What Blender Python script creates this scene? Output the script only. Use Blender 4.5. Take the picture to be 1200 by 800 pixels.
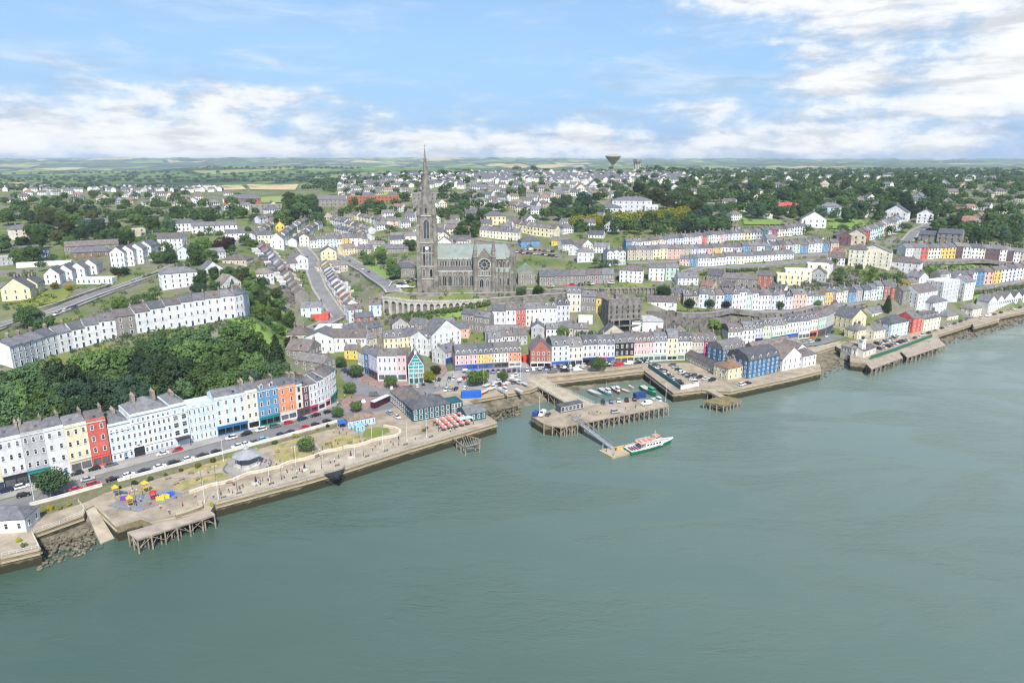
import bpy, math, random
DEBUG = False
import numpy as np
from mathutils import Vector, Matrix
R = math.radians
random.seed(7)
rng = np.random.default_rng(7)
S = bpy.context.scene
for o in list(bpy.data.objects):
 bpy.data.objects.remove(o)

# ------------------------------------------------------------------ camera
CAM_H, PITCH, FPX = 115.0, R(14.7), 800.0
SEA = -1.0                            # low tide
cd = bpy.data.cameras.new('camera')
cd.lens, cd.sensor_width, cd.clip_start, cd.clip_end = 24.0, 36.0, 1.0, 60000.0
cam = bpy.data.objects.new('camera', cd)
cam.location = (0, 0, CAM_H)
cam.rotation_euler = (math.pi / 2 - PITCH, 0, 0)
S.collection.objects.link(cam)
S.camera = cam

# ------------------------------------------------------------------ sky, sun, exposure
SUN_EL, SUN_AZ = 48.0, 168.0          # azimuth clockwise from +Y: behind the camera, a little to the right
W = bpy.data.worlds.new('World')
S.world = W
W.use_nodes = True

def sky_nodes():
 nt = W.node_tree
 nt.nodes.clear()
 N = nt.nodes.new
 L = nt.links.new
 out = N('ShaderNodeOutputWorld')
 sky = N('ShaderNodeTexSky')
 sky.sky_type = 'NISHITA'
 sky.sun_disc = False
 sky.sun_elevation = R(SUN_EL)
 sky.sun_rotation = R(SUN_AZ)
 sky.air_density, sky.dust_density, sky.ozone_density = 1.0, 0.6, 1.5
 bg = N('ShaderNodeBackground')
 bg.inputs[1].default_value = 0.11
 L(sky.outputs[0], bg.inputs[0])
 # clouds on a flat layer overhead: the view direction divided by its height
 tc = N('ShaderNodeTexCoord')
 sep = N('ShaderNodeSeparateXYZ')
 L(tc.outputs['Generated'], sep.inputs[0])

 def M(op, a, b=None, c=None, clamp=False):
  n = N('ShaderNodeMath')
  n.operation = op
  n.use_clamp = clamp
  for i, q in enumerate((a, b, c)):
   if q is None:
    continue
   if isinstance(q, (int, float)):
    n.inputs[i].default_value = q
   else:
    L(q, n.inputs[i])
  return n.outputs[0]

 def ramp(x, a, b):
  n = N('ShaderNodeMapRange')
  n.interpolation_type = 'SMOOTHSTEP'
  n.inputs['From Min'].default_value = a
  n.inputs['From Max'].default_value = b
  L(x, n.inputs['Value'])
  return n.outputs[0]
 X, Y, Z = sep.outputs
 az = M('ARCTAN2', X, Y)
 hor = M('SQRT', M('ADD', M('MULTIPLY', X, X), M('MULTIPLY', Y, Y)))
 el = M('ARCTAN2', Z, hor)

 def noise(sx, sy, detail=7.0, rough=.56, off=0.0, dist=.25):
  cv = N('ShaderNodeCombineXYZ')
  L(M('MULTIPLY', az, sx), cv.inputs[0])
  L(M('MULTIPLY', el, sy), cv.inputs[1])
  cv.inputs[2].default_value = off
  n = N('ShaderNodeTexNoise')
  n.inputs['Scale'].default_value = 1.0
  n.inputs['Detail'].default_value = detail
  n.inputs['Roughness'].default_value = rough
  n.inputs['Distortion'].default_value = dist
  L(cv.outputs[0], n.inputs['Vector'])
  return n.outputs['Fac']

 def blob(ca, ce, ra, re_):          # a soft bank of cloud around azimuth ca, elevation ce (degrees)
  a = M('DIVIDE', M('SUBTRACT', az, R(ca)), R(ra))
  e = M('DIVIDE', M('SUBTRACT', el, R(ce)), R(re_))
  r2 = M('ADD', M('MULTIPLY', a, a), M('MULTIPLY', e, e))
  return M('POWER', 2.718, M('MULTIPLY', r2, -1.0))
 n1 = noise(8.5, 19.0, 9.0, .6, 3.1)
 n2 = noise(24.0, 52.0, 7.0, .62, 9.4)
 nn = M('ADD', M('MULTIPLY', n1, .72), M('MULTIPLY', n2, .28))
 # where the banks lie
 cov = None
 for args, amt in (((22, 12.0, 19, 4.2), .47), ((38, 8.5, 13, 4.5), .26), ((33, 4.6, 18, 2.2), .38),
      ((-28, 4.2, 22, 2.6), .38), ((-40, 13.6, 10, 1.6), .24), ((-25, 12.2, 5, 1.0), .22), ((0, 1.6, 60, 1.4), .30),
      ((-8, 7.6, 5.5, 1.1), .16), ((10, 3.9, 9, 1.4), .22), ((0, 14.2, 12, 1.0), .12), ((0, .4, 70, 1.0), .22),
      ((-12, 9.5, 18, 3.0), -.20), ((-2, 11.5, 9, 2.2), -.14)):
  t = M('MULTIPLY', blob(*args), amt)
  cov = t if cov is None else M('ADD', cov, t)
 high = ramp(el, R(16), R(40))
 cov = M('ADD', cov, M('MULTIPLY', high, .24))
 dens = M('ADD', nn, M('SUBTRACT', cov, .30))
 mask = ramp(dens, .37, .66)
 # lit tops, greyer bases: the same field sampled a little higher up decides how thick the cloud above is
 n3 = noise(6.5, 15.0, 8.0, .58, 3.1)
 thick = ramp(dens, .46, .62)
 tex = noise(11.0, 50.0, 5.0, .6, 21.0)
 lum = M('ADD', M('MULTIPLY', ramp(tex, .3, .65), .22), .88)
 colr = N('ShaderNodeMix')
 colr.data_type = 'RGBA'
 colr.inputs['A'].default_value = (.5, .59, .71, 1)
 colr.inputs['B'].default_value = (1.0, 1.0, 1.0, 1)
 L(M('MULTIPLY', M('ADD', M('ADD', ramp(tex, .34, .6), thick), .25), .55, clamp=True), colr.inputs['Factor'])
 cb = N('ShaderNodeBackground')
 L(colr.outputs['Result'], cb.inputs[0])
 L(M('MULTIPLY', lum, CLOUD), cb.inputs[1])
 wisp = noise(5.0, 24.0, 9.0, .66, 40.0, .8)
 wm = M('MULTIPLY', ramp(wisp, .44, .78), M('ADD', M('MULTIPLY', ramp(el, R(17), R(3)), .45), .2))
 mix = N('ShaderNodeMixShader')
 L(M('MAXIMUM', M('MULTIPLY', mask, .95), wm), mix.inputs[0])
 L(bg.outputs[0], mix.inputs[1])
 L(cb.outputs[0], mix.inputs[2])
 # thin milky veil everywhere, thicker to the horizon
 veil = N('ShaderNodeBackground')
 veil.inputs[0].default_value = (.2, .48, .97, 1)
 veil.inputs[1].default_value = CLOUD * .92
 vm = N('ShaderNodeMixShader')
 L(M('ADD', M('MULTIPLY', ramp(el, R(14), R(-1)), .5), .32), vm.inputs[0])
 L(bg.outputs[0], vm.inputs[1])
 L(veil.outputs[0], vm.inputs[2])
 L(vm.outputs[0], mix.inputs[1])
 L(mix.outputs[0], out.inputs[0])

HAZE = 7e-5
CLOUD = 0.64
sky_nodes()
sl = bpy.data.lights.new('sun', 'SUN')
sl.energy, sl.angle, sl.color = 4.3, R(3.0), (1.0, .95, .87)
sun = bpy.data.objects.new('sun', sl)
_d = Vector((math.sin(R(SUN_AZ)) * math.cos(R(SUN_EL)), math.cos(R(SUN_AZ)) * math.cos(R(SUN_EL)), math.sin(R(SUN_EL))))
sun.rotation_euler = _d.to_track_quat('Z', 'Y').to_euler()
sun.location = (-200, -300, 600)
S.collection.objects.link(sun)
S.view_settings.view_transform = 'Standard'
S.view_settings.look = 'None'
S.view_settings.exposure = 0.62
S.view_settings.gamma = 1.0
S.view_settings.use_curve_mapping = False
S.render.engine = 'CYCLES'
cy = S.cycles
cy.use_denoising = True
cy.denoiser = 'OPENIMAGEDENOISE'
cy.denoising_prefilter = 'ACCURATE'
cy.max_bounces, cy.diffuse_bounces, cy.glossy_bounces = 5, 3, 2
cy.transmission_bounces, cy.transparent_max_bounces, cy.volume_bounces = 2, 6, 0
cy.caustics_reflective = cy.caustics_refractive = False
cy.sample_clamp_indirect = 4.0
cy.filter_width = 1.2

# ------------------------------------------------------------------ geometry helpers
def ray(px, py):
 u, v = (px - 600) / FPX, (400 - py) / FPX
 c, s = math.cos(PITCH), math.sin(PITCH)
 return u, c + v * s, -s + v * c

def P(px, py, z=4.0):
 x, y, w = ray(px, py)
 t = (z - CAM_H) / w
 return Vector((x * t, y * t, z))

def proj(p):
 x, y, z = p[0], p[1], p[2] - CAM_H
 c, s = math.cos(PITCH), math.sin(PITCH)
 f = y * c - z * s
 return 600 + FPX * x / f, 400 - FPX * (y * s + z * c) / f

def mpp(p):
 """metres per photo pixel at a point"""
 return (p[1] * math.cos(PITCH) - (p[2] - CAM_H) * math.sin(PITCH)) / FPX

def lerp(a, b, t):
 return a + (b - a) * t

class MB:
 """collects faces, then links them as ONE mesh object"""

 def __init__(s):
  s.v, s.f, s.m = [], [], []

 def poly(s, pts, m=0):
  n = len(s.v)
  s.v += [tuple(p) for p in pts]
  s.f.append(tuple(range(n, n + len(pts))))
  s.m.append(m)

 def box(s, x0, y0, z0, x1, y1, z1, m=0, skip=''):
  n = len(s.v)
  s.v += [(x0, y0, z0), (x1, y0, z0), (x1, y1, z0), (x0, y1, z0), (x0, y0, z1), (x1, y0, z1), (x1, y1, z1), (x0, y1, z1)]
  F = {'b': (0, 3, 2, 1), 't': (4, 5, 6, 7), 'f': (0, 1, 5, 4), 'r': (1, 2, 6, 5), 'k': (2, 3, 7, 6), 'l': (3, 0, 4, 7)}
  for k, q in F.items():
   if k not in skip:
    s.f.append(tuple(n + i for i in q))
    s.m.append(m)

 def prism(s, pts, z0, z1, m=0, mt=None, bottom=True):
  """pts: 2D outline counter-clockwise seen from above"""
  n, k = len(s.v), len(pts)
  s.v += [(p[0], p[1], z0) for p in pts] + [(p[0], p[1], z1) for p in pts]
  for i in range(k):
   j = (i + 1) % k
   s.f.append((n + i, n + j, n + k + j, n + k + i))
   s.m.append(m)
  s.f.append(tuple(n + k + i for i in range(k)))
  s.m.append(m if mt is None else mt)
  if bottom:
   s.f.append(tuple(n + k - 1 - i for i in range(k)))
   s.m.append(m)

 def lathe(s, prof, n=12, c=(0, 0), m=0, cap=True, rot=0.0):
  b = len(s.v)
  for r, z in prof:
   for i in range(n):
    a = 2 * math.pi * i / n + rot
    s.v.append((c[0] + r * math.cos(a), c[1] + r * math.sin(a), z))
  for k in range(len(prof) - 1):
   for i in range(n):
    j = (i + 1) % n
    s.f.append((b + k * n + i, b + k * n + j, b + (k + 1) * n + j, b + (k + 1) * n + i))
    s.m.append(m)
  if cap:
   s.f.append(tuple(b + (len(prof) - 1) * n + i for i in range(n)))
   s.m.append(m)
   s.f.append(tuple(b + n - 1 - i for i in range(n)))
   s.m.append(m)

 def bar(s, p, q, r=.1, n=5, m=0, r1=None):
  p, q = Vector(p), Vector(q)
  d = (q - p).normalized()
  a = d.orthogonal().normalized()
  c = d.cross(a)
  b = len(s.v)
  r1 = r if r1 is None else r1
  for e, rr in ((p, r), (q, r1)):
   for i in range(n):
    t = 2 * math.pi * i / n
    s.v.append(tuple(e + (a * math.cos(t) + c * math.sin(t)) * rr))
  for i in range(n):
   j = (i + 1) % n
   s.f.append((b + i, b + j, b + n + j, b + n + i))
   s.m.append(m)
  s.f.append(tuple(b + n + i for i in range(n)))
  s.f.append(tuple(b + n - 1 - i for i in range(n)))
  s.m += [m, m]

 def strip(s, a, b, m=0):
  """sheet between two polylines of equal length"""
  n, k = len(s.v), len(a)
  s.v += [tuple(p) for p in a] + [tuple(p) for p in b]
  for i in range(k - 1):
   s.f.append((n + i, n + i + 1, n + k + i + 1, n + k + i))
   s.m.append(m)

 def ring_loft(s, rings, m=0, cap0=True, cap1=True):
  n, k = len(s.v), len(rings[0])
  for r in rings:
   s.v += [tuple(p) for p in r]
  for a in range(len(rings) - 1):
   for i in range(k):
    j = (i + 1) % k
    s.f.append((n + a * k + i, n + a * k + j, n + (a + 1) * k + j, n + (a + 1) * k + i))
    s.m.append(m)
  if cap0:
   s.f.append(tuple(n + k - 1 - i for i in range(k)))
   s.m.append(m)
  if cap1:
   s.f.append(tuple(n + (len(rings) - 1) * k + i for i in range(k)))
   s.m.append(m)

 def mesh(s, name, mats, smooth=False):
  me = bpy.data.meshes.new(name)
  me.from_pydata(s.v, [], s.f)
  for m in (mats if isinstance(mats, (list, tuple)) else [mats]):
   me.materials.append(m)
  me.polygons.foreach_set('material_index', s.m)
  if smooth:
   me.polygons.foreach_set('use_smooth', [True] * len(s.f))
  me.update()
  return me

 def build(s, name, mats, parent=None, loc=None, rz=None, col=None, smooth=False):
  return link(name, s.mesh(name, mats, smooth), parent, loc, rz, col)

def link(name, data, parent=None, loc=None, rz=None, col=None, sc=None):
 o = bpy.data.objects.new(name, data)
 S.collection.objects.link(o)
 if parent is not None:
  o.parent = parent
 if loc is not None:
  o.location = loc
 if rz is not None:
  o.rotation_euler = (0, 0, rz)
 if sc is not None:
  o.scale = sc if isinstance(sc, (tuple, list)) else (sc, sc, sc)
 if col is not None:
  o.color = (*col[:3], 1)
 return o

def empty(name, loc, rz=0.0, sc=None):
 o = link(name, None, None, loc, rz, None, sc)
 o.empty_display_size = .5
 return o

TAGS = []

def tag(o, label, cat, group=None, share=False):
 o['label'], o['category'] = label, cat
 if group:
  o['group'] = group
 TAGS.append((o, share))
 return o

def kind(o, k):
 o['kind'] = k
 return o

KIDS = {}

def copy_tree(src, loc=None, rz=None, col=None, colname=None, sc=None):
 """copy a thing, its parts and their sub-parts"""
 if src.name not in KIDS:
  KIDS[src.name] = [(c, list(c.children)) for c in src.children]
 r = src.copy()
 S.collection.objects.link(r)
 if loc is not None:
  r.location = loc
 if rz is not None:
  r.rotation_euler = (0, 0, rz)
 if sc is not None:
  r.scale = sc if isinstance(sc, (tuple, list)) else (sc, sc, sc)
 for c, subs in KIDS[src.name]:
  d = c.copy()
  S.collection.objects.link(d)
  d.parent = r
  if col is not None and c.name.split('.')[0] in colname:
   d.color = (*col, 1)
  for g in subs:
   e = g.copy()
   S.collection.objects.link(e)
   e.parent = d
   if col is not None and g.name.split('.')[0] in colname:
    e.color = (*col, 1)
 return r

# ------------------------------------------------------------------ materials
def material(name, base, rough=.8, var=.18, scale=.6, detail=4, objcol=False, bump=0.0, bscale=None, spec=.3, metal=0.0, rnd=0.0, coords='Object', base2=None, lo=.35, hi=.65, extra=None, trans=0):
 m = bpy.data.materials.new(name)
 m.use_nodes = True
 nt = m.node_tree
 N, L = nt.nodes.new, nt.links.new
 b = nt.nodes['Principled BSDF']
 b.inputs['Roughness'].default_value = rough
 b.inputs['Metallic'].default_value = metal
 b.inputs['Specular IOR Level'].default_value = spec
 tc = N('ShaderNodeTexCoord')
 if coords == 'World':
  g = N('ShaderNodeNewGeometry')
  vec = g.outputs['Position']
 else:
  vec = tc.outputs[coords]
 no = N('ShaderNodeTexNoise')
 no.inputs['Scale'].default_value = scale
 no.inputs['Detail'].default_value = detail
 no.inputs['Roughness'].default_value = .65
 L(vec, no.inputs['Vector'])
 mr = N('ShaderNodeMapRange')
 mr.inputs['From Min'].default_value, mr.inputs['From Max'].default_value = lo, hi
 L(no.outputs['Fac'], mr.inputs['Value'])
 if base2 is None:
  mr.inputs['To Min'].default_value, mr.inputs['To Max'].default_value = 1 - var, 1 + var * .5
 else:
  mr.inputs['To Min'].default_value, mr.inputs['To Max'].default_value = 0, 1
 if objcol or rnd:
  oi = N('ShaderNodeObjectInfo')
 if objcol:
  src = oi.outputs['Color']
 else:
  rgb = N('ShaderNodeRGB')
  rgb.outputs[0].default_value = (*base, 1)
  src = rgb.outputs[0]
 if base2 is None:
  mx = N('ShaderNodeVectorMath')
  mx.operation = 'SCALE'
  L(src, mx.inputs[0])
  fac = mr.outputs[0]
  if rnd:
   r2 = N('ShaderNodeMapRange')
   r2.inputs['To Min'].default_value, r2.inputs['To Max'].default_value = 1 - rnd, 1 + rnd
   L(oi.outputs['Random'], r2.inputs['Value'])
   mm = N('ShaderNodeMath')
   mm.operation = 'MULTIPLY'
   L(fac, mm.inputs[0])
   L(r2.outputs[0], mm.inputs[1])
   fac = mm.outputs[0]
  L(fac, mx.inputs['Scale'])
  res = mx.outputs[0]
 else:
  mx = N('ShaderNodeMix')
  mx.data_type = 'RGBA'
  L(mr.outputs[0], mx.inputs['Factor'])
  L(src, mx.inputs['A'])
  mx.inputs['B'].default_value = (*base2, 1)
  res = mx.outputs['Result']
 if trans:
  tb = N('ShaderNodeBsdfTranslucent')
  ms = N('ShaderNodeMixShader')
  ms.inputs[0].default_value = trans
  L(res, tb.inputs['Color'])
  L(b.outputs[0], ms.inputs[1])
  L(tb.outputs[0], ms.inputs[2])
  L(ms.outputs[0], nt.nodes['Material Output'].inputs['Surface'])
 if extra:
  res = extra(nt, vec, res)
 L(res, b.inputs['Base Color'])
 if bump:
  nb = N('ShaderNodeTexNoise')
  nb.inputs['Scale'].default_value = bscale or scale * 4
  nb.inputs['Detail'].default_value = 5
  L(vec, nb.inputs['Vector'])
  bp = N('ShaderNodeBump')
  bp.inputs['Strength'].default_value = bump
  bp.inputs['Distance'].default_value = .3
  L(nb.outputs['Fac'], bp.inputs['Height'])
  L(bp.outputs[0], b.inputs['Normal'])
 return m

def tide(nt, vec, res):
 """weed and wet stone below the tide line (world height)"""
 N, L = nt.nodes.new, nt.links.new
 g = N('ShaderNodeNewGeometry')
 sp = N('ShaderNodeSeparateXYZ')
 L(g.outputs['Position'], sp.inputs[0])
 no = N('ShaderNodeTexNoise')
 no.inputs['Scale'].default_value = .35
 no.inputs['Detail'].default_value = 5
 L(g.outputs['Position'], no.inputs['Vector'])
 ad = N('ShaderNodeMath')
 ad.operation = 'MULTIPLY_ADD'
 L(no.outputs['Fac'], ad.inputs[0])
 ad.inputs[1].default_value = -2.4
 L(sp.outputs['Z'], ad.inputs[2])
 mr = N('ShaderNodeMapRange')
 mr.inputs['From Min'].default_value, mr.inputs['From Max'].default_value = .1, 1.0
 L(ad.outputs[0], mr.inputs['Value'])
 mx = N('ShaderNodeMix')
 mx.data_type = 'RGBA'
 L(mr.outputs[0], mx.inputs['Factor'])
 mx.inputs['A'].default_value = (.035, .036, .018, 1)
 L(res, mx.inputs['B'])
 return mx.outputs['Result']

def courses(nt, vec, res, sc=2.2, dark=.78):
 """stone or slate courses: thin darker lines at regular heights"""
 N, L = nt.nodes.new, nt.links.new
 w = N('ShaderNodeTexWave')
 w.wave_type = 'BANDS'
 w.bands_direction = 'Z'
 w.inputs['Scale'].default_value = sc
 w.inputs['Distortion'].default_value = .6
 w.inputs['Detail'].default_value = 2
 L(vec, w.inputs['Vector'])
 mr = N('ShaderNodeMapRange')
 mr.inputs['To Min'].default_value, mr.inputs['To Max'].default_value = dark, 1.05
 L(w.outputs['Fac'], mr.inputs['Value'])
 mx = N('ShaderNodeVectorMath')
 mx.operation = 'SCALE'
 L(res, mx.inputs[0])
 L(mr.outputs[0], mx.inputs['Scale'])
 return mx.outputs[0]

M = {}
M['paint'] = material('painted_render', (.7, .7, .7), .85, .26, .3, objcol=True, rnd=.05, bump=.15, bscale=2)
M['slate'] = material('roof_slate', (.16, .16, .18), .62, .34, .5, 6, objcol=True, rnd=.14, extra=courses, bump=.25, bscale=3)
M['lead'] = material('lead_flashing', (.12, .12, .135), .55, .2, .8)
M['glass'] = material('window_glass', (.07, .075, .085), .1, .6, .12, 2, spec=.7, rnd=.85, coords='World')
M['white'] = material('white_joinery', (.78, .78, .77), .5, .1, 1.5)
M['dark'] = material('dark_joinery', (.03, .035, .04), .5, .2, 1.5)
M['trim'] = material('coloured_joinery', (.5, .5, .5), .45, .12, .8, objcol=True)
M['brickstack'] = material('chimney_brick', (.27, .225, .195), .9, .45, 1.2, 4, rnd=.3)
M['pot'] = material('clay_pot', (.38, .31, .25), .8, .2, 2, rnd=.2)
M['stone'] = material('grey_limestone', (.24, .224, .195), .88, .5, .22, 8, extra=lambda a, b, c: courses(a, b, c, 1.6, .84), bump=.3, bscale=1.5)
M['palestone'] = material('pale_limestone', (.46, .44, .39), .85, .3, .4, 6)
M['darkstone'] = material('weathered_rubble', (.21, .195, .175), .92, .5, .3, 8, bump=.5, bscale=1.2)
M['copper'] = material('green_copper', (.165, .215, .195), .7, .3, .25, 5, base2=(.24, .27, .255))
M['quay'] = material('quay_wall', (.3, .235, .145), .9, .3, .3, 8, base2=(.16, .125, .075), extra=tide, bump=.5, bscale=1.3, coords='World')
M['coping'] = material('quay_coping', (.4, .345, .25), .85, .25, .3, 5, coords='World')
M['paving'] = material('promenade_paving', (.34, .285, .215), .85, .34, .16, 9, coords='World')
M['concrete'] = material('concrete', (.38, .33, .255), .85, .3, .2, 6, coords='World')
M['asphalt'] = material('asphalt', (.19, .19, .195), .85, .25, .1, 7, coords='World')
M['footway'] = material('footway', (.3, .285, .275), .85, .2, .2, 6, coords='World')
M['redpave'] = material('red_block_paving', (.28, .19, .17), .85, .25, .2, 6, coords='World')
M['linepaint'] = material('road_paint', (.72, .72, .7), .7, .2, 1)
M['drygrass'] = material('dry_grass', (.36, .29, .13), .95, .2, .25, 9, base2=(.17, .18, .07), coords='World', lo=.42, hi=.66)
M['lawn'] = material('lawn', (.12, .17, .035), .95, .2, .1, 8, base2=(.22, .22, .06), coords='World')
M['creamwall'] = material('cream_low_wall', (.62, .54, .4), .8, .15, .4, coords='World')
M['whitewall'] = material('whitewashed_wall', (.7, .68, .63), .85, .2, .3, coords='World')
M['timber'] = material('weathered_timber', (.31, .265, .2), .9, .45, .5, 6, coords='World')
M['deck'] = material('timber_deck', (.36, .3, .25), .9, .25, .3, 7, coords='World')
M['steel'] = material('painted_steel', (.2, .22, .24), .45, .15, .6, objcol=False)
M['galv'] = material('galvanised_steel', (.42, .44, .46), .4, .15, 1, metal=.3)
M['gloss'] = material('gloss_paint', (.5, .5, .5), .22, .06, .8, objcol=True, spec=.5)
M['matte'] = material('matte_paint', (.5, .5, .5), .7, .15, .8, objcol=True)
M['fabric'] = material('fabric', (.5, .5, .5), .9, .12, 1.5, objcol=True)
M['carglass'] = material('car_glass', (.02, .023, .026), .08, .1, 1, spec=.7)
M['tyre'] = material('tyre_rubber', (.02, .02, .02), .9, .1, 1)
M['lamp'] = material('lamp_lens', (.6, .55, .5), .2, .1, 1)
M['redlamp'] = material('tail_lens', (.35, .02, .02), .25, .1, 1)
M['skin'] = material('skin', (.5, .33, .25), .7, .1, 2)
M['hair'] = material('hair', (.06, .04, .025), .8, .2, 2, rnd=.5)
M['bark'] = material('bark', (.11, .09, .065), .95, .35, 2, 5)
M['leaf'] = material('foliage', (.06, .1, .03), .75, .3, .55, 3, objcol=True, rnd=.2, spec=.15, lo=.3, hi=.7, trans=.45)
M['hedge'] = material('hedge_foliage', (.06, .1, .03), .8, .45, .8, 3, objcol=True, spec=.15, trans=.45)
M['rock'] = material('rock_face', (.17, .15, .145), .95, .45, .12, 9, base2=(.09, .085, .075), bump=.8, bscale=.5, coords='World')
M['shingle'] = material('beach_shingle', (.22, .19, .14), .95, .3, .25, 9, base2=(.075, .07, .045), bump=.8, bscale=1.5, coords='World')
M['hull'] = material('hull_paint', (.5, .5, .5), .35, .12, .7, objcol=True)
M['greenmesh'] = material('green_fence', (.03, .13, .08), .6, .15, .5)
M['tealboard'] = material('teal_boarding', (.03, .17, .2), .6, .15, .5)
M['moss'] = material('mossy_timber', (.25, .2, .095), .95, .35, .5, 6, base2=(.12, .11, .05), coords='World')
M['verge'] = material('weedy_verge', (.2, .165, .12), .95, .2, .5, 9, base2=(.1, .12, .04), coords='World', bump=.5)
M['bank'] = material('green_bank', (.13, .23, .045), .95, .2, .12, 9, base2=(.19, .25, .07), coords='World', bump=.6, bscale=1)
M['stubble'] = material('stubble_field', (.5, .4, .22), .95, .2, .02, 6, coords='World')
M['pasture'] = material('pasture', (.18, .26, .07), .95, .25, .03, 6, base2=(.27, .3, .1), coords='World')
M['zinc'] = material('zinc_sheet', (.3, .31, .33), .5, .15, .8)

# ------------------------------------------------------------------ the lie of the land
# control heights: photo column -> (row, height above low tide); turned into world points once, then interpolated
COLS = {
 -200: [(600, 2), (560, 3), (520, 6), (425, 26), (385, 31), (340, 38), (300, 44), (260, 56), (235, 66), (222, 62), (211, 50)],
 0: [(572, 2), (540, 3), (515, 6), (425, 30), (385, 32), (350, 37), (300, 44), (260, 56), (235, 66), (222, 62), (211, 50)],
 150: [(545, 2), (515, 3), (486, 6), (392, 30), (345, 36), (300, 45), (260, 57), (235, 67), (224, 62), (212, 52)],
 300: [(510, 2), (480, 3), (455, 6), (376, 30), (340, 35), (300, 45), (270, 54), (245, 64), (232, 68), (222, 62), (213, 55)],
 345: [(412, 8), (385, 14), (340, 29), (310, 37)],
 400: [(480, 2), (440, 3), (420, 6), (392, 11), (367, 16), (325, 30), (300, 38), (270, 50), (245, 62), (230, 70), (218, 76)],
 450: [(470, 2), (430, 3.5), (400, 9), (368, 17), (345, 29), (318, 34), (290, 42), (260, 55), (235, 69), (220, 80), (206, 88)],
 545: [(465, 2), (438, 3), (405, 7), (390, 11), (366, 18), (341, 30), (325, 32), (300, 38), (275, 50), (250, 62), (230, 74), (215, 84), (204, 92)],
 650: [(440, 2), (424, 3), (395, 10), (372, 18), (349, 27), (336, 30), (300, 39), (270, 51), (245, 64), (225, 77), (210, 87), (200, 98)],
 750: [(430, 2), (418, 3), (397, 8), (366, 23), (345, 30), (330, 33), (300, 41), (275, 50), (250, 62), (230, 73), (212, 86), (198, 101)],
 850: [(440, 2), (420, 2.5), (406, 3.5), (392, 8), (362, 22), (335, 30), (310, 38), (285, 47), (262, 57), (240, 69), (222, 79), (209, 82), (203, 85)],
 950: [(415, 2), (398, 3), (382, 7), (358, 20), (345, 25), (330, 31), (305, 40), (285, 47), (262, 57), (240, 69), (222, 77), (208, 81)],
 1050: [(402, 2), (390, 3.5), (350, 20), (330, 29), (310, 38), (285, 47), (262, 57), (240, 68), (222, 77), (208, 84)],
 1150: [(378, 2), (366, 3.5), (342, 16), (333, 20), (308, 35), (290, 46), (275, 53), (250, 62), (230, 72), (212, 80)],
 1330: [(350, 2), (338, 3.5), (320, 16), (312, 20), (295, 35), (280, 46), (268, 53), (245, 62), (228, 72), (211, 80)],
}
CP = []
for px, lst in COLS.items():
 for py, z in lst:
  q = P(px, py, z)
  CP.append((q.x, q.y, z))
for u, D, z in ((-.8, 3300, 46), (-.55, 3300, 48), (-.42, 3900, 86), (-.3, 4200, 92), (-.15, 3800, 80), (0, 3300, 78), (.15, 3300, 84), (.35, 3300, 82), (.6, 3300, 83), (.8, 3300, 83),
    (-.42, 2000, 52), (-.28, 2000, 54),
    (-.8, 6000, 48), (-.4, 6500, 40), (0, 6000, 65), (.4, 6000, 82), (.8, 6000, 84),
    (-.8, 9500, 146), (-.6, 9000, 128), (-.4, 9500, 150), (-.2, 9500, 140), (0, 9500, 150), (.08, 9500, 134), (.2, 9800, 146), (.35, 9500, 134), (.5, 9500, 140), (.65, 9500, 132), (.8, 9500, 136),
    (-.8, 15000, 150), (-.3, 15000, 170), (.2, 15000, 160), (.8, 15000, 150)):
 CP.append((u * D, D, z))
CP = np.array(CP)

def _q(x, y):
 y = np.maximum(y, 90.0)
 return np.stack([x / y, np.log(y) * .85], -1)

CQ = _q(CP[:, 0], CP[:, 1])

def _phi(a, b):
 d = (a * a).sum(1)[:, None] + (b * b).sum(1)[None] - 2 * (a @ b.T)
 return np.sqrt(np.maximum(d, 0) + .015 ** 2)

_A = _phi(CQ, CQ)
_n = len(CP)
_B = np.zeros((_n + 1, _n + 1))
_B[:_n, :_n] = _A + np.eye(_n) * 2e-3 * -1
_B[_n, :_n] = _B[:_n, _n] = 1
RW = np.linalg.solve(_B, np.append(CP[:, 2], 0))

def TZ(x, y):
 """ground height, flat waterfront clamped to the quay level"""
 x, y = np.atleast_1d(np.asarray(x, float)), np.atleast_1d(np.asarray(y, float))
 out = np.empty(len(x))
 for i in range(0, len(x), 20000):
  q = _q(x[i:i + 20000], y[i:i + 20000])
  out[i:i + 20000] = _phi(q, CQ) @ RW[:-1] + RW[-1]
 return np.maximum(out, 4.0)

_T = np.concatenate([np.linspace(120, 900, 500), np.geomspace(903, 14000, 300)])

def at(px, py, dh=0.0):
 """the point of the ground (raised by dh) that the photo shows at a pixel"""
 x, y, w = ray(px, py)
 k = 1 / y
 X, Y, Z = x * k * _T, _T, CAM_H + w * k * _T
 g = TZ(X, Y) + dh - Z
 h = np.nonzero(g >= 0)[0]
 if len(h) == 0:
  i = len(_T) - 1
  return Vector((X[i], Y[i], Z[i]))
 i = max(h[0], 1)
 t = g[i - 1] / (g[i - 1] - g[i]) if g[i - 1] != g[i] else 0
 D = _T[i - 1] + (_T[i] - _T[i - 1]) * t
 return Vector((x * k * D, D, CAM_H + w * k * D))

def gz(x, y):
 return float(TZ(x, y)[0])

def hcol(g, px, py):
 """height of the pixel's line of sight over ground point g (same distance)"""
 x, y, w = ray(px, py)
 return CAM_H + w * g.y / y - g.z

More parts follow.
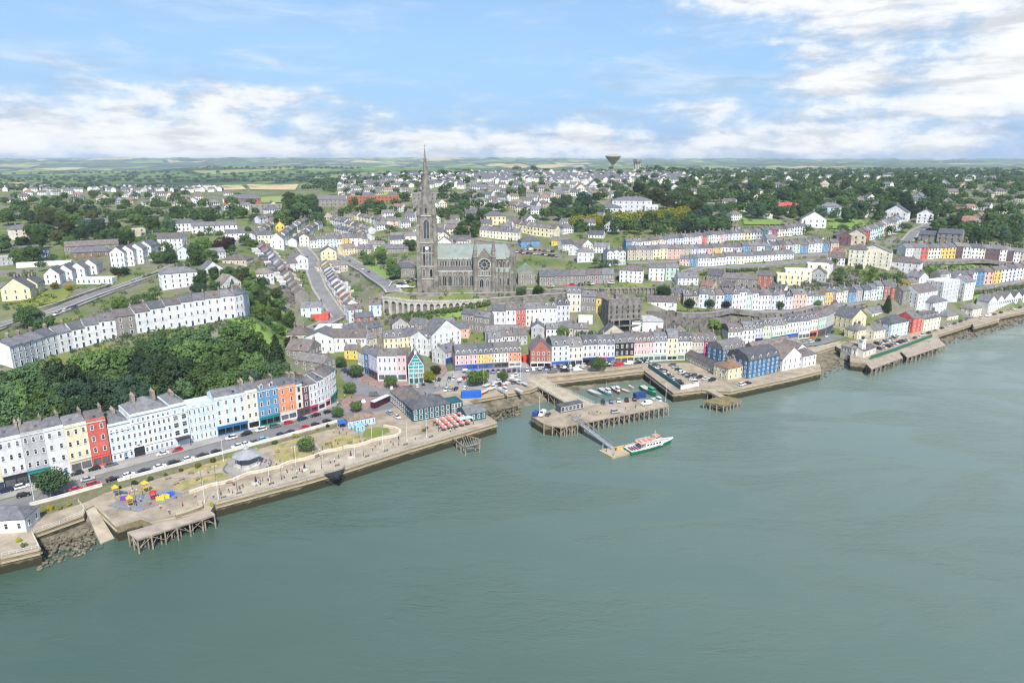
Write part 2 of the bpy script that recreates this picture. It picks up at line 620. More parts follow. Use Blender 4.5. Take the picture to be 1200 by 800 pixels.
# waterfront outline (photo pixels of the quay's top edge), west to east
COAST = [(-90, 682), (0, 654), (47, 643), (38, 624.5), (98, 603), (101, 596), (111, 591.5), (137, 617), (165, 608), (176, 612), (247, 598), (252, 590),
   (359, 562), (404, 549), (480, 525), (582, 495), (570, 486), (549, 470), (560, 467), (622, 456), (642, 447), (755, 434), (789, 460), (822, 456),
   (855, 458), (925, 443), (962, 434), (960, 427), (946, 415), (979, 405), (997, 417), (997, 424), (1015, 426), (1053, 412.5), (1101, 397.5), (1097, 392.5),
   (1140, 379), (1141, 382.5), (1170, 374.5), (1171, 371), (1200, 365), (1330, 333)]
BACK = [(1330, 322), (1200, 353), (1100, 378), (1000, 399), (975, 402), (945, 408), (850, 424), (755, 426), (640, 433), (540, 448), (470, 462), (400, 487), (300, 522), (200, 553), (130, 571), (98, 584), (0, 612), (-90, 632)]
QZ = 4.06
cw = [P(a, b, QZ) for a, b in COAST]
bw = [P(a, b, QZ) for a, b in BACK]
_poly = np.array([(p.x, p.y) for p in cw] + [(1500, 1500), (40000, 40000), (-40000, 40000), (-40000, 400), (-400, 180)])

def inside(x, y):
 r = np.zeros(len(x), bool)
 k = len(_poly)
 for i in range(k):
  x0, y0 = _poly[i]
  x1, y1 = _poly[(i + 1) % k]
  if y0 == y1:
   continue
  c = ((y0 > y) != (y1 > y)) & (x < (x1 - x0) * (y - y0) / (y1 - y0) + x0)
  r ^= c
 return r

def coast_dist(x, y):
 d = np.full(len(x), 1e9)
 for a, b in zip(cw[:-1], cw[1:]):
  ax, ay, ex, ey = a.x, a.y, b.x - a.x, b.y - a.y
  t = np.clip(((x - ax) * ex + (y - ay) * ey) / (ex * ex + ey * ey), 0, 1)
  d = np.minimum(d, np.hypot(x - ax - t * ex, y - ay - t * ey))
 return d

def terrain_material():
 m = material('hillside_ground', (.17, .165, .15), .95, .3, .05, 9, coords='World')
 nt = m.node_tree
 N, L = nt.nodes.new, nt.links.new
 b = nt.nodes['Principled BSDF']
 g = N('ShaderNodeNewGeometry')
 pos = g.outputs['Position']

 def noise(sc, det=6):
  n = N('ShaderNodeTexNoise')
  n.inputs['Scale'].default_value = sc
  n.inputs['Detail'].default_value = det
  n.inputs['Roughness'].default_value = .62
  L(pos, n.inputs['Vector'])
  return n.outputs['Fac']

 def mixc(f, a, bb):
  n = N('ShaderNodeMix')
  n.data_type = 'RGBA'
  L(f, n.inputs['Factor'])
  for k, q in (('A', a), ('B', bb)):
   if isinstance(q, tuple):
    n.inputs[k].default_value = (*q, 1)
   else:
    L(q, n.inputs[k])
  return n.outputs['Result']

 def mr(x, a, bb):
  n = N('ShaderNodeMapRange')
  n.inputs['From Min'].default_value, n.inputs['From Max'].default_value = a, bb
  L(x, n.inputs['Value'])
  return n.outputs[0]
 yards = mixc(mr(noise(.09), .38, .6), (.14, .128, .105), (.2, .185, .16))
 green = mixc(mr(noise(.05), .36, .62), (.07, .112, .03), (.155, .175, .055))
 town = mixc(mr(noise(.03, 9), .4, .54), yards, green)
 # farmland: a patchwork of fields with hedges between
 vo = N('ShaderNodeTexVoronoi')
 vo.inputs['Scale'].default_value = .0021
 mp = N('ShaderNodeMapping')
 mp.inputs['Scale'].default_value = (1, .62, 0)
 mp.inputs['Rotation'].default_value = (0, 0, .35)
 L(pos, mp.inputs['Vector'])
 L(mp.outputs[0], vo.inputs['Vector'])
 sp = N('ShaderNodeSeparateColor')
 L(vo.outputs['Color'], sp.inputs[0])
 cr = N('ShaderNodeValToRGB')
 e = cr.color_ramp.elements
 e[0].position, e[0].color = 0, (.06, .115, .03, 1)
 e[1].position, e[1].color = 1, (.5, .38, .17, 1)
 for p_, c_ in ((.3, (.1, .17, .045, 1)), (.5, (.16, .23, .06, 1)), (.72, (.24, .26, .09, 1)), (.84, (.08, .13, .035, 1)), (.9, (.46, .36, .16, 1))):
  q = e.new(p_)
  q.color = c_
 cr.color_ramp.interpolation = 'CONSTANT'
 L(sp.outputs[0], cr.inputs[0])
 vd = N('ShaderNodeTexVoronoi')
 vd.feature = 'DISTANCE_TO_EDGE'
 vd.inputs['Scale'].default_value = .0021
 L(mp.outputs[0], vd.inputs['Vector'])
 farm = mixc(mr(vd.outputs['Distance'], .06, .035), cr.outputs[0], (.025, .045, .02))
 farm = mixc(mr(noise(.0016, 7), .53, .6), farm, (.03, .055, .025))
 ln = N('ShaderNodeVectorMath')
 ln.operation = 'LENGTH'
 L(pos, ln.inputs[0])
 L(mixc(mr(ln.outputs['Value'], 1350, 1900), town, farm), b.inputs['Base Color'])
 return m

def build_terrain():
 rad = np.concatenate([np.geomspace(150, 640, 250), np.geomspace(643, 1700, 150), np.geomspace(1715, 16000, 110)])
 uu = np.concatenate([np.linspace(-2.2, -.86, 30), np.linspace(-.85, .85, 420), np.linspace(.86, 2.2, 30)])
 Y, U = np.meshgrid(rad, uu, indexing='ij')
 X = U * Y
 x, y = X.ravel(), Y.ravel()
 z = TZ(x, y)
 ins = inside(x, y)
 d = coast_dist(x, y)
 z = np.where(ins, np.where(d < 5, -5.5, np.where(d < 9, np.minimum(z, 2.6), z)), -5.0)
 z = np.where(~ins & (y < 900), -5.0, z)
 # gentle unevenness away from the waterfront
 amp = np.clip((z - 6) / 12, 0, 1) * np.where(y > 1500, 2.0, .25)
 z = z + amp * (np.sin(x * .11 + 1.3 * np.sin(y * .05)) + np.sin(y * .13 + x * .031)) * .5
 w = np.clip((y - 2600) / 2500, 0, 1) * (1 + np.clip((y - 6000) / 6000, 0, 1))
 z = z + w * (11 * np.sin(x * .0032 + 1.7 * np.sin(y * .0011)) * np.cos(y * .0026 + .8 * np.sin(x * .0017)) + 6 * np.sin(x * .0083 + y * .004) * np.sin(y * .0061 - x * .002) + 4 * np.sin(x * .017 - y * .009))
 a, b = len(rad), len(uu)
 me = bpy.data.meshes.new('ground')
 idx = np.arange(a * b).reshape(a, b)
 f = np.stack([idx[:-1, :-1], idx[:-1, 1:], idx[1:, 1:], idx[1:, :-1]], -1).reshape(-1, 4)
 keep = (z[f].max(1) > -4.8)
 f = f[keep]
 me.vertices.add(a * b)
 me.vertices.foreach_set('co', np.stack([x, y, z], 1).ravel())
 me.loops.add(len(f) * 4)
 me.loops.foreach_set('vertex_index', f.ravel())
 me.polygons.add(len(f))
 me.polygons.foreach_set('loop_start', np.arange(len(f)) * 4)
 me.polygons.foreach_set('loop_total', np.full(len(f), 4))
 me.polygons.foreach_set('use_smooth', np.ones(len(f), bool))
 me.materials.append(terrain_material())
 me.update(calc_edges=True)
 kind(link('ground', me), 'structure')

build_terrain()

def water_material():
 m = bpy.data.materials.new('sea_water')
 m.use_nodes = True
 nt = m.node_tree
 N, L = nt.nodes.new, nt.links.new
 b = nt.nodes['Principled BSDF']
 b.inputs['IOR'].default_value = 1.42
 b.inputs['Specular IOR Level'].default_value = .5
 g = N('ShaderNodeNewGeometry')
 pos = g.outputs['Position']

 def noise(sx, sy, rot, det, rough=.55, dist=0.0, sc=1.0):
  mp = N('ShaderNodeMapping')
  mp.inputs['Scale'].default_value = (sx, sy, 1)
  mp.inputs['Rotation'].default_value = (0, 0, rot)
  L(pos, mp.inputs['Vector'])
  n = N('ShaderNodeTexNoise')
  n.inputs['Scale'].default_value = sc
  n.inputs['Detail'].default_value = det
  n.inputs['Roughness'].default_value = rough
  n.inputs['Distortion'].default_value = dist
  L(mp.outputs[0], n.inputs['Vector'])
  return n.outputs['Fac']
 patch = noise(.012, .03, .5, 4, .6, 1.2)
 pr = N('ShaderNodeMapRange')
 pr.inputs['From Min'].default_value, pr.inputs['From Max'].default_value = .4, .62
 L(patch, pr.inputs['Value'])
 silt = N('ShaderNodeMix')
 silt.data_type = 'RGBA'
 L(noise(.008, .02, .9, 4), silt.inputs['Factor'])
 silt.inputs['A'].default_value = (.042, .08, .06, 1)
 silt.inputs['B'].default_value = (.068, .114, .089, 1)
 # reflected sky put into the base colour, paler toward the far right
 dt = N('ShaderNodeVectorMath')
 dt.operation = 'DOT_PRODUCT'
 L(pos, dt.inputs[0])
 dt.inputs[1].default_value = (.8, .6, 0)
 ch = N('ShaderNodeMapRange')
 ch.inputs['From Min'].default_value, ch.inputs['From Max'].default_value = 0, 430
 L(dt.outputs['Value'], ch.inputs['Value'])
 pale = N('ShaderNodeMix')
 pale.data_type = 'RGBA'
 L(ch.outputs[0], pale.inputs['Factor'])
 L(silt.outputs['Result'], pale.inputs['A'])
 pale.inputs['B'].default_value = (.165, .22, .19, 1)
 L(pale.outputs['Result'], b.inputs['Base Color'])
 rr = N('ShaderNodeMapRange')
 rr.inputs['To Min'].default_value, rr.inputs['To Max'].default_value = .04, .15
 L(pr.outputs[0], rr.inputs['Value'])
 L(rr.outputs[0], b.inputs['Roughness'])
 w1 = noise(.55, 1.5, .35, 5, .6, .6)
 w2 = noise(.13, .42, .2, 3, .5, .8)
 w3 = noise(1.9, 3.6, .5, 3, .6)
 ad = N('ShaderNodeMath')
 ad.operation = 'MULTIPLY_ADD'
 L(w2, ad.inputs[0])
 ad.inputs[1].default_value = 1.6
 L(w1, ad.inputs[2])
 a2 = N('ShaderNodeMath')
 a2.operation = 'MULTIPLY_ADD'
 L(w3, a2.inputs[0])
 a2.inputs[1].default_value = .35
 L(ad.outputs[0], a2.inputs[2])
 st = N('ShaderNodeMapRange')
 st.inputs['To Min'].default_value, st.inputs['To Max'].default_value = .09, .36
 L(pr.outputs[0], st.inputs['Value'])
 bp = N('ShaderNodeBump')
 bp.inputs['Distance'].default_value = 1.1
 L(st.outputs[0], bp.inputs['Strength'])
 L(a2.outputs[0], bp.inputs['Height'])
 L(bp.outputs[0], b.inputs['Normal'])
 return m

mb = MB()
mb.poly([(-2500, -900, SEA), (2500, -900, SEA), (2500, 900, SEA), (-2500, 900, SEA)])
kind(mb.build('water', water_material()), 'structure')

# ------------------------------------------------------------------ quay, beaches, roads
mb = MB()
ring = cw + bw
mb.poly([(p.x, p.y, QZ) for p in ring], 1)
for a, b in zip(cw[:-1], cw[1:]):
 e = (b - a).normalized()
 nrm = Vector((e.y, -e.x, 0))
 mb.poly([(a.x, a.y, -5), (b.x, b.y, -5), (b.x, b.y, QZ), (a.x, a.y, QZ)], 0)
 if (b - a).length > 8:           # coping course and the lower ledge, both proud of the wall
  k = e * .15
  for z0, z1, o in ((QZ - .4, QZ + .12, .22), (QZ - 1.7, QZ - 1.35, .45)):
   p0, p1 = a + k, b - k
   q0, q1 = p0 + nrm * o, p1 + nrm * o
   r0, r1 = p0 - nrm * .3, p1 - nrm * .3
   mb.poly([(q0.x, q0.y, z0), (q1.x, q1.y, z0), (q1.x, q1.y, z1), (q0.x, q0.y, z1)], 2)
   mb.poly([(q0.x, q0.y, z1), (q1.x, q1.y, z1), (r1.x, r1.y, z1), (r0.x, r0.y, z1)], 2)
   mb.poly([(r0.x, r0.y, z0), (r1.x, r1.y, z0), (q1.x, q1.y, z0), (q0.x, q0.y, z0)], 2)
   mb.poly([(p0.x, p0.y, z0), (q0.x, q0.y, z0), (q0.x, q0.y, z1), (p0.x, p0.y, z1)], 2)
   mb.poly([(q1.x, q1.y, z0), (p1.x, p1.y, z0), (p1.x, p1.y, z1), (q1.x, q1.y, z1)], 2)
kind(mb.build('quay', [M['quay'], M['paving'], M['coping']]), 'structure')

def sheet(name, pts, z, mat, thick=0.0):
 mb = MB()
 w = [P(a, b, z) for a, b in pts]
 ar = sum(w[i].x * w[(i + 1) % len(w)].y - w[(i + 1) % len(w)].x * w[i].y for i in range(len(w)))
 if ar < 0:
  w.reverse()
 if thick:
  mb.prism([(p.x, p.y) for p in w], z - thick, z, 0)
 else:
  mb.poly([(p.x, p.y, z) for p in w])
 return kind(mb.build(name, M[mat]), 'structure')

def resample(pts, step):
 out = [pts[0]]
 for a, b in zip(pts[:-1], pts[1:]):
  n = max(1, int((b - a).length / step))
  out += [a.lerp(b, (i + 1) / n) for i in range(n)]
 return out

RD = []

def road(name, px, width, mat='asphalt', lift=.3, kerb=True):
 c = resample([at(a, b) for a, b in px], 4.0)
 RD.extend((p.x, p.y, width / 2 + 2) for p in c)
 mb = MB()
 L_, R_ = [], []
 for i, p in enumerate(c):
  t = (c[min(i + 1, len(c) - 1)] - c[max(i - 1, 0)])
  t.z = 0
  t.normalize()
  n = Vector((-t.y, t.x, 0))
  l, r = p + n * width / 2, p - n * width / 2
  z = max(gz(l.x, l.y), gz(r.x, r.y), gz(p.x, p.y)) + lift
  l.z = r.z = z
  L_.append(l)
  R_.append(r)
 mb.strip(R_, L_, 0)
 for side, sg in ((L_, 1), (R_, -1)):
  o = []
  for i, p in enumerate(side):
   q = (L_[i] - R_[i]).normalized() * sg
   o.append(p + q * 1.6)
  dn = Vector((0, 0, -3))
  if kerb:
   up = Vector((0, 0, .13))
   A, B = [p + up for p in side], [p + up for p in o]
   if sg > 0:
    mb.strip(A, B, 1)
    mb.strip(side, A, 1)
    mb.strip(B, [p + dn for p in o], 3)
   else:
    mb.strip(B, A, 1)
    mb.strip(A, side, 1)
    mb.strip([p + dn for p in o], B, 3)
  elif sg > 0:
   mb.strip(side, [p + dn for p in side], 1)
  else:
   mb.strip([p + dn for p in side], side, 1)
 mids = [(l + r) / 2 + Vector((0, 0, .02)) for l, r in zip(L_, R_)]
 if width > 12:
  for i in range(0, len(mids) - 1, 2):
   a, b = mids[i], mids[i + 1]
   e = (b - a).normalized()
   n = Vector((-e.y, e.x, 0)) * .07
   mb.poly([a - n, b - n, b + n, a + n], 2)
 return kind(mb.build(name, [M[mat], M['footway'], M['linepaint'], M['darkstone']]), 'structure')

# seafront road and the square
sheet('road', [(-60, 622), (36, 591), (120, 567.5), (200, 546), (275, 526), (340, 508), (395, 493), (428, 484), (455, 480), (480, 470), (530, 452), (600, 441), (690, 432), (756, 426), (800, 421),
    (856, 413), (900, 409), (962, 404), (1000, 392), (1020, 372), (1006, 368), (985, 383), (958, 398), (900, 403), (850, 407), (800, 418), (640, 428), (540, 434), (505, 440), (470, 455), (440, 452), (424, 430), (405, 425), (398, 440), (420, 468), (396, 476), (345, 494), (250, 520), (150, 548), (60, 571), (-60, 602)], 4.07, 'asphalt')
sheet('pavement', [(-60, 600), (60, 569.5), (150, 546.5), (250, 518.5), (345, 492.5), (394, 475.5), (398, 470), (345, 484), (250, 510), (150, 536), (60, 558), (-60, 588)], 4.2, 'footway', .16)
sheet('pavement', [(420, 446), (447, 455), (497, 452), (505, 441), (498, 436), (420, 424), (408, 427)], 4.2, 'redpave', .16)
sheet('pavement', [(398, 470), (412, 463), (440, 466), (430, 480), (405, 480)], 4.18, 'redpave', .14)
sheet('pavement', [(535, 436), (611, 430.5), (755, 425.5), (850, 412.5), (850, 408), (755, 419), (611, 424), (535, 430)], 4.2, 'footway', .16)
sheet('square', [(506, 440), (530, 434), (560, 440), (600, 437), (622, 436), (616, 452), (575, 457), (540, 455), (510, 452)], 4.1, 'footway')
# dry lawns of the promenade
LAWNS = [('drygrass', [(199, 572), (215, 562), (245, 556), (272, 550), (278, 556), (262, 561), (235, 566), (215, 574)]),
   ('drygrass', [(318, 536), (330, 526), (346, 522), (362, 528), (372, 528), (355, 535), (336, 541)]),
   ('drygrass', [(372, 521), (385, 514), (405, 508), (420, 509), (426, 515), (412, 521), (390, 525)]),
   ('lawn', [(424, 511), (428, 503), (440, 500), (455, 501), (457, 506), (445, 511), (432, 514)]),
   ('drygrass', [(210, 552), (250, 541), (268, 538), (262, 546), (232, 553)]),
   ('drygrass', [(318, 524), (352, 513), (372, 508), (366, 516), (340, 521), (322, 529)]),
   ('lawn', [(262, 534), (282, 529), (300, 526), (292, 533), (272, 537)]),
   ('drygrass', [(133, 583), (160, 577), (185, 571), (190, 575), (165, 583), (140, 590)])]
for mt, pts in LAWNS:
 sheet('lawn', pts, QZ + .05, mt)
sheet('verge', [(36, 594), (120, 570.5), (275, 529), (395, 496), (415, 491), (412, 496), (330, 518), (275, 534), (200, 556), (124, 577), (100, 588), (44, 606)], 4.1, 'verge')
sheet('path', [(252, 588), (359, 560.5), (404, 547.5), (480, 523.5), (580, 494), (545, 498), (478, 512), (440, 522), (395, 532), (352, 546), (312, 558), (276, 568), (228, 582)], QZ + .03, 'concrete')

# lanes that climb the hill
road('road', [(462, 343), (452, 333), (430, 318), (405, 303), (385, 293), (372, 280)], 9)
road('road', [(398, 372), (386, 356), (374, 338), (368, 322), (366, 304), (352, 288)], 8)
road('road', [(-40, 398), (0, 382), (67, 365), (125, 342), (190, 319), (215, 309)], 9)
road('road', [(803, 328), (806, 319), (822, 314.5), (860, 314), (900, 311), (960, 306)], 7)
road('road', [(1063, 283), (1072, 272), (1090, 263), (1120, 262)], 7)
road('road', [(345, 400), (365, 388), (385, 378), (396, 372)], 8)
for q_ in ([(790, 367.5), (840, 367), (889, 367.5), (937, 366.5), (962, 363), (985, 359.5), (1010, 356.5)], [(735, 309), (790, 307), (822, 305.5), (852, 303.5), (905, 301.5), (982, 298.5)], [(733, 299), (770, 296.5), (810, 292.5), (850, 288), (880, 285), (946, 277.5)],
   [(1060, 306.5), (1100, 307), (1135, 306.5), (1165, 309), (1210, 312)], [(1100, 339.5), (1165, 336), (1225, 328.5)], [(575, 389.5), (613, 387), (650, 382.5), (668, 378)], [(364, 294.5), (395, 293.5), (431, 291.5)], [(560, 281), (583, 284), (609, 286)]):
 road('road', q_, 5, lift=.2)
sheet('lane', [(505, 442), (514, 434), (512, 420), (518, 412), (526, 414), (521, 424), (524, 434), (520, 441)], 4.13, 'redpave')
sheet('slipway_top', [(944, 415), (979, 404.5), (986, 399), (955, 406)], 4.1, 'concrete')

def beach(name, top, low, z0=2.2, z1=-1.8, n=4, rough=.35, mat='shingle', kind_='structure'):
 a = resample([P(*q, z0) for q in top], 2.0)
 m = len(a)
 b0 = [P(*q, z1) for q in low]
 Ls = [0]
 for i in range(1, len(b0)):
  Ls.append(Ls[-1] + (b0[i] - b0[i - 1]).length)
 bb = []
 for i in range(m):
  s = Ls[-1] * i / (m - 1)
  for k in range(len(b0) - 1):
   if s <= Ls[k + 1] + 1e-6:
    bb.append(b0[k].lerp(b0[k + 1], (s - Ls[k]) / max(1e-6, Ls[k + 1] - Ls[k])))
    break
 rows = []
 for j in range(n * 3 + 1):
  t = j / (n * 3)
  rows.append([a[i].lerp(bb[i], t) + Vector((0, 0, random.uniform(-rough, rough) * (0 if j in (0,) else 1))) for i in range(m)])
 mb = MB()
 for r0, r1 in zip(rows[:-1], rows[1:]):
  mb.strip(r1, r0)
 return kind(mb.build(name, M[mat], smooth=True), kind_)

beach('beach', [(36, 624), (60, 615), (100, 601)], [(42, 664), (80, 655), (128, 634)], 2.4, -2.2)
beach('beach', [(546, 470), (580, 464), (625, 456)], [(560, 489), (600, 485), (660, 470)], 2.6, -1.9)
beach('beach', [(640, 448), (700, 441), (757, 434)], [(655, 472), (712, 455), (770, 448)], 1.2, -2.0, mat='shingle')
beach('beach', [(942, 417), (960, 411), (985, 403)], [(962, 446), (985, 440), (1000, 428)], 2.6, -2.0)
beach('beach', [(1096, 394), (1140, 382), (1200, 367), (1330, 335)], [(1104, 410), (1150, 396), (1210, 378), (1340, 348)], .8, -2.0)
beach('shingle_bank', [(566, 487), (585, 481), (604, 476)], [(566, 494), (588, 488), (612, 480)], 2.2, -1.8)
# slipway beside the play deck
mb = MB()
sa, sb_, sc_, sd = P(100.5, 598, 4.0), P(111, 592.5, 4.0), P(137, 635, -1.6), P(120, 642, -1.6)
mb.poly([sd, sc_, sb_, sa])
for p, q in ((sa, sd), (sc_, sb_), (sd, sc_)):
 mb.poly([(p.x, p.y, -5), (q.x, q.y, -5), q, p])
kind(mb.build('slipway', M['concrete']), 'structure')

def field(name, q, mat, n=14, lift=.9):
 """a patch of ground following the hillside, corners in photo pixels"""
 g = [[at(lerp(lerp(q[0][0], q[1][0], i / n), lerp(q[3][0], q[2][0], i / n), j / n), lerp(lerp(q[0][1], q[1][1], i / n), lerp(q[3][1], q[2][1], i / n), j / n)) + Vector((0, 0, lift)) for i in range(n + 1)] for j in range(n + 1)]
 mb = MB()
 for a, b in zip(g[:-1], g[1:]):
  mb.strip(b, a)
 kind(mb.build(name, M[mat], smooth=True), 'structure')

field('field', [(226, 218), (283, 217.3), (289, 223), (218, 224)], 'stubble', n=24, lift=1.2)
field('field', [(289, 216.5), (350, 216.5), (346, 223.5), (294, 223)], 'stubble', n=24, lift=1.2)
field('field', [(-5, 217.5), (30, 218), (22, 222), (-5, 223)], 'stubble', n=24, lift=1.2)
field('field', [(445, 222), (490, 221), (486, 230), (440, 232)], 'pasture', lift=3)
field('field', [(268, 233), (330, 231), (330, 238), (262, 240)], 'pasture')
field('field', [(845, 240), (875, 243), (868, 250), (836, 246)], 'pasture')
field('field', [(868, 254), (905, 256), (925, 264), (872, 264)], 'bank')
field('field', [(960, 256), (1010, 258), (1018, 272), (968, 268)], 'bank')
field('field', [(1015, 217), (1040, 217), (1036, 222), (1014, 222)], 'pasture')
field('field', [(262, 372), (300, 372), (352, 400), (322, 410)], 'bank', 20, .35)
field('field', [(300, 350), (318, 345), (354, 396), (330, 400)], 'bank', 20, .35)
field('field', [(1086, 309), (1140, 309), (1150, 321), (1100, 326)], 'bank', 20, .35)
field('field', [(1138, 346), (1222, 334), (1222, 341), (1142, 352)], 'bank', 20, .35)
field('field', [(420, 312), (440, 308), (462, 326), (444, 330)], 'bank', 12, .35)
field('field', [(466, 371), (560, 362), (540, 372), (470, 382)], 'bank', 16, .3)
field('field', [(730, 334), (765, 332), (766, 337), (730, 339)], 'lawn', 8, .3)
field('field', [(28, 345), (92, 336), (75, 352), (20, 364)], 'lawn', 10, .3)

def boulders(px, n, z, size, seed):
 r2 = random.Random(seed)
 mb = MB()
 w = [P(*q, z) for q in px]
 for _ in range(n):
  a, b = r2.random(), r2.random()
  p = w[0].lerp(w[1], a).lerp(w[3].lerp(w[2], a), b)
  s = size * r2.uniform(.4, 1.3)
  prof = [(s * .7, -s), (s * r2.uniform(.8, 1.2), 0), (s * r2.uniform(.5, .8), s * r2.uniform(.3, .6)), (.05, s * r2.uniform(.5, .9))]
  k = len(mb.v)
  mb.lathe(prof, 6, (0, 0), 0, False, r2.random())
  for i in range(k, len(mb.v)):
   v = mb.v[i]
   mb.v[i] = (p.x + v[0] * r2.uniform(.75, 1.2), p.y + v[1] * r2.uniform(.75, 1.2), p.z + v[2] * r2.uniform(.8, 1.1) + (1 - b) * 2.2 - 1.1)
 kind(mb.build('foreshore_boulders', M['shingle']), 'stuff')

boulders([(40, 632), (98, 608), (122, 636), (44, 664)], 260, .3, .55, 3)
boulders([(568, 484), (606, 476), (612, 482), (572, 494)], 160, .6, .6, 5)
boulders([(945, 419), (985, 408), (996, 428), (962, 442)], 110, .4, .5, 6)
boulders([(1100, 396), (1200, 369), (1210, 378), (1106, 408)], 260, -.2, .6, 7)

# ------------------------------------------------------------------ houses
COL = {
 'white': (.68, .69, .695), 'cream': (.73, .68, .55), 'yellow': (.72, .5, .1), 'pale yellow': (.74, .66, .42), 'pink': (.76, .45, .45),
 'salmon': (.72, .44, .34), 'orange': (.72, .25, .11), 'red': (.58, .11, .08), 'crimson': (.52, .05, .15), 'lavender': (.58, .58, .74),
 'pale blue': (.57, .68, .78), 'blue': (.1, .26, .44), 'deep blue': (.03, .13, .3), 'navy': (.03, .06, .16), 'teal': (.02, .2, .2),
 'mint': (.48, .64, .55), 'pale green': (.56, .66, .45), 'grey': (.42, .42, .43), 'pale grey': (.58, .59, .61), 'beige': (.5, .45, .36), 'stone grey': (.25, .235, .21),
 'brick red': (.36, .13, .09), 'maroon': (.14, .075, .085), 'black': (.03, .03, .032), 'brown': (.2, .14, .1), 'dark grey': (.1, .1, .11), 'silver': (.5, .51, .52),
 'green': (.06, .25, .1), 'bright blue': (.03, .12, .5), 'harbour blue': (.045, .15, .29),
}
SLATES = [(.14, .142, .16), (.17, .168, .185), (.115, .118, .135), (.19, .18, .175), (.155, .14, .14), (.19, .19, .205), (.17, .145, .14)]
_mc = {}

def cached(key, fn):
 if key not in _mc:
  _mc[key] = fn()
 return _mc[key]

def window_mesh(w, h, arched=False, frame='white', bars=True):
 """sash window standing against a wall at y=0, facing -y, origin at the middle of its sill"""
 def mk():
  mb = MB()
  t, fr = .1, .13
  top = h
  if arched:
   top = h - w * .28
  mb.box(-w / 2, -t, 0, -w / 2 + fr, 0, top, 0)
  mb.box(w / 2 - fr, -t, 0, w / 2, 0, top, 0)
  if arched:
   pts = [(-w / 2, top), (-w / 2 + fr, top)] + [(-(w / 2 - fr) * math.cos(a), top + (h - top - fr) * math.sin(a)) for a in np.linspace(.3, math.pi - .3, 5)] + [(w / 2 - fr, top), (w / 2, top)]
   out = [(-w / 2 * math.cos(a), top + (h - top) * math.sin(a)) for a in np.linspace(0, math.pi, 7)]
   inn = [(-(w / 2 - fr) * math.cos(a), top + (h - top - fr) * math.sin(a)) for a in np.linspace(0, math.pi, 7)]
   for i in range(6):
    mb.poly([(inn[i][0], -t, inn[i][1]), (inn[i + 1][0], -t, inn[i + 1][1]), (out[i + 1][0], -t, out[i + 1][1]), (out[i][0], -t, out[i][1])], 0)
    mb.poly([(out[i][0], -t, out[i][1]), (out[i + 1][0], -t, out[i + 1][1]), (out[i + 1][0], 0, out[i + 1][1]), (out[i][0], 0, out[i][1])], 0)
   mb.poly([(p[0], -.04, p[1]) for p in inn] + [(w / 2 - fr, -.04, 0), (-w / 2 + fr, -.04, 0)][::1], 1)
  else:
   mb.box(-w / 2 + fr, -t, h - fr, w / 2 - fr, 0, h, 0)
   mb.poly([(-w / 2 + fr, -.04, 0), (w / 2 - fr, -.04, 0), (w / 2 - fr, -.04, h - fr), (-w / 2 + fr, -.04, h - fr)], 1)
  if bars:
   mb.box(-w / 2 + fr, -.085, h * .5 - .04, w / 2 - fr, -.045, h * .5 + .04, 0)
  mb.box(-w / 2 - .1, -.2, -.12, w / 2 + .1, 0, 0, 0)
  return mb.mesh('window', [M[frame], M['glass']])
 return cached(('win', round(w, 2), round(h, 2), arched, frame, bars), mk)

def door_mesh(w=1.1, h=2.3):
 def mk():
  mb = MB()
  mb.box(-w / 2 - .12, -.12, 0, -w / 2, 0, h + .5, 0)
  mb.box(w / 2, -.12, 0, w / 2 + .12, 0, h + .5, 0)
  mb.box(-w / 2, -.12, h + .4, w / 2, 0, h + .5, 0)
  mb.box(-w / 2, -.06, 0, w / 2, 0, h, 1)
  mb.poly([(-w / 2, -.05, h + .04), (w / 2, -.05, h + .04), (w / 2, -.05, h + .4), (-w / 2, -.05, h + .4)], 2)
  return mb.mesh('door', [M['white'], M['trim'], M['glass']])
 return cached(('door', w, h), mk)

def chimney_mesh(w=1.5, d=.75, h=2.6, pots=3, mat='brickstack'):
 def mk():
  mb = MB()
  mb.box(-w / 2, -d / 2, -1.6, w / 2, d / 2, h - .3, 0)
  mb.box(-w / 2 - .1, -d / 2 - .1, h - .3, w / 2 + .1, d / 2 + .1, h, 0)
  for i in range(pots):
   x = (i + .5) * w / pots - w / 2
   mb.lathe([(.15, h), (.12, h + .75), (.15, h + .8)], 6, (x, 0), 1)
  return mb.mesh('chimney', [M[mat], M['pot']])
 return cached(('chim', w, d, round(h, 1), pots, mat), mk)

def dormer_mesh(w=1.5, h=1.7, d=2.2):
 def mk():
  mb = MB()
  mb.box(-w / 2, 0, -.6, w / 2, d, h, 0, 'bt')
  r = h + w * .42
  e = .16
  mb.poly([(-w / 2, 0, h), (w / 2, 0, h), (0, 0, r)], 0)
  for sgn in (-1, 1):
   a, b = (sgn * (w / 2 + e), -e, h - .08), (sgn * (w / 2 + e), d, h - .08)
   c, q = (0, d, r + .06), (0, -e, r + .06)
   mb.poly([a, b, c, q] if sgn > 0 else [q, c, b, a], 1)
  mb.box(-w / 2 + .18, -.05, .1, w / 2 - .18, 0, h - .1, 2, 'k')
  mb.box(-.04, -.08, .1, .04, -.05, h - .1, 0)
  return mb.mesh('dormer', [M['white'], M['slate'], M['glass']])
 return cached(('dorm', round(w, 2), round(h, 2), round(d, 2)), mk)

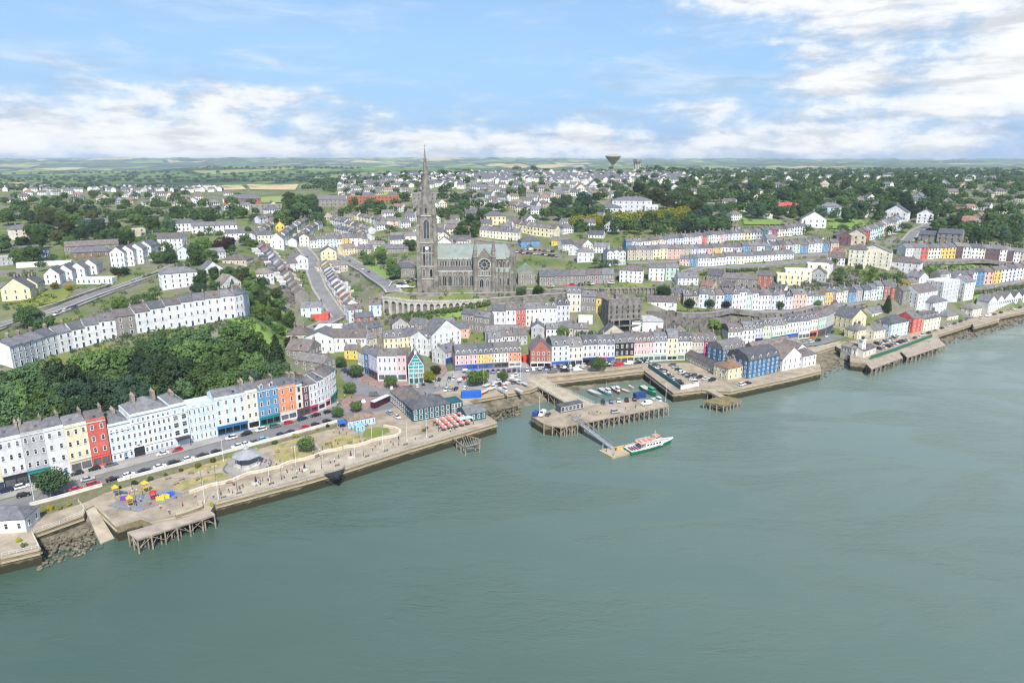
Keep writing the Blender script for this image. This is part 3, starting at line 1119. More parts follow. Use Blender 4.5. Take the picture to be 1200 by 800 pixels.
def roof_mesh(w, d, h, kind_, pitch=.7, over=.3, side=0.0, z=0.0):
 """returns builder and ridge height; eaves at height z"""
 mb = MB()
 x0, x1, y0, y1 = -side + .02, w + side - .02, -over, d + over
 t = .22
 if kind_ == 'gable':
  rz = z + (d / 2) * pitch
  e = z - over * pitch
  for a, b, s in ((y0, d / 2, 1), (y1, d / 2, -1)):
   q = [(x0, a, e), (x1, a, e), (x1, b, rz), (x0, b, rz)]
   u = [(p[0], p[1], p[2] + t) for p in q]
   if s < 0:
    q, u = q[::-1], u[::-1]
   mb.poly(u)
   mb.poly(q[::-1])
   for i in range(4):
    j = (i + 1) % 4
    mb.poly([q[i], q[j], u[j], u[i]])
  mb.box(x0, d / 2 - .15, rz + t - .1, x1, d / 2 + .15, rz + t + .1, 1)
  return mb, rz + t
 if kind_ == 'front':
  rz = z + (w / 2) * pitch
  e = z - .25 * pitch
  for a, b, s in ((-.25, w / 2, 1), (w + .25, w / 2, -1)):
   q = [(a, y0, e), (b, y0, rz), (b, y1, rz), (a, y1, e)]
   u = [(p[0], p[1], p[2] + t) for p in q]
   if s > 0:
    q, u = q[::-1], u[::-1]
   mb.poly(u)
   mb.poly(q[::-1])
   for i in range(4):
    j = (i + 1) % 4
    mb.poly([q[i], q[j], u[j], u[i]])
  return mb, rz + t
 if kind_ == 'mansard':
  hh = 2.6
  a, b = 1.3, 1.3
  rz = z + hh + (d / 2 - a) * .35
  prof = [(y0, z - .1), (a, z + hh), (d / 2, rz), (d - b, z + hh), (y1, z - .1)]
  up = [(x0, y, q + t) for y, q in prof]
  u2 = [(x1, y, q + t) for y, q in prof]
  n = len(prof)
  for i in range(n - 1):
   mb.poly([up[i], u2[i], u2[i + 1], up[i + 1]])
  mb.poly([(x0, y0, z - .1)] + up + [(x0, y1, z - .1)])
  mb.poly(([(x1, y0, z - .1)] + u2 + [(x1, y1, z - .1)])[::-1])
  mb.poly([(x0, y0, z - .1), (x1, y0, z - .1), u2[0], up[0]])
  mb.poly([(x1, y1, z - .1), (x0, y1, z - .1), up[-1], u2[-1]])
  mb.box(x0, d / 2 - .15, rz + t - .05, x1, d / 2 + .15, rz + t + .1, 1)
  return mb, rz + t
 if kind_ in ('hip', 'pyramid'):
  x0, x1 = -over, w + over
  q = min(w, d) / 2 + over
  rz = z + q * pitch
  e = z - .05
  lo = [(x0, y0, e), (x1, y0, e), (x1, y1, e), (x0, y1, e)]
  up = [(p[0], p[1], e + t) for p in lo]
  for i in range(4):
   j = (i + 1) % 4
   mb.poly([lo[i], lo[j], up[j], up[i]])
  mb.poly(lo[::-1])
  if w >= d:
   a, b = (x0 + q, d / 2, rz + t), (x1 - q + .001, d / 2, rz + t)
   mb.poly([up[0], up[1], b, a])
   mb.poly([up[1], up[2], b])
   mb.poly([up[2], up[3], a, b])
   mb.poly([up[3], up[0], a])
   mb.bar((a[0], a[1], a[2]), (b[0] + .01, b[1], b[2]), .14, 4, 1)
  else:
   a, b = (w / 2, y0 + q, rz + t), (w / 2, y1 - q, rz + t)
   mb.poly([up[0], up[1], a])
   mb.poly([up[1], up[2], b, a])
   mb.poly([up[2], up[3], b])
   mb.poly([up[3], up[0], a, b])
   mb.bar(a, b, .14, 4, 1)
  for p_ in up:
   pass
  return mb, rz + t
 # flat with parapet
 mb.box(.25, .25, z - .5, w - .25, d - .25, z - .1)
 return mb, z

def wall_mesh(w, d, h, kind_, pitch=.7, low=4.0, far=False, par=.0):
 mb = MB()
 g = .02
 x0, x1 = g, w - g
 if kind_ == 'gable':
  rz = h + d / 2 * pitch - .02
  mb.poly([(x0, 0, -low), (x1, 0, -low), (x1, 0, h), (x0, 0, h)])
  mb.poly([(x1, d, -low), (x0, d, -low), (x0, d, h), (x1, d, h)])
  mb.poly([(x1, 0, -low), (x1, d, -low), (x1, d, h), (x1, d / 2, rz), (x1, 0, h)])
  mb.poly([(x0, d, -low), (x0, 0, -low), (x0, 0, h), (x0, d / 2, rz), (x0, d, h)])
 elif kind_ == 'front':
  rz = h + w / 2 * pitch - .02
  mb.poly([(x0, 0, -low), (x1, 0, -low), (x1, 0, h), (w / 2, 0, rz), (x0, 0, h)])
  mb.poly([(x1, d, -low), (x0, d, -low), (x0, d, h), (w / 2, d, rz), (x1, d, h)])
  mb.poly([(x1, 0, -low), (x1, d, -low), (x1, d, h), (x1, 0, h)])
  mb.poly([(x0, d, -low), (x0, 0, -low), (x0, 0, h), (x0, d, h)])
 else:
  mb.box(x0, 0, -low, x1, d, h, 0, 'b')
 if par:
  mb.box(x0, -.25, h - .35, x1, -.002, h - .1, 1)
  mb.box(x0, -.12, h + .002, x1, .3, h + par, 0)
 return mb

LOD_FAR = 640.0
FOOT = []

def house(loc, rz, w, d, h, col, cname, label, cat='house', group=None, storeys=None, roof='gable', pitch=.62, slate=None, bays=None, door=None,
   shop=None, shop2=None, dorm=0, chim='lr', name='house', arched=False, frame='white', sides='', parapet=0.0, low=4.0, bays_off=0.0, win=None, pots=3,
   chimh=2.6, chimmat='brickstack', plinth=None, plain=False, over=.3, side=0.0, share=False, wmat='paint', bands=0, back=False):
 far = math.hypot(loc[0], loc[1]) > LOD_FAR
 root = empty(name, loc, rz)
 FOOT.append((loc[0] + math.cos(rz) * w / 2 - math.sin(rz) * d / 2, loc[1] + math.sin(rz) * w / 2 + math.cos(rz) * d / 2, rz, w / 2, d / 2))
 tag(root, label, cat, group, share)
 storeys = storeys or max(1, int(round(h / 3.0)))
 bays = bays or max(1, int(round(w / 2.7)))
 slate = slate or random.choice(SLATES)
 fh = h / storeys
 ww, wh = win or (min(1.15, w / bays * .45), min(1.9, fh * .56))
 wm = wall_mesh(w, d, h, roof, pitch, low, par=parapet)
 if bands:
  for k in range(1, storeys):
   if k <= bands:
    wm.box(.03, -.14, fh * k - .12, w - .03, -.003, fh * k + .12, 1)
 if far and not plain:
  for k in range(storeys):
   for b in range(bays):
    x = (b + .5) * w / bays
    z = fh * k + fh * .28
    wm.poly([(x - ww / 2, -.05, z), (x + ww / 2, -.05, z), (x + ww / 2, -.05, z + wh), (x - ww / 2, -.05, z + wh)], 2)
 wall = wm.build('wall', [M[wmat], M['white'], M['glass']], root, col=col)
 rm, rtop = roof_mesh(w, d, h, roof, pitch, over, side, h)
 ro = rm.build('roof', [M['slate'], M['lead']], root, col=slate)
 if not (far or plain):
  wmesh = window_mesh(ww, wh, arched, frame)
  for k in range(storeys):
   if k == 0 and shop:
    continue
   for b in range(bays):
    if k == 0 and door and b == bays // 2:
     continue
    hh = wh if k else min(wh, fh * .55)
    z = fh * k + (fh - hh) * .52
    link('window', wmesh, root, ((b + .5) * w / bays, 0, z))
  if door and not shop:
   link('door', door_mesh(), root, ((bays // 2 + .5) * w / bays, 0, 0), col=COL[door])
  for s_ in sides:
   nb = max(1, int(d / 3.2))
   for k in range(storeys):
    for b in range(nb):
     y = (b + .5) * d / nb
     z = fh * k + (fh - wh) * .52
     if s_ == 'r':
      link('window', wmesh, root, (w - .02, y, z), math.pi / 2)
     elif s_ == 'l':
      link('window', wmesh, root, (.02, y, z), -math.pi / 2)
  if shop:
   sm = MB()
   t = .28
   sm.box(.12, -t, fh * .74, w - .12, -.004, fh * .98, 0)
   sm.box(.08, -t - .22, fh * .98, w - .08, -.004, fh * 1.03, 0)
   npil = max(1, int(round(w / 3.4)))
   for i in range(npil + 1):
    x = .12 + (w - .54) * i / npil
    sm.box(x, -t, 0, x + .3, -.004, fh * .74, 0)
   sm.box(.3, -t + .08, 0, w - .3, -.004, .55, 0)
   sm.box(.3, -.1, .55, w - .3, -.006, fh * .74, 1)
   sm.build('shopfront', [M['trim'], M['glass']], root, col=COL[shop])
 if dorm and not far:
  dm = dormer_mesh()
  for i in range(dorm):
   x = (i + .5) * w / dorm
   link('dormer', dm, ro, (x, .15 if roof == 'mansard' else .9, h + (.55 if roof == 'mansard' else .7)), col=slate)
 if roof == 'gable' and not far and not dorm and w > 3 and random.random() < .45:
  def sk():
   b = MB()
   b.box(-.5, -.65, 0, .5, .65, .09, 0)
   b.poly([(-.42, -.57, .1), (.42, -.57, .1), (.42, .57, .1), (-.42, .57, .1)], 1)
   return b.mesh('skylight', [M['lead'], M['glass']])
  y = d * random.uniform(.16, .3)
  q = link('skylight', cached('sky', sk), ro, (w * random.uniform(.3, .7), y, h + y * pitch + .24))
  q.rotation_euler = (math.atan(pitch), 0, 0)
 if back and w > 3.2:
  bw, bh = round(min(3.4, w * .6), 1), round(h * .72, 1)

  def mk():
   b = MB()
   b.box(0, 0, -low - 2, bw, 4.6, bh, 0, 'bt')
   b.poly([(-.15, 0, bh), (bw + .15, 0, bh + .9), (bw + .15, 4.8, bh + .9), (-.15, 4.8, bh)], 1)
   b.poly([(bw, 0, bh), (bw, 4.6, bh), (bw, 4.6, bh + .85), (bw, 0, bh + .85)], 0)
   b.poly([(bw, 4.6, bh), (0, 4.6, bh), (bw, 4.6, bh + .85)], 0)
   return b.mesh('rear_extension', [M['paint'], M['slate']])
  link('rear_extension', cached(('ext', bw, bh), mk), root, (w * .1, d + .01, 0), None, slate if random.random() < .5 else (.55, .55, .54))
 if chim and roof != 'flat':
  zt = rtop - .4
  cm = chimney_mesh(3.0 if pots > 4 else 1.5 if d > 7 else 1.1, .8, min(chimh, 1.7), pots, chimmat)
  rot = math.pi / 2
  if roof == 'front':
   pos = {'l': (w / 2, d * .3), 'r': (w / 2, d * .75), 'c': (w / 2, d / 2)}
  elif roof in ('hip', 'pyramid'):
   pos = {'l': (w * .3, d / 2), 'r': (w * .7, d / 2), 'c': (w / 2, d / 2)}
  else:
   pos = {'l': (.5, d / 2), 'r': (w - .5, d / 2), 'c': (w / 2, d / 2)}
  for c in chim:
   if c in pos:
    link('chimney', cm, ro, (*pos[c], zt), rot)
 return root

ORD = ['', 'first', 'second', 'third', 'fourth', 'fifth', 'sixth', 'seventh', 'eighth', 'ninth', 'tenth', 'eleventh', 'twelfth', 'thirteenth', 'fourteenth', 'fifteenth', 'sixteenth', 'seventeenth',
  'eighteenth', 'nineteenth', 'twentieth'] + ['twenty-' + q for q in ('first', 'second', 'third', 'fourth', 'fifth', 'sixth', 'seventh', 'eighth', 'ninth')] + ['thirtieth'] + \
  ['thirty-' + q for q in ('first', 'second', 'third', 'fourth', 'fifth', 'sixth', 'seventh', 'eighth', 'ninth')] + ['fortieth'] + ['forty-' + q for q in ('first', 'second', 'third', 'fourth', 'fifth')]

def station(st, t):
 """photo position at fraction t along a polyline of (px, base row, eaves row or None)"""
 L_ = [0]
 for a, b in zip(st[:-1], st[1:]):
  L_.append(L_[-1] + math.hypot(b[0] - a[0], b[1] - a[1]))
 s = t * L_[-1]
 for i, (a, b) in enumerate(zip(st[:-1], st[1:])):
  if s <= L_[i + 1] + 1e-9:
   f = (s - L_[i]) / max(1e-9, L_[i + 1] - L_[i])
   return lerp(a[0], b[0], f), lerp(a[1], b[1], f), (lerp(a[2], b[2], f) if len(a) > 2 else None)

def row(phrase, st, spec, d=9.0, flat=None, **kw):
 """a terrace: st = [(px, base row, eaves row)], spec = 'colour:weight/option/option; ...' from west to east"""
 items = []
 for s in spec.split(';'):
  s = s.strip()
  rep = 1
  if '*' in s:
   s, r = s.split('*')
   rep = int(r)
  q = s.split('/')
  cw_ = q[0].split(':')
  for _ in range(rep):
   items.append((cw_[0].strip(), (float(cw_[1]) if len(cw_) > 1 else 1.0) * random.uniform(.86, 1.16), [o.strip() for o in q[1:]]))
 tot = sum(i[1] for i in items)
 g = lambda px, py: P(px, py, flat) if flat is not None else at(px, py)
 hh = kw.pop('hh', None)
 # houses share the frontage by true length, so find the world polyline first
 dense = []
 n = max(40, len(items) * 6)
 for i in range(n + 1):
  px, yb, ye = station(st, i / n)
  gp = g(px, yb)
  dense.append((px, yb, hh if ye is None else hcol(gp, px, ye), gp))
 cum = [0]
 for a, b in zip(dense[:-1], dense[1:]):
  cum.append(cum[-1] + math.hypot(b[3].x - a[3].x, b[3].y - a[3].y))

 def pick(f):
  s = f * cum[-1]
  for i in range(len(cum) - 1):
   if s <= cum[i + 1] + 1e-9:
    t = (s - cum[i]) / max(1e-9, cum[i + 1] - cum[i])
    a, b = dense[i], dense[i + 1]
    return a[3].lerp(b[3], t), lerp(a[0], b[0], t), lerp(a[1], b[1], t), lerp(a[2], b[2], t)
  a = dense[-1]
  return a[3], a[0], a[1], a[2]
 acc, out = 0.0, []
 h0 = None
 for k, (cn, wt, opts) in enumerate(items):
  A, pa, ya, ea = pick(acc / tot)
  acc += wt
  B, pb, yb, eb = pick(acc / tot)
  dx = Vector((B.x - A.x, B.y - A.y, 0))
  w = dx.length
  rz = math.atan2(dx.y, dx.x)
  h = (ea + eb) / 2
  o = dict(kw)
  z = min(A.z, B.z) * .5 + (A.z + B.z) * .25
  h += (A.z + B.z) / 2 - z
  jit = o.pop('jit', .25)
  if jit >= .2:
   jit += .35
   if random.random() < .12 and 'dorm' not in o and o.get('roof', 'gable') == 'gable':
    o['dorm'] = 1
  h += random.uniform(-jit, jit)
  cmat = o.get('chimmat', 'brickstack')
  for q in opts:
   if q.startswith('s='):
    o['shop'] = q[2:]
   elif q.startswith('d='):
    o['dorm'] = int(q[2:])
   elif q.startswith('r='):
    o['roof'] = q[2:]
   elif q.startswith('n='):
    o['storeys'] = int(q[2:])
   elif q.startswith('b='):
    o['bays'] = int(q[2:])
   elif q.startswith('h='):
    h += float(q[2:])
   elif q.startswith('c='):
    o['chim'] = q[2:] if q[2:] != '0' else ''
   elif q.startswith('door='):
    o['door'] = q[5:]
   elif q == 'arch':
    o['arched'] = True
   elif q.startswith('side='):
    o['sides'] = q[5:]
   elif q.startswith('p='):
    o['parapet'] = float(q[2:])
   elif q.startswith('bands='):
    o['bands'] = int(q[6:])
   elif q.startswith('f='):
    o['frame'] = q[2:]
   elif q.startswith('dep='):
    o['d'] = float(q[4:])
  dd = o.pop('d', d)
  o.setdefault('chim', 'r' if k < len(items) - 1 else 'lr')
  same = [q for q, it in enumerate(items) if it[0] == cn]
  l_ = items[k - 1][0] if k else None
  r_ = items[k + 1][0] if k < len(items) - 1 else None
  if len(same) == 1:
   nb = f'between {l_} and {r_} ones' if l_ and r_ else f'beside {"the " + (l_ or r_) + " one" if l_ or r_ else "the lane"}'
   lab = f'{cn} house {nb}, {phrase}'
   if len(lab.split()) > 16:
    lab = f'the only {cn} house, {phrase}'
  elif len(same) == len(items):
   lab = f'{ORD[same.index(k) + 1]} house from the {"west" if st[0][0] < st[-1][0] else "lower"} end, {phrase}'
  else:
   lab = f'{ORD[same.index(k) + 1]} {cn} house from the {"west" if st[0][0] < st[-1][0] else "lower"} end, {phrase}'
  cc = COL[cn]
  o['back'] = True
  f_ = random.uniform(.94, 1.03)
  lm = sum(cc) / 3
  cc = tuple(min(.8, lerp(c, lm, .14) * f_) for c in cc)
  sb = random.uniform(-.5, .5) if jit > .3 else 0
  root = house((A.x - math.sin(rz) * sb, A.y + math.cos(rz) * sb, z), rz, w, dd, h, cc, cn, lab, 'shop' if 'shop' in o else 'terraced house', 'houses of the ' + phrase, name='terraced_house', **o)
  out.append(root)
 return out

def lone(px, py, w, d, h, rot=0.0, col='white', label='', roof='gable', flat=None, cat='house', wa=None, **kw):
 """a detached building: (px, py) = middle of the foot of its front wall; rot = turn from facing the camera"""
 g = P(px, py, flat) if flat is not None else at(px, py)
 face = math.atan2(g.x, g.y)
 a = -face + R(rot) if wa is None else R(wa)
 e = Vector((math.cos(a), math.sin(a), 0))
 p = g - e * (w / 2)
 zz = [gz(*(p + e * w * i + Vector((-e.y, e.x, 0)) * d * j).xy) for i in (0, 1) for j in (0, 1)] if flat is None else [g.z]
 z = g.z * .6 + sum(zz) / len(zz) * .4
 kw.setdefault('sides', 'rl')
 kw.setdefault('name', 'detached_house')
 if isinstance(col, str):
  cc = COL[col]
 else:
  cc = col
 return house((p.x, p.y, z), a, w, d, h, cc, col, label, cat, roof=roof, **kw)

# ------------------------------------------------------------------ terraces along the water
A_ = 'seafront terrace by the promenade'
row('seafront terrace west of the red one', [(-42, 585, 529), (36, 566, 510), (62, 560, 505)],
 'pale yellow:1.2/s=black/p=.7/c=lr; pale yellow/s=navy/p=.7/side=l; white:1.3/s=black/arch/p=.7/n=4; grey:1.2/s=teal/p=.7/n=4', d=12, flat=4.2, roof='gable', pitch=.42, jit=.1, arched=True, over=.05, chimh=3.2, pots=5)
row('seafront terrace next to the hotel', [(61, 560.5, 504), (107, 548, 497), (131.5, 542, 490)],
 'white:1.1/door=blue/n=4/p=.7; pale yellow:1.1/n=4/arch/s=beige/p=.7; red:1.2/n=4/b=2/p=1.0/arch/c=r/s=red', d=12, flat=4.2, pitch=.42, jit=.1, over=.05, chimh=3.2, pots=5)
row('seafront terrace east of the hotel', [(224, 518, 481), (266, 508.5, 466), (305, 500, 457)],
 'pale blue:1.7/n=4/p=.8/b=6/r=flat/c=0; pale blue:1.7/n=4/p=.6/b=4/s=deep blue/c=r; cream:.8/n=4/b=2/p=.7/s=white/c=lr', d=12, flat=4.2, pitch=.4, jit=.1, over=.05, arched=True, chimh=3.2, pots=5)
row('seafront terrace before the curved corner', [(305, 500, 458), (329, 494, 455), (346, 490, 451), (364, 484, 452)],
 'blue:1.35/n=4/b=3/s=teal/p=.8/d=2/c=lr; orange:1.0/n=4/b=2/p=.7/s=white/c=r; cream:.5/n=4/b=1/s=maroon/p=.3/f=dark; maroon:.55/n=4/b=1/s=maroon/p=.3/c=r', d=12, flat=4.2, pitch=.45, jit=.1, over=.05, chimh=3.2, pots=5)
row('curved corner of the seafront terrace', [(364, 484, 452), (375, 480.5, 447), (384, 476.5, 441), (391, 472, 436), (395, 466, 433)],
 'white/n=4/b=2/s=crimson/c=l; white/n=4/b=2/s=white/c=r; white/n=4/b=2/s=pink/c=0; white/n=4/b=2/s=teal/c=r; mint/n=4/b=2/s=teal/c=0', d=11, flat=4.2, pitch=.42, jit=.05, over=.05, chimh=3.0)

row('block side facing the parked vans west of the square', [(420, 433, 412.5), (443, 446, 417.5)],
 'white/n=3/b=2/s=cream; blue:.6/n=3/b=1/s=blue; lavender:1.2/n=3/b=3/s=dark grey', d=10, flat=4.2, pitch=.5, jit=.1, over=.1, chimh=3)
row('block facing the square beside the teal gabled house', [(443.5, 446, 417.5), (477, 446, 416)],
 'lavender:2/n=3/b=4/s=white/c=l; pink:1.0/n=3/b=2/s=white/c=lr', d=10, flat=4.2, pitch=.5, jit=.05, over=.1, chimh=3)

Q_ = 'quayside row behind the pier'
row('quayside row with blue shopfronts', [(533.5, 434, 416.3), (557.5, 432.5, 414.8), (578, 431, 413.5), (596, 430, 412.5), (611, 429, 411.5)],
 'pink:1.25/n=3/b=5/s=bright blue/d=4/c=lr; yellow:1.05/n=3/b=5/s=bright blue/d=3/c=r; cream:.95/n=3/b=4/s=dark grey/d=3/c=r; orange:.8/n=3/b=3/s=white/d=3/c=r', d=12, flat=4.2, roof='mansard', jit=.1, chimh=2.2, pitch=.6)
row('at the start of the long quayside row', [(621.5, 430.5, 411), (646, 430, 411)], 'brick red/n=3/b=4/s=white/r=front/c=l', d=12, flat=4.2, jit=.05, pitch=1.1, chimmat='brickstack')
row(Q_, [(646, 430, 404), (665, 428.5, 405), (682, 427.5, 405.5), (699, 426.5, 404), (717, 425.5, 402), (739, 424.5, 402), (766, 423, 401), (780, 422.5, 400.5), (791, 422, 399), (824, 421, 399.5), (839, 420, 399.5)],
 'pale blue:1.1/n=4/b=3/s=bright blue/d=2; cream:1.0/n=3/b=3/s=pale grey/d=2; pale grey:1.0/n=3/b=3/s=navy/d=3; white:.6/n=3/b=2/s=crimson/d=2; lavender:.6/n=3/b=2/s=bright blue/d=2; black:1.2/n=3/b=4/s=yellow/d=2/f=white; pink:1.5/n=3/b=6/s=mint/d=5/c=lr; white:.8/n=3/b=3/s=mint/d=3/c=r; pale yellow:.65/n=4/b=2/s=pale green/h=2.2/c=lr; cream:.95/n=3/b=4/s=pale green/d=3; beige:.95/n=3/b=4/s=deep blue/d=3; crimson:.85/n=3/b=3/s=crimson/d=2/c=lr',
 d=11, flat=4.2, roof='mansard', jit=.2, chimh=2.4)

B_ = 'shopping street above the blue flats'
row(B_, [(884, 403, 384), (905, 401.5, 381), (928, 398, 377), (957, 394.5, 373.5)],
 'lavender/n=3/b=3/s=navy; pale green:.9/n=3/b=3/s=mint; white:1.2/n=3/b=4/s=teal; pale green:.8/n=3/b=2/s=navy; white:1.3/n=3/b=4/s=bright blue; white:1.3/n=3/b=4/s=white; cream:1/n=3/b=3/s=red', d=10, flat=4.2, pitch=.75, jit=.25, dorm=2)
row('street bending away to the yellow corner houses', [(958, 394.5, 373.5), (968, 391.5, 369), (980, 385, 363), (994, 376, 355)],
 'mint:1/s=maroon; grey:1/s=navy; beige:1/s=brown; pale blue:1/s=grey; blue:1/s=navy; pale blue:1/s=white', d=9, flat=4.2, jit=.4, storeys=3)
row('grey hillside lane behind the shopping street', [(852, 404, 388), (868, 403.5, 387), (884, 403, 386.5)], 'white:1.2/d=3/n=3/side=l; white:1.2/d=3/n=3', d=11, flat=4.2, roof='mansard')

C_ = 'row on the ledge above the rock face'
row(C_, [(838, 363, 344.5), (864, 363, 342.5), (889, 363, 345), (937, 362, 346), (962, 359, 345.5), (980, 356, 342), (1010, 353, 340)],
 'white:1/n=3/b=2/door=red; blue:1/n=3/b=2/door=white; white:1/n=3/b=2/d=1/door=red; white:1/n=3/b=2/d=1; mint:.9/n=2/b=2/h=-1; white:1/n=3/b=2; white*2; pale grey:1/d=1; white/d=1; lavender/d=1; salmon:1/b=2; salmon:1; white:1; mint:.8; pale blue:1.1; yellow:1.3/n=3/h=1; crimson:.6/h=1; cream:1; cream:1; blue:1; grey',
 d=9, jit=.5, storeys=3)
row('row climbing east of the yellow house on the ledge', [(1012, 352.5, 340), (1030, 351.5, 336), (1042, 351, 335)], 'pale blue; white; mint; brick red:1.2', d=9, jit=.6)
row('slate roofed row west of the blue ledge house', [(800, 358, 346.5), (838, 362, 346)], 'stone grey; beige; pale blue/h=.5; grey', d=9, jit=.5, dorm=1)

# rows above the quay, below the cathedral
row('dark stone row under the cathedral hedge', [(541, 386, 368), (560, 389, 369), (574, 391, 372.5)], 'stone grey:1.2/c=lr; stone grey; stone grey:.7', d=8, storeys=2, jit=.3)
row('stepped row under the cathedral hedge', [(574, 385, 364), (600, 385, 364), (613, 383.5, 362.5), (634, 381, 361.5), (650, 379, 359), (668, 374, 355.5)],
 'white:1.4/n=3/b=3; white:.9/n=3/b=2; red:1/n=3/b=2; cream:1.5/n=3/b=4/d=0; pale blue:1.2/n=3/b=3/d=2; lavender:1.2/n=3/b=3/d=2', d=9, jit=.3)
row('row beneath the arcaded wall', [(664, 366, 344), (680, 365.5, 344), (697, 366.5, 350), (711, 367, 350)], 'cream:1.2/n=3/b=3/d=3/r=mansard; stone grey:1.2/n=2/b=3; yellow:.8/n=2/b=2', d=9, jit=.2)
row('dormered row up the lane from the square', [(450, 409, 396.5), (486, 406, 393.5), (510, 403, 391)], 'pale yellow:1.3/n=2/b=4/d=3; pale yellow:1/n=2/b=4; cream:1/n=3/b=4', d=11, jit=.1)

# crescent above the wood
row('white hillside terrace above the wood', [(16, 432, 406), (41, 424, 399), (75, 413, 390.5), (112, 402.5, 380), (148, 392.5, 370.5), (182, 388, 362), (215, 383, 354.5), (255, 376, 348.5), (294, 369.5, 343)],
 'white/c=lr; white*7; stone grey:1.3; white*11', d=11, jit=.12, storeys=3, bays=2, pitch=.5, chimh=2.0, pots=4, chimmat='brickstack', door='navy')

# hill rows east of the cathedral, from photo rows 275 to 330
row('long upper terrace west of the red house', [(711, 312, 296.5), (722, 311, 295.5), (733, 310, 295)], 'white/r=front; white/r=front; pale grey/r=front', d=10, jit=.3)
row('long upper terrace below the lime hedge', [(733, 296, 283.8), (770, 293.5, 281), (810, 289.5, 277.5), (850, 285, 274)],
 'blue; pale blue; white*2; cream*3; white; lavender*2; pale blue*2; white*3; red; mint:.8; white; cream; pink', d=8, jit=.25, bays=2)
row('terrace stepping east below the bungalows', [(850, 282, 273.5), (880, 281, 272), (946, 274.5, 264.5)],
 'lavender; pale blue; cream; pale yellow; white; grey; teal; pale blue; crimson; cream*2; white*3; cream', d=8, jit=.2, bays=2)
row('middle terrace with the yellow house', [(735, 305, 293), (790, 303.5, 291.5), (822, 302, 290.5), (852, 300, 289), (905, 298, 287.5), (960, 295.5, 285), (982, 295, 284.5)],
 'beige*3; pale yellow*2; salmon; salmon; beige; lavender; pale blue; pink; yellow:1.2; white; white; pale grey; blue; stone grey; white; blue; white; brick red; white; mint; blue; white; pale blue; blue; salmon', d=8, jit=.3, bays=2)
row('low white row beside the curving lane', [(796, 311, 302.5), (812, 312.5, 303), (826, 312, 302), (872, 309, 299.5)], 'pink:1; blue:1; white:1.3/d=0; white; white; white:1.3/door=blue; cream', d=7, jit=.2, storeys=2)
row('white cottages above the rocky bank', [(872, 308, 300), (900, 306, 298.5), (930, 303.5, 296.5)], 'white*4; lavender', d=8, storeys=2, jit=.1)
row('steep terrace running up to the ridge road', [(1008, 285, 273), (1022, 281, 268.5), (1036, 277, 263), (1056, 269, 256)], 'lavender; red; pale blue*2; mint; cream*3; beige; white; pale blue', d=9, jit=.2, bays=2)
row('dark slate row over the green bank', [(1060, 303, 291.5), (1083, 304, 290.5), (1100, 303.5, 289.5), (1135, 303, 289), (1165, 305.5, 292), (1210, 308.5, 296)],
 'white:1.2; grey; red:1.3/n=3; cream*2; yellow*2; maroon; white*2; cream; maroon; maroon; white; maroon; white; beige; grey', d=9, jit=.3, bays=2)
row('bright row above the clipped hedge bank', [(1100, 336, 322), (1133, 335.5, 321), (1165, 332.5, 317), (1200, 328, 312.5), (1225, 325, 309)],
 'stone grey; pale blue; lavender; mint; salmon; crimson:.7; pale blue; blue; salmon; yellow; cream; lavender; white; salmon; pink; white', d=8, jit=.5, bays=2)
row('long white gabled waterside row', [(1157, 366, 353.5), (1200, 359, 346.5), (1240, 352, 340)], 'white/r=front*9', d=9, jit=.1, flat=4.2, storeys=2, pitch=.8)

# west hill streets
row('stepped street climbing west of the red shed', [(362, 357), (352, 338), (340, 322), (326, 306), (314, 296)], 'stone grey*3; beige*2; maroon; grey*3; pink; lavender; mint; white; crimson; cream', d=9, hh=6.2, jit=.3, bays=2, storeys=2)
row('stepped street climbing east of the red shed', [(375, 318), (384, 334), (394, 350), (406, 368)], 'yellow; cream; pale blue; white*2; lavender*2; white; pale blue; salmon; grey; white', d=8, hh=6.2, jit=.3, bays=2, storeys=2)
row('blue and white row across the hill street', [(364, 291, 281), (395, 290, 280), (410, 289, 279), (431, 288, 279)], 'white; pale blue; white; pale blue; white; yellow:1.3; white:1.6; cream', d=8, jit=.3, bays=2)
row('first brown roofed terrace of the west hill', [(392, 272), (412, 278), (428, 284)], 'pale blue; white*3; cream*2; white', d=7, hh=5.4, storeys=2, bays=2)
row('second brown roofed terrace of the west hill', [(386, 262), (408, 268), (432, 275)], 'white*3; cream*3; beige; white', d=7, hh=5.4, storeys=2, bays=2)
row('third brown roofed terrace of the west hill', [(412, 257), (440, 263), (452, 268)], 'cream*3; white*3', d=7, hh=5.4, storeys=2, bays=2)
row('stepped lane below the dark trees', [(300, 284), (310, 277), (320, 270)], 'lavender; white; grey; white; beige', d=7, hh=5.5, storeys=2, bays=2)
row('narrow lane of the west hill', [(330, 287), (340, 278), (352, 269), (362, 262)], 'stone grey; white; grey; beige; white; cream; grey', d=7, hh=5.5, storeys=2, bays=2)
row('parallel lane of the west hill', [(348, 290), (358, 281), (368, 273), (378, 266)], 'white; stone grey; beige; white; grey; white', d=7, hh=5.5, storeys=2, bays=2)
row('top lane of the west hill', [(305, 262), (330, 259), (352, 257)], 'lavender; beige; grey; white; cream; grey', d=7, hh=5.5, storeys=2, bays=2)
row('cream estate behind the cathedral', [(562, 277, 268.5), (583, 280, 271), (609, 282, 272.5)], 'cream*6', d=9, jit=.1, bays=2, storeys=2)
row('upper cream estate behind the cathedral', [(602, 271, 261.5), (626, 276, 266), (651, 279, 268.5)], 'pale yellow*6', d=9, jit=.1, bays=2, storeys=2)
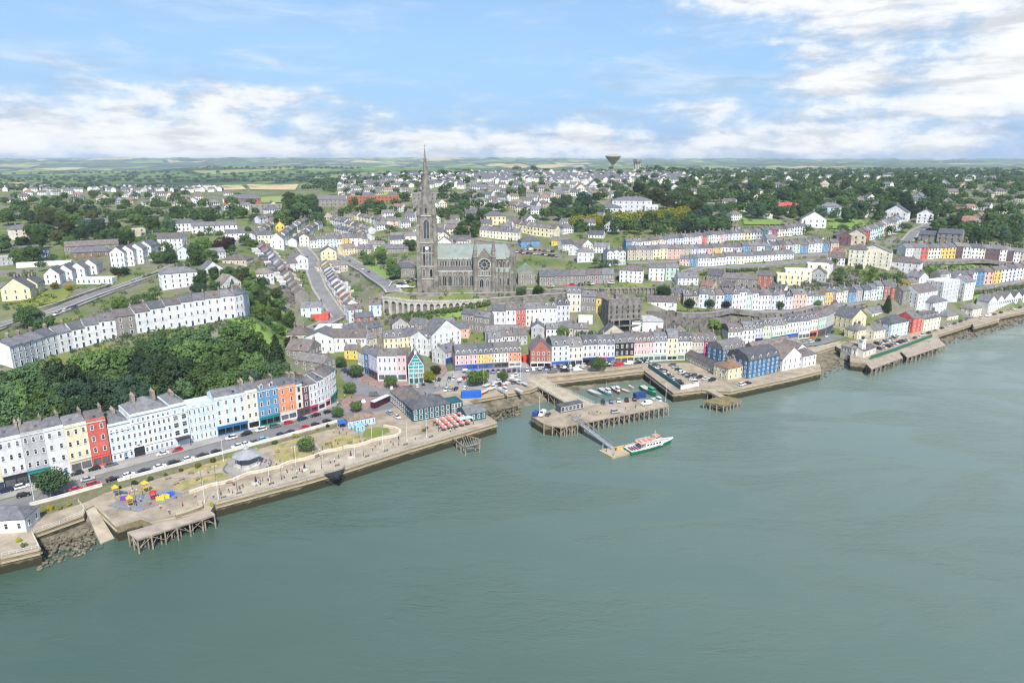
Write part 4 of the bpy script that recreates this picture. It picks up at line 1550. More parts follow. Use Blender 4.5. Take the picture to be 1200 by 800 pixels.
row('brown roofed school row beside the cathedral', [(632, 335.5, 324.5), (672, 333.5, 323), (720, 331.5, 321)], 'stone grey:1/door=crimson; stone grey:1/door=crimson; stone grey:1/door=crimson; stone grey:1/door=crimson; stone grey/door=crimson', d=11, jit=.0, storeys=2, bays=4, chim='', dorm=0)
row('backs behind the yellow quayside house', [(572, 408, 396), (600, 405, 394), (618, 404, 393)], 'pale grey; white; grey', d=9, storeys=2)
row('backs above the brick gabled house', [(640, 397, 386), (660, 396, 384), (690, 395, 384)], 'white; beige; grey', d=8, storeys=2)

# ------------------------------------------------------------------ single buildings
big = dict(name='building', cat='building')
lone(212, 337, 21, 12, 9.2, 8, 'white', 'white three storey hip roofed house above the east end of hillside terrace', 'hip', storeys=3, bays=5, chim='lr', pitch=.5)
lone(20, 352, 15, 9, 7, -22, 'pale yellow', 'pale yellow gabled villa with lawn left of the sloping road'.replace('left of', 'west of'), 'front', storeys=2, bays=3, pitch=.8)
lone(36, 346, 9, 9, 7, -22, 'pale yellow', 'smaller pale yellow gabled house joined to the yellow villa', 'front', storeys=2, bays=2, pitch=.8)
for i, (x, y) in enumerate(((62, 333), (77, 329), (92, 326), (106, 322))):
 lone(x, y, 9, 12, 6.5, -20, 'white', ('westernmost', 'second', 'third', 'easternmost')[i] + ' white gable of the school by the car yard', 'front', storeys=2, bays=2, pitch=.9, chim='', **big)
lone(111, 333, 22, 8, 3.8, -25, 'white', 'low white flat roofed school wing with dark glazed porch', 'flat', storeys=1, bays=7, **big)
for i, (x, y) in enumerate(((139, 314), (150, 312), (161, 309.5), (171, 306))):
 lone(x, y, 9.5, 13, 11, -22, 'white', ('westernmost', 'second', 'third', 'easternmost')[i] + ' tall white gable of the convent above the sloping road', 'front', storeys=3, bays=3, pitch=.8, chim='c' if i % 2 else '', **big)
lone(196, 294, 24, 12, 9.5, -20, 'white', 'white convent wing with dark slate roof and two bays', 'gable', storeys=3, bays=7, **big)
lone(216, 304, 9, 9, 6.5, -15, 'pale blue', 'small pale blue house at the convent end', 'front', storeys=2, bays=2)
lone(33, 303, 17, 9, 6.5, 5, 'brick red', 'red brick building with grey roof west of the convent', 'gable', storeys=2, bays=4, chim='', **big)
lone(53, 302, 7, 9, 6, 5, 'navy', 'dark glazed block attached to the red brick building', 'flat', storeys=2, bays=3, **big)
lone(8, 311, 12, 9, 6.5, 5, 'grey', 'grey flat roofed block at the western edge of the school', 'flat', storeys=2, bays=4, **big)
lone(52, 312, 34, 5, 3, -12, 'white', 'long low white garden hall below the red brick building', 'flat', storeys=1, bays=4, plain=True, **big)
lone(118, 294, 48, 11, 4.6, 2, 'stone grey', 'long slate roofed stone range behind the convent', 'gable', storeys=1, bays=9, chim='', **big)
lone(107, 302, 26, 10, 4.2, -6, 'brown', 'brown stone outbuilding below the long slate range', 'hip', storeys=1, bays=5, chim='', **big)
lone(29, 280, 16, 11, 8.5, 20, 'cream', 'cream three storey block among trees on the western edge', 'hip', storeys=3, bays=3)
lone(113, 271, 20, 12, 7.5, -10, 'cream', 'large cream house with slate roof amid the western trees', 'gable', storeys=2, bays=4, dorm=3)
lone(163, 280, 12, 10, 8.5, 10, 'beige', 'tall beige rendered block between two tree clumps', 'flat', storeys=3, bays=2)
lone(218, 271, 20, 10, 7, 0, 'white', 'white hip roofed hospital block with central chimney', 'hip', storeys=2, bays=6, chim='c', **big)
lone(252, 273, 38, 10, 6.5, 0, 'white', 'long white hospital wing with slate roof', 'gable', storeys=2, bays=9, **big)
lone(276, 281, 16, 9, 5.5, 0, 'white', 'low white house in front of the hospital wing', 'gable', storeys=2, bays=4)
lone(275, 310, 18, 13, 3.2, -25, 'beige', 'low hipped pavilion between hedges east of the convent', 'pyramid', storeys=1, bays=4, chim='', pitch=.5)
# town centre below the cathedral
lone(375, 414, 17, 15, 9, -18, 'white', 'white civic hall with pedimented gable north of the curved corner', 'front', storeys=2, bays=4, pitch=.42, chim='', **big)
lone(408, 412, 22, 12, 8.5, -14, 'white', 'white civic wing joined to the pedimented hall', 'gable', storeys=2, bays=6, chim='lr', **big)
lone(394, 394, 26, 13, 5, -12, 'white', 'broad white roofed hall behind the civic hall', 'flat', storeys=1, bays=5, plain=True, **big)
lone(349, 424, 14, 14, 7, -30, 'stone grey', 'grey stone range with slate roof at the foot of the wood', 'gable', storeys=2, bays=4, **big)
lone(362, 436, 20, 10, 6, -40, 'stone grey', 'dark stone shed behind the curved corner houses', 'gable', storeys=2, bays=4, **big)
lone(349, 405, 13, 13, 6, -15, 'beige', 'beige hip roofed house at the foot of the grassy bank', 'hip', storeys=2, bays=3)
lone(365, 373, 13, 9, 7, -12, 'pale blue', 'pale blue gabled house at the foot of the stepped street', 'gable', storeys=2, bays=3)
lone(375, 376, 11, 8, 4.2, -8, 'red', 'red shed beside the parked cars in the hill yard', 'flat', storeys=1, bays=1, plain=True, **big)
lone(440, 371, 8, 7, 7, -5, 'pale blue', 'pale blue house tucked against the arched retaining wall', 'gable', storeys=2, bays=2)
lone(417, 377, 9, 8, 8, 15, 'pale blue', 'narrow blue end house under the cathedral road', 'gable', storeys=3, bays=2)
lone(428, 383, 12, 8, 6, 10, 'brick red', 'brown brick house below the arched retaining wall', 'gable', storeys=2, bays=3)
lone(420, 395, 16, 8, 5.5, 20, 'grey', 'grey backs of shops behind the civic wing', 'gable', storeys=2, bays=4)
lone(439, 395, 14, 9, 6, 35, 'stone grey', 'slate roofed stone house on the lane up from the square', 'gable', storeys=2, bays=3)
lone(432, 410, 12, 8, 6.5, 30, 'beige', 'beige house behind the square block', 'gable', storeys=2, bays=3)
lone(412, 421, 8, 7, 5.5, -15, 'yellow', 'small yellow house between the civic wing and the square', 'gable', storeys=2, bays=2)
lone(524, 413, 20, 13, 12, 32, 'white', 'large white gabled house with crest at the top of the square', 'front', storeys=4, bays=5, pitch=.75, chim='')
lone(506, 415, 8, 12, 10, 55, 'white', 'white corner house with slate roof facing the red paved lane', 'gable', storeys=3, bays=3, dorm=2)
lone(530, 425, 12, 10, 7, 50, 'pale grey', 'pale grey shop with blue awning on the red paved lane', 'gable', storeys=2, bays=3, shop='bright blue')
lone(522, 391, 13, 9, 6, 10, 'lavender', 'lavender house with slate roof above the crested white house', 'gable', storeys=2, bays=3)
lone(538, 396, 12, 8, 6, -10, 'salmon', 'salmon roofed backs beside the crested white house', 'gable', storeys=2, bays=3)
lone(590, 400, 22, 9, 6, 5, 'pale grey', 'pale flat fronted range behind the yellow quayside house', 'gable', storeys=2, bays=5)
lone(630, 397, 8, 8, 7, 0, 'grey', 'grey gabled house below the red terraced house', 'front', storeys=2, bays=2)
lone(637, 389, 14, 8, 9, 0, 'white', 'white flat house with many windows below the blue terraced pair', 'flat', storeys=3, bays=3)
lone(686, 380, 9, 7, 4, 0, 'white', 'small white hut above the trees behind the quay', 'flat', storeys=1, bays=2, plain=True)
lone(756, 391, 22, 14, 5, 10, 'white', 'white roofed hall behind the pink quayside house', 'pyramid', storeys=1, bays=4, plain=True, chim='', pitch=.35, slate=(.4, .4, .4), **big)
# around the cathedral
lone(474.5, 325, 17, 10, 7, 3, 'stone grey', 'grey stone chapel house with hipped roof west of the cathedral', 'hip', storeys=1, bays=3, chim='', pitch=.6, **big)
lone(463, 297, 23, 9, 4, 4, 'stone grey', 'long dark roofed hall with skylights behind the chapel house', 'gable', storeys=1, bays=4, chim='', **big)
lone(617, 334, 12, 12, 8, 5, 'stone grey', 'stone gabled sacristy with green copper roof east of the cathedral', 'front', storeys=2, bays=2, pitch=1.0, chim='', slate=(.3, .46, .38), **big)
lone(739, 331.5, 16, 12, 8.5, -5, 'white', 'white hip roofed Georgian house with garden east of the school row', 'hip', storeys=3, bays=5, chim='c', pitch=.45)
lone(769, 329, 11, 11, 9, 3, 'white', 'white half of the two tone house with red door', 'gable', storeys=3, bays=3, door='red', pitch=.4)
lone(787, 328.5, 9, 11, 9, 3, 'mint', 'blue green half of the two tone house east of the white one', 'gable', storeys=3, bays=3, pitch=.4)
lone(686, 307.5, 13, 9, 8, 5, 'white', 'white house with dark hipped roof beside the car park', 'hip', storeys=2, bays=3, chim='lr')
lone(672, 299, 9, 8, 6, -20, 'white', 'white gabled cottage above the car park corner', 'front', storeys=2, bays=2)
lone(622, 289, 18, 10, 4.5, 18, 'blue', 'low blue house with dark roof below the cream estate', 'hip', storeys=1, bays=4, chim='')
lone(656, 288, 15, 9, 4.5, 0, 'yellow', 'low yellow house above the cathedral car park', 'gable', storeys=1, bays=4)
lone(580, 263.5, 22, 13, 8, 4, 'pale yellow', 'cream hip roofed house with tall central chimney behind the estate', 'hip', storeys=2, bays=5, chim='c')
lone(530, 270, 15, 9, 6.5, 12, 'white', 'white gabled farmhouse between dark trees behind the cathedral', 'gable', storeys=2, bays=4)
lone(515, 279, 9, 9, 5, 0, 'white', 'small white house beside the cathedral spire', 'gable', storeys=2, bays=2)
lone(540, 286, 18, 9, 4, 0, 'beige', 'low beige bungalow above the cathedral roof', 'gable', storeys=1, bays=4)
lone(475, 283, 26, 9, 5, 6, 'cream', 'long cream house with brown roof west of the spire', 'gable', storeys=2, bays=5)
lone(462, 265, 24, 9, 5, 8, 'salmon', 'salmon fronted house uphill west of the spire', 'gable', storeys=2, bays=5)
lone(386, 308, 12, 10, 9, 5, 'pale yellow', 'tall pale yellow twin gabled house at the top of hill street', 'front', storeys=3, bays=3)
lone(390, 320, 24, 10, 5.5, 10, 'beige', 'beige rendered range below the twin gabled yellow house', 'gable', storeys=2, bays=6)
lone(353, 316, 12, 12, 8, 22, 'white', 'white gabled house in the fork of the hill streets', 'front', storeys=2, bays=3)
lone(343, 318, 9, 9, 6, 22, 'white', 'lower white house beside the fork house', 'gable', storeys=2, bays=2)
lone(325, 292, 11, 10, 8, -8, 'white', 'white pointed gable house on the west hill', 'front', storeys=2, bays=2, pitch=1)
lone(329, 275, 8, 8, 8, 0, 'yellow', 'bright yellow gabled house on the west hill', 'front', storeys=2, bays=2, pitch=1)
lone(357, 290, 8, 9, 9, 0, 'cream', 'tall narrow cream house on the west hill', 'front', storeys=3, bays=2)
lone(311, 285, 12, 9, 7, 5, 'cream', 'cream house at the western end of the hill terraces', 'gable', storeys=2, bays=4)
# mansion and eastern hill
lone(740, 250, 42, 22, 13, 2, 'pale grey', 'grand pale grey mansion behind the lime hedge', 'hip', storeys=3, bays=7, chim='lr', pitch=.3, **big)
lone(714, 253, 26, 16, 8, 2, 'pale grey', 'lower western wing of the grand pale mansion', 'hip', storeys=2, bays=5, chim='c', pitch=.4, **big)
lone(763, 252, 14, 16, 9.5, 2, 'pale grey', 'eastern pavilion of the grand pale mansion', 'flat', storeys=2, bays=3, **big)
lone(926, 250, 24, 14, 6, 3, 'white', 'red roofed barn on the eastern hill', 'gable', storeys=1, bays=5, chim='', slate=(.42, .09, .07), **big)
lone(893, 256.5, 20, 7, 3, 0, 'white', 'long white glasshouse in the eastern garden', 'gable', storeys=1, bays=1, plain=True, chim='', slate=(.7, .72, .72), **big)
lone(971, 252, 20, 12, 8, -8, 'pale blue', 'pale blue house with blue grey roof among eastern trees', 'hip', storeys=2, bays=4)
lone(953, 267, 22, 11, 8, 10, 'white', 'white house with steep slate gables east of the stepping terrace', 'front', storeys=2, bays=4)
lone(1048, 258.5, 22, 12, 8, -12, 'white', 'white gabled house at the top of the steep terrace', 'front', storeys=2, bays=4)
lone(1083, 262, 14, 10, 9, 0, 'white', 'white tall gabled house beside the ridge road', 'front', storeys=3, bays=3)
lone(1115, 266, 26, 10, 5, -5, 'white', 'long white bungalow with red brown roof on the ridge road', 'gable', storeys=1, bays=6, slate=(.3, .17, .13))
lone(1135, 266, 18, 11, 6, 10, 'white', 'white hipped villa with red brown roof east of the ridge bungalow', 'hip', storeys=2, bays=4, slate=(.3, .17, .13))
lone(1002, 287, 16, 11, 8, 10, 'beige', 'beige gabled house at the foot of the steep terrace', 'front', storeys=2, bays=3)
lone(988, 288, 12, 10, 8, 20, 'maroon', 'dark gabled house at the foot of the steep terrace', 'front', storeys=2, bays=2)
lone(1092, 284, 22, 10, 6, -12, 'stone grey', 'grey stone ruin like range below the ridge road', 'gable', storeys=2, bays=4, chim='', **big)
lone(1111, 287, 18, 12, 9, -8, 'stone grey', 'tall dark stone warehouse above the slate row', 'gable', storeys=3, bays=4, chim='', **big)
lone(1020, 312, 26, 12, 11, -6, 'cream', 'large cream apartment house with bay windows on the hill', 'front', storeys=4, bays=6, pitch=.4)
lone(1003, 313, 12, 12, 13, -6, 'cream', 'cream corner tower house beside the large apartment house', 'hip', storeys=4, bays=3)
lone(958, 325, 15, 12, 9, 5, 'cream', 'cream modern house with dark balconies above the rocky bank', 'flat', storeys=3, bays=3)
lone(924, 334, 16, 11, 7, 8, 'pale yellow', 'pale flat roofed villa beside the brick house', 'flat', storeys=2, bays=4)
lone(935, 330, 18, 12, 8, 8, 'cream', 'cream flat roofed modern house west of the balcony house', 'flat', storeys=2, bays=4)
lone(961, 319, 14, 10, 6.5, -10, 'white', 'white boxy house on the rocky bank', 'hip', storeys=2, bays=3)
lone(896, 337, 11, 10, 8, 5, 'brick red', 'red brick gabled house west of the pale flat villa', 'gable', storeys=3, bays=3)
lone(866, 337, 24, 10, 6, 5, 'stone grey', 'dark slate roofed stone house west of the brick house', 'gable', storeys=2, bays=5)
lone(1058, 318, 22, 11, 7, -10, 'white', 'white hipped villa over the green bank', 'hip', storeys=2, bays=5)
lone(795, 354, 12, 9, 5.5, 5, 'brown', 'brown house with red door by the dark conifer', 'gable', storeys=2, bays=3)
lone(775, 361, 19, 10, 3.4, 3, 'white', 'low white bungalow above the rock face', 'gable', storeys=1, bays=4)
# blue flats and waterside sheds
lone(859, 425.5, 18, 12, 8.6, -14, 'harbour blue', 'blue waterside flats behind the cream cottage', 'mansard', 4.1, storeys=4, bays=7, chim='', dorm=4, **big, wa=30)
lone(894, 439.5, 24, 15, 9.4, -10, 'harbour blue', 'larger blue waterside flats with flat grey mansard roof', 'mansard', 4.1, storeys=4, bays=7, chim='', dorm=4, **big, wa=30)
lone(862, 443, 12, 10, 6, -5, 'pale yellow', 'pale yellow hip roofed cottage beside the blue flats', 'hip', 4.1, storeys=2, bays=3, slate=(.25, .16, .11), chim='lr', wa=30)
lone(928, 432, 17, 16, 6.5, -22, 'white', 'white fronted boathouse with wide brown gable', 'front', 4.1, storeys=2, bays=4, pitch=.7, chim='', slate=(.24, .2, .17), **big, wa=30)
lone(948, 429, 11, 9, 6.5, -18, 'white', 'white house with balcony on the quay corner', 'hip', 4.1, storeys=2, bays=3, chim='', wa=30)
lone(938, 424, 9, 12, 8, -20, 'white', 'tall white gable behind the quay corner house', 'front', 4.1, storeys=3, bays=2, chim='', wa=30)
lone(907, 415, 34, 10, 5, -16, 'brown', 'long brown roofed store behind the boathouse', 'gable', 4.1, storeys=1, bays=6, chim='', slate=(.24, .2, .17), **big, wa=30)
lone(921, 418, 30, 11, 5.5, -16, 'white', 'second brown roofed store beside the boathouse', 'gable', 4.1, storeys=1, bays=6, chim='', slate=(.26, .23, .2), **big, wa=30)
# long shed across the quay car park
_a, _b = P(803, 422, 4.1), P(849, 444, 4.1)
house((_a.x, _a.y, 4.1), math.atan2(_b.y - _a.y, _b.x - _a.x), (_b - _a).length, 6.5, 4.0, COL['beige'], 'beige', 'long dark slate roofed shed across the quay car park', 'building', None, 1, 'gable', .55, bays=12, chim='', name='building', slate=(.13, .12, .12))
# yellow corner, light house and eastern waterfront
lone(1005, 391, 15, 14, 11.5, -12, 'pale yellow', 'pale yellow gabled house at the head of the eastern jetty', 'front', 4.2, storeys=3, bays=2, pitch=.7, wa=30)
lone(1010, 396, 11, 9, 5.5, -12, 'pale yellow', 'small pale yellow house with grey roof below the gabled one', 'hip', 4.2, storeys=2, bays=3, wa=30)
lone(1028, 382, 15, 10, 10, -25, 'cream', 'cream house with grey roof behind the jetty car park', 'gable', 4.2, storeys=3, bays=3, wa=30)
lone(1037, 373, 12, 9, 8, -20, 'white', 'white house between the cream house and tall tree', 'gable', 4.2, storeys=3, bays=3, wa=30)
lone(1030, 396, 12, 9, 5.5, -22, 'cream', 'low cream house beside the jetty car park', 'gable', 4.2, storeys=2, bays=3, wa=30)
lone(1053, 393.5, 19, 12, 9, -10, 'pale blue', 'pale blue three storey block with hipped slate roof by jetty car park', 'hip', 4.2, storeys=3, bays=4, chim='', **big, wa=30)
lone(1073, 389, 10, 12, 9.5, -20, 'red', 'red gabled building between the pale blue block and cream flats', 'gable', 4.2, storeys=3, bays=2, chim='', **big, wa=30)
lone(1091, 386.5, 20, 11, 8.5, -28, 'cream', 'cream flats with slate dormers along the eastern promenade', 'gable', 4.2, storeys=3, bays=5, dorm=4, **big, wa=30)
lone(1116, 377, 14, 10, 4.5, -22, 'pale yellow', 'pale yellow hip roofed pavilion with verandah by the promenade', 'hip', 4.2, storeys=1, bays=4, chim='', wa=30)
lone(1144, 370, 13, 10, 5.5, -15, 'cream', 'cream hip roofed pavilion west of the white gabled row', 'hip', 4.2, storeys=2, bays=3, chim='', wa=30)
lone(1085, 362, 24, 14, 11, -4, 'white', 'tall white apartment block west of the glazed stair tower', 'gable', storeys=4, bays=5, chim='', **big, wa=30)
lone(1112, 354, 22, 14, 14, -6, 'pale grey', 'tallest pale apartment block with dark balconies', 'flat', storeys=5, bays=5, chim='', **big, wa=30)
lone(1134, 352, 14, 13, 12, -6, 'white', 'white apartment block beside the dark balconies', 'gable', storeys=4, bays=3, chim='', **big, wa=30)
lone(1100, 368, 18, 12, 7.5, -8, 'white', 'lower white apartments with round windows', 'hip', storeys=3, bays=4, chim='', **big, wa=30)
lone(1062, 357, 12, 9, 9, 5, 'stone grey', 'grey stone house east of the tall waterside tree', 'gable', storeys=3, bays=2, wa=30)
lone(1048, 351, 10, 9, 8, 0, 'brick red', 'red painted house with slate roof at the east end of the ledge', 'gable', storeys=2, bays=2, wa=30)
lone(1081, 337, 12, 10, 6.5, 5, 'white', 'white gable fronted house above the tall apartments', 'front', storeys=2, bays=2, wa=30)
lone(1070, 342, 9, 8, 6, 0, 'yellow', 'little yellow house above the tall apartments', 'gable', storeys=2, bays=2, wa=30)
lone(1122, 340, 16, 10, 7, -5, 'white', 'white hall with broad gable above the tall apartments', 'front', storeys=2, bays=3, chim='', wa=30)
# bottom west quay house
lone(1, 624.5, 15, 8, 4.4, -33, 'white', 'white hip roofed quay house with three tall windows', 'hip', 4.1, storeys=1, bays=4, chim='')

# ------------------------------------------------------------------ seafront hotel
def build_hotel():
 a, b = P(132.3, 541.5, 4.2), P(223.5, 518, 4.2)
 e = (b - a)
 w = e.length
 rz = math.atan2(e.y, e.x)
 root = empty('hotel', a, rz)
 tag(root, 'long pale blue seafront hotel with dark arched entrance, black canopy and tall chimneys', 'hotel')
 wl, wr = w * .27, w * .78
 h0, h1 = 15.2, 17.2
 d = 15
 mb = MB()
 mb.box(.03, 0, -4, wl, d, h0, 0, 'b')
 mb.box(wl, -.35, -4, wr, d, h1, 0, 'b')
 mb.box(wr, -.7, -4, w - .03, d, h1 + .3, 0, 'b')
 mb.build('wall', M['paint'], root, col=(.62, .7, .79))
 for (x0, x1, y, h) in ((.03, wl - .01, 0, h0), (wl + .01, wr - .01, -.35, h1), (wr + .01, w - .03, -.7, h1 + .3)):
  for z, t in ((h - .5, .45), (h * .235, .35), (h * .79, .3)):
   m2 = MB()
   m2.box(x0, y - t, z - .2, x1, y - .003, z + .2)
   m2.build('cornice', M['white'], root)
 wm, wt = window_mesh(1.0, 1.65), window_mesh(.95, 1.2)
 lv = [(1.1, wm), (4.7, wm), (8.0, wm), (11.1, wm), (14.0, wt)]
 for i in range(4):
  x = (i + .5) * wl / 4
  for k in range(4):
   link('window', lv[k][1], root, (x, 0, lv[k][0]))
 nb = 8
 for i in range(nb):
  x = wl + (i + .5) * (wr - wl) / nb
  for k in range(5):
   if k == 0 and i < 2:
    continue
   link('window', lv[k][1], root, (x, -.35, lv[k][0]))
 for i in range(2):
  x = wr + (i + .5) * (w - wr) / 2
  for k in range(1, 5):
   link('window', cached('winw', lambda: window_mesh(1.9, 2.0)) if k in (1, 2, 3) else wt, root, (x, -.7, lv[k][0]))
 m2 = MB()                                      # arched entrance
 x = wl + (wr - wl) / nb
 arc = [(x - 1.9, -.42, 0), (x + 1.9, -.42, 0)] + [(x + 1.9 * math.cos(t), -.42, 3.0 + 1.9 * math.sin(t)) for t in np.linspace(0, math.pi, 9)]
 m2.poly(arc, 1)
 for i in range(2, len(arc) - 1):
  p, q = Vector(arc[i]), Vector(arc[i + 1])
  c = Vector((x, -.42, 3.0))
  po, qo = c + (p - c) * 1.15, c + (q - c) * 1.15
  m2.poly([p + Vector((0, -.2, 0)), q + Vector((0, -.2, 0)), qo + Vector((0, -.2, 0)), po + Vector((0, -.2, 0))], 0)
  m2.poly([po + Vector((0, -.2, 0)), qo + Vector((0, -.2, 0)), qo, po], 0)
 m2.build('entrance', [M['white'], M['carglass']], root)
 m2 = MB()
 m2.box(wr + .6, -3.2, 3.2, w - .6, -.72, 3.8)
 for xx in (wr + .9, w - .9):
  m2.bar((xx, -3.0, 0), (xx, -3.0, 3.2), .12)
 m2.build('canopy', M['dark'], root)
 link('door', door_mesh(1.4, 2.5), root, (wl * .62, -.01, 0), col=COL['navy'])
 for (x0, x1, h, kind_, p) in ((0, wl, h0, 'hip', .5), (wl, wr, h1, 'hip', .55), (wr, w, h1 + .3, 'hip', .6)):
  rm, top = roof_mesh(x1 - x0 - .1, d - .2, 0, kind_, p, -.25)
  ro = rm.build('roof', [M['slate'], M['lead']], root, (x0 + .05, .1, h), col=(.19, .19, .2))
  big_ = x1 > wl and x1 <= wr
  n = 2 if x1 - x0 > 12 else 1
  for i in range(n):
   link('chimney', chimney_mesh(3.4, 1.1, 2.0, 7), ro, ((x1 - x0) * ((i + .5) / n), d * .5, top - .5), math.pi / 2)
 rails = MB()
 n = 30
 for i in range(n + 1):
  rails.bar((wl * .7 + (wr - wl * .7) * i / n, -1.9, 0), (wl * .7 + (wr - wl * .7) * i / n, -1.9, 1.1), .035, 4)
 rails.bar((wl * .7, -1.9, 1.1), (wr, -1.9, 1.1), .05, 4)
 rails.build('railing', M['dark'], root)

build_hotel()

# ------------------------------------------------------------------ teal gabled house with spire on the square
def build_teal_house():
 a, b = P(479, 449.5, 4.2), P(497, 448.5, 4.2)
 w = (b - a).length
 root = empty('gabled_house', a, math.atan2(b.y - a.y, b.x - a.x))
 tag(root, 'narrow teal and white gabled house with little spire facing the square', 'house')
 h = 9.6
 d = 12
 wm = wall_mesh(w, d, h, 'front', 1.65)
 wm.build('wall', M['paint'], root, col=(.03, .3, .31))
 rm, top = roof_mesh(w, d, h, 'front', 1.65, .3, 0, h)
 ro = rm.build('roof', [M['slate'], M['lead']], root, col=(.15, .15, .17))
 sp = MB()
 sp.box(-.6, -.6, -1, .6, .6, 1.2, 0)
 sp.lathe([(.95, 1.2), (.3, 2.6), (.05, 5.6)], 8, (0, 0), 1)
 sp.build('spire', [M['white'], M['copper']], ro, (w / 2, 1.2, top))
 t = MB()
 for z in (3.1, 5.6, 7.8, 9.6):
  t.box(.05, -.16, z - .13, w - .05, -.003, z + .13)
 for z in (11.4, 13.0):
  k = (z - h) / 1.65
  t.box(k, -.16, z - .1, w - k, -.003, z + .1)
 for x in (.15, w * .33, w * .67, w - .15):
  t.box(x - .1, -.13, 0, x + .1, -.004, h)
 for s in (1, -1):
  x0, x1 = (0, w / 2) if s > 0 else (w, w / 2)
  t.bar((x0, -.35, h + .1), (x1, -.35, h + .1 + w / 2 * 1.65), .16, 4)
 t.build('bargeboard', M['white'], root)
 for z in (3.7, 6.2):
  for i in range(3):
   link('window', window_mesh(1.2, 1.5), root, ((i + .5) * w / 3, -.01, z))
 for x, z in ((w / 2 - 1, 10), (w / 2 + 1, 10)):
  link('window', window_mesh(1.0, 1.3), root, (x, -.01, z))
 sm = MB()
 sm.box(.3, -.1, .5, w - .3, -.006, 2.7, 1)
 for i in range(4):
  sm.box(.15 + (w - .5) * i / 3, -.25, 0, .4 + (w - .5) * i / 3, -.004, 2.9, 0)
 sm.build('shopfront', [M['white'], M['glass']], root)

build_teal_house()

# ------------------------------------------------------------------ cathedral
def lancet(w, h, n=1, rose=False):
 """pointed window: stone frame proud of the wall, dark glass, n lights"""
 def mk():
  mb = MB()

  def outline(k):
   hw = w / 2 - k
   sp = h - w * .95
   pts = [(-hw, k), (hw, k), (hw, sp)]
   r = 2 * hw
   for t in np.linspace(0, R(60), 6)[1:]:
    pts.append((-hw + r * math.cos(t), sp + r * math.sin(t)))
   for t in np.linspace(R(120), R(180), 6)[1:]:
    pts.append((hw + r * math.cos(t), sp + r * math.sin(t)))
   return pts
  o, i_ = outline(0), outline(.22)
  k = len(o)
  for i in range(k):
   j = (i + 1) % k
   mb.poly([(o[i][0], -.22, o[i][1]), (o[j][0], -.22, o[j][1]), (i_[j][0], -.22, i_[j][1]), (i_[i][0], -.22, i_[i][1])], 0)
   mb.poly([(o[i][0], -.001, o[i][1]), (o[j][0], -.001, o[j][1]), (o[j][0], -.22, o[j][1]), (o[i][0], -.22, o[i][1])], 0)
  mb.poly([(p[0], -.05, p[1]) for p in i_], 1)
  for q in range(1, n):
   x = -w / 2 + w * q / n
   mb.box(x - .09, -.17, .2, x + .09, -.06, h - w * .6, 0)
  return mb.mesh('lancet_window', [M['palestone'], M['glass']])
 return cached(('lancet', w, h, n), mk)

def spirelet(h, r, n=8):
 def mk():
  mb = MB()
  mb.lathe([(r, 0), (r, h * .38), (r * 1.25, h * .4), (r * 1.15, h * .44), (.06, h)], n, (0, 0), 0, True, math.pi / n)
  for q in range(4):
   a = q * math.pi / 2
   mb.bar((r * .5 * math.cos(a), r * .5 * math.sin(a), h * .72), (r * .95 * math.cos(a), r * .95 * math.sin(a), h * .74), r * .14, 4)
  return mb.mesh('pinnacle', [M['stone']])
 return cached(('spl', h, r, n), mk)

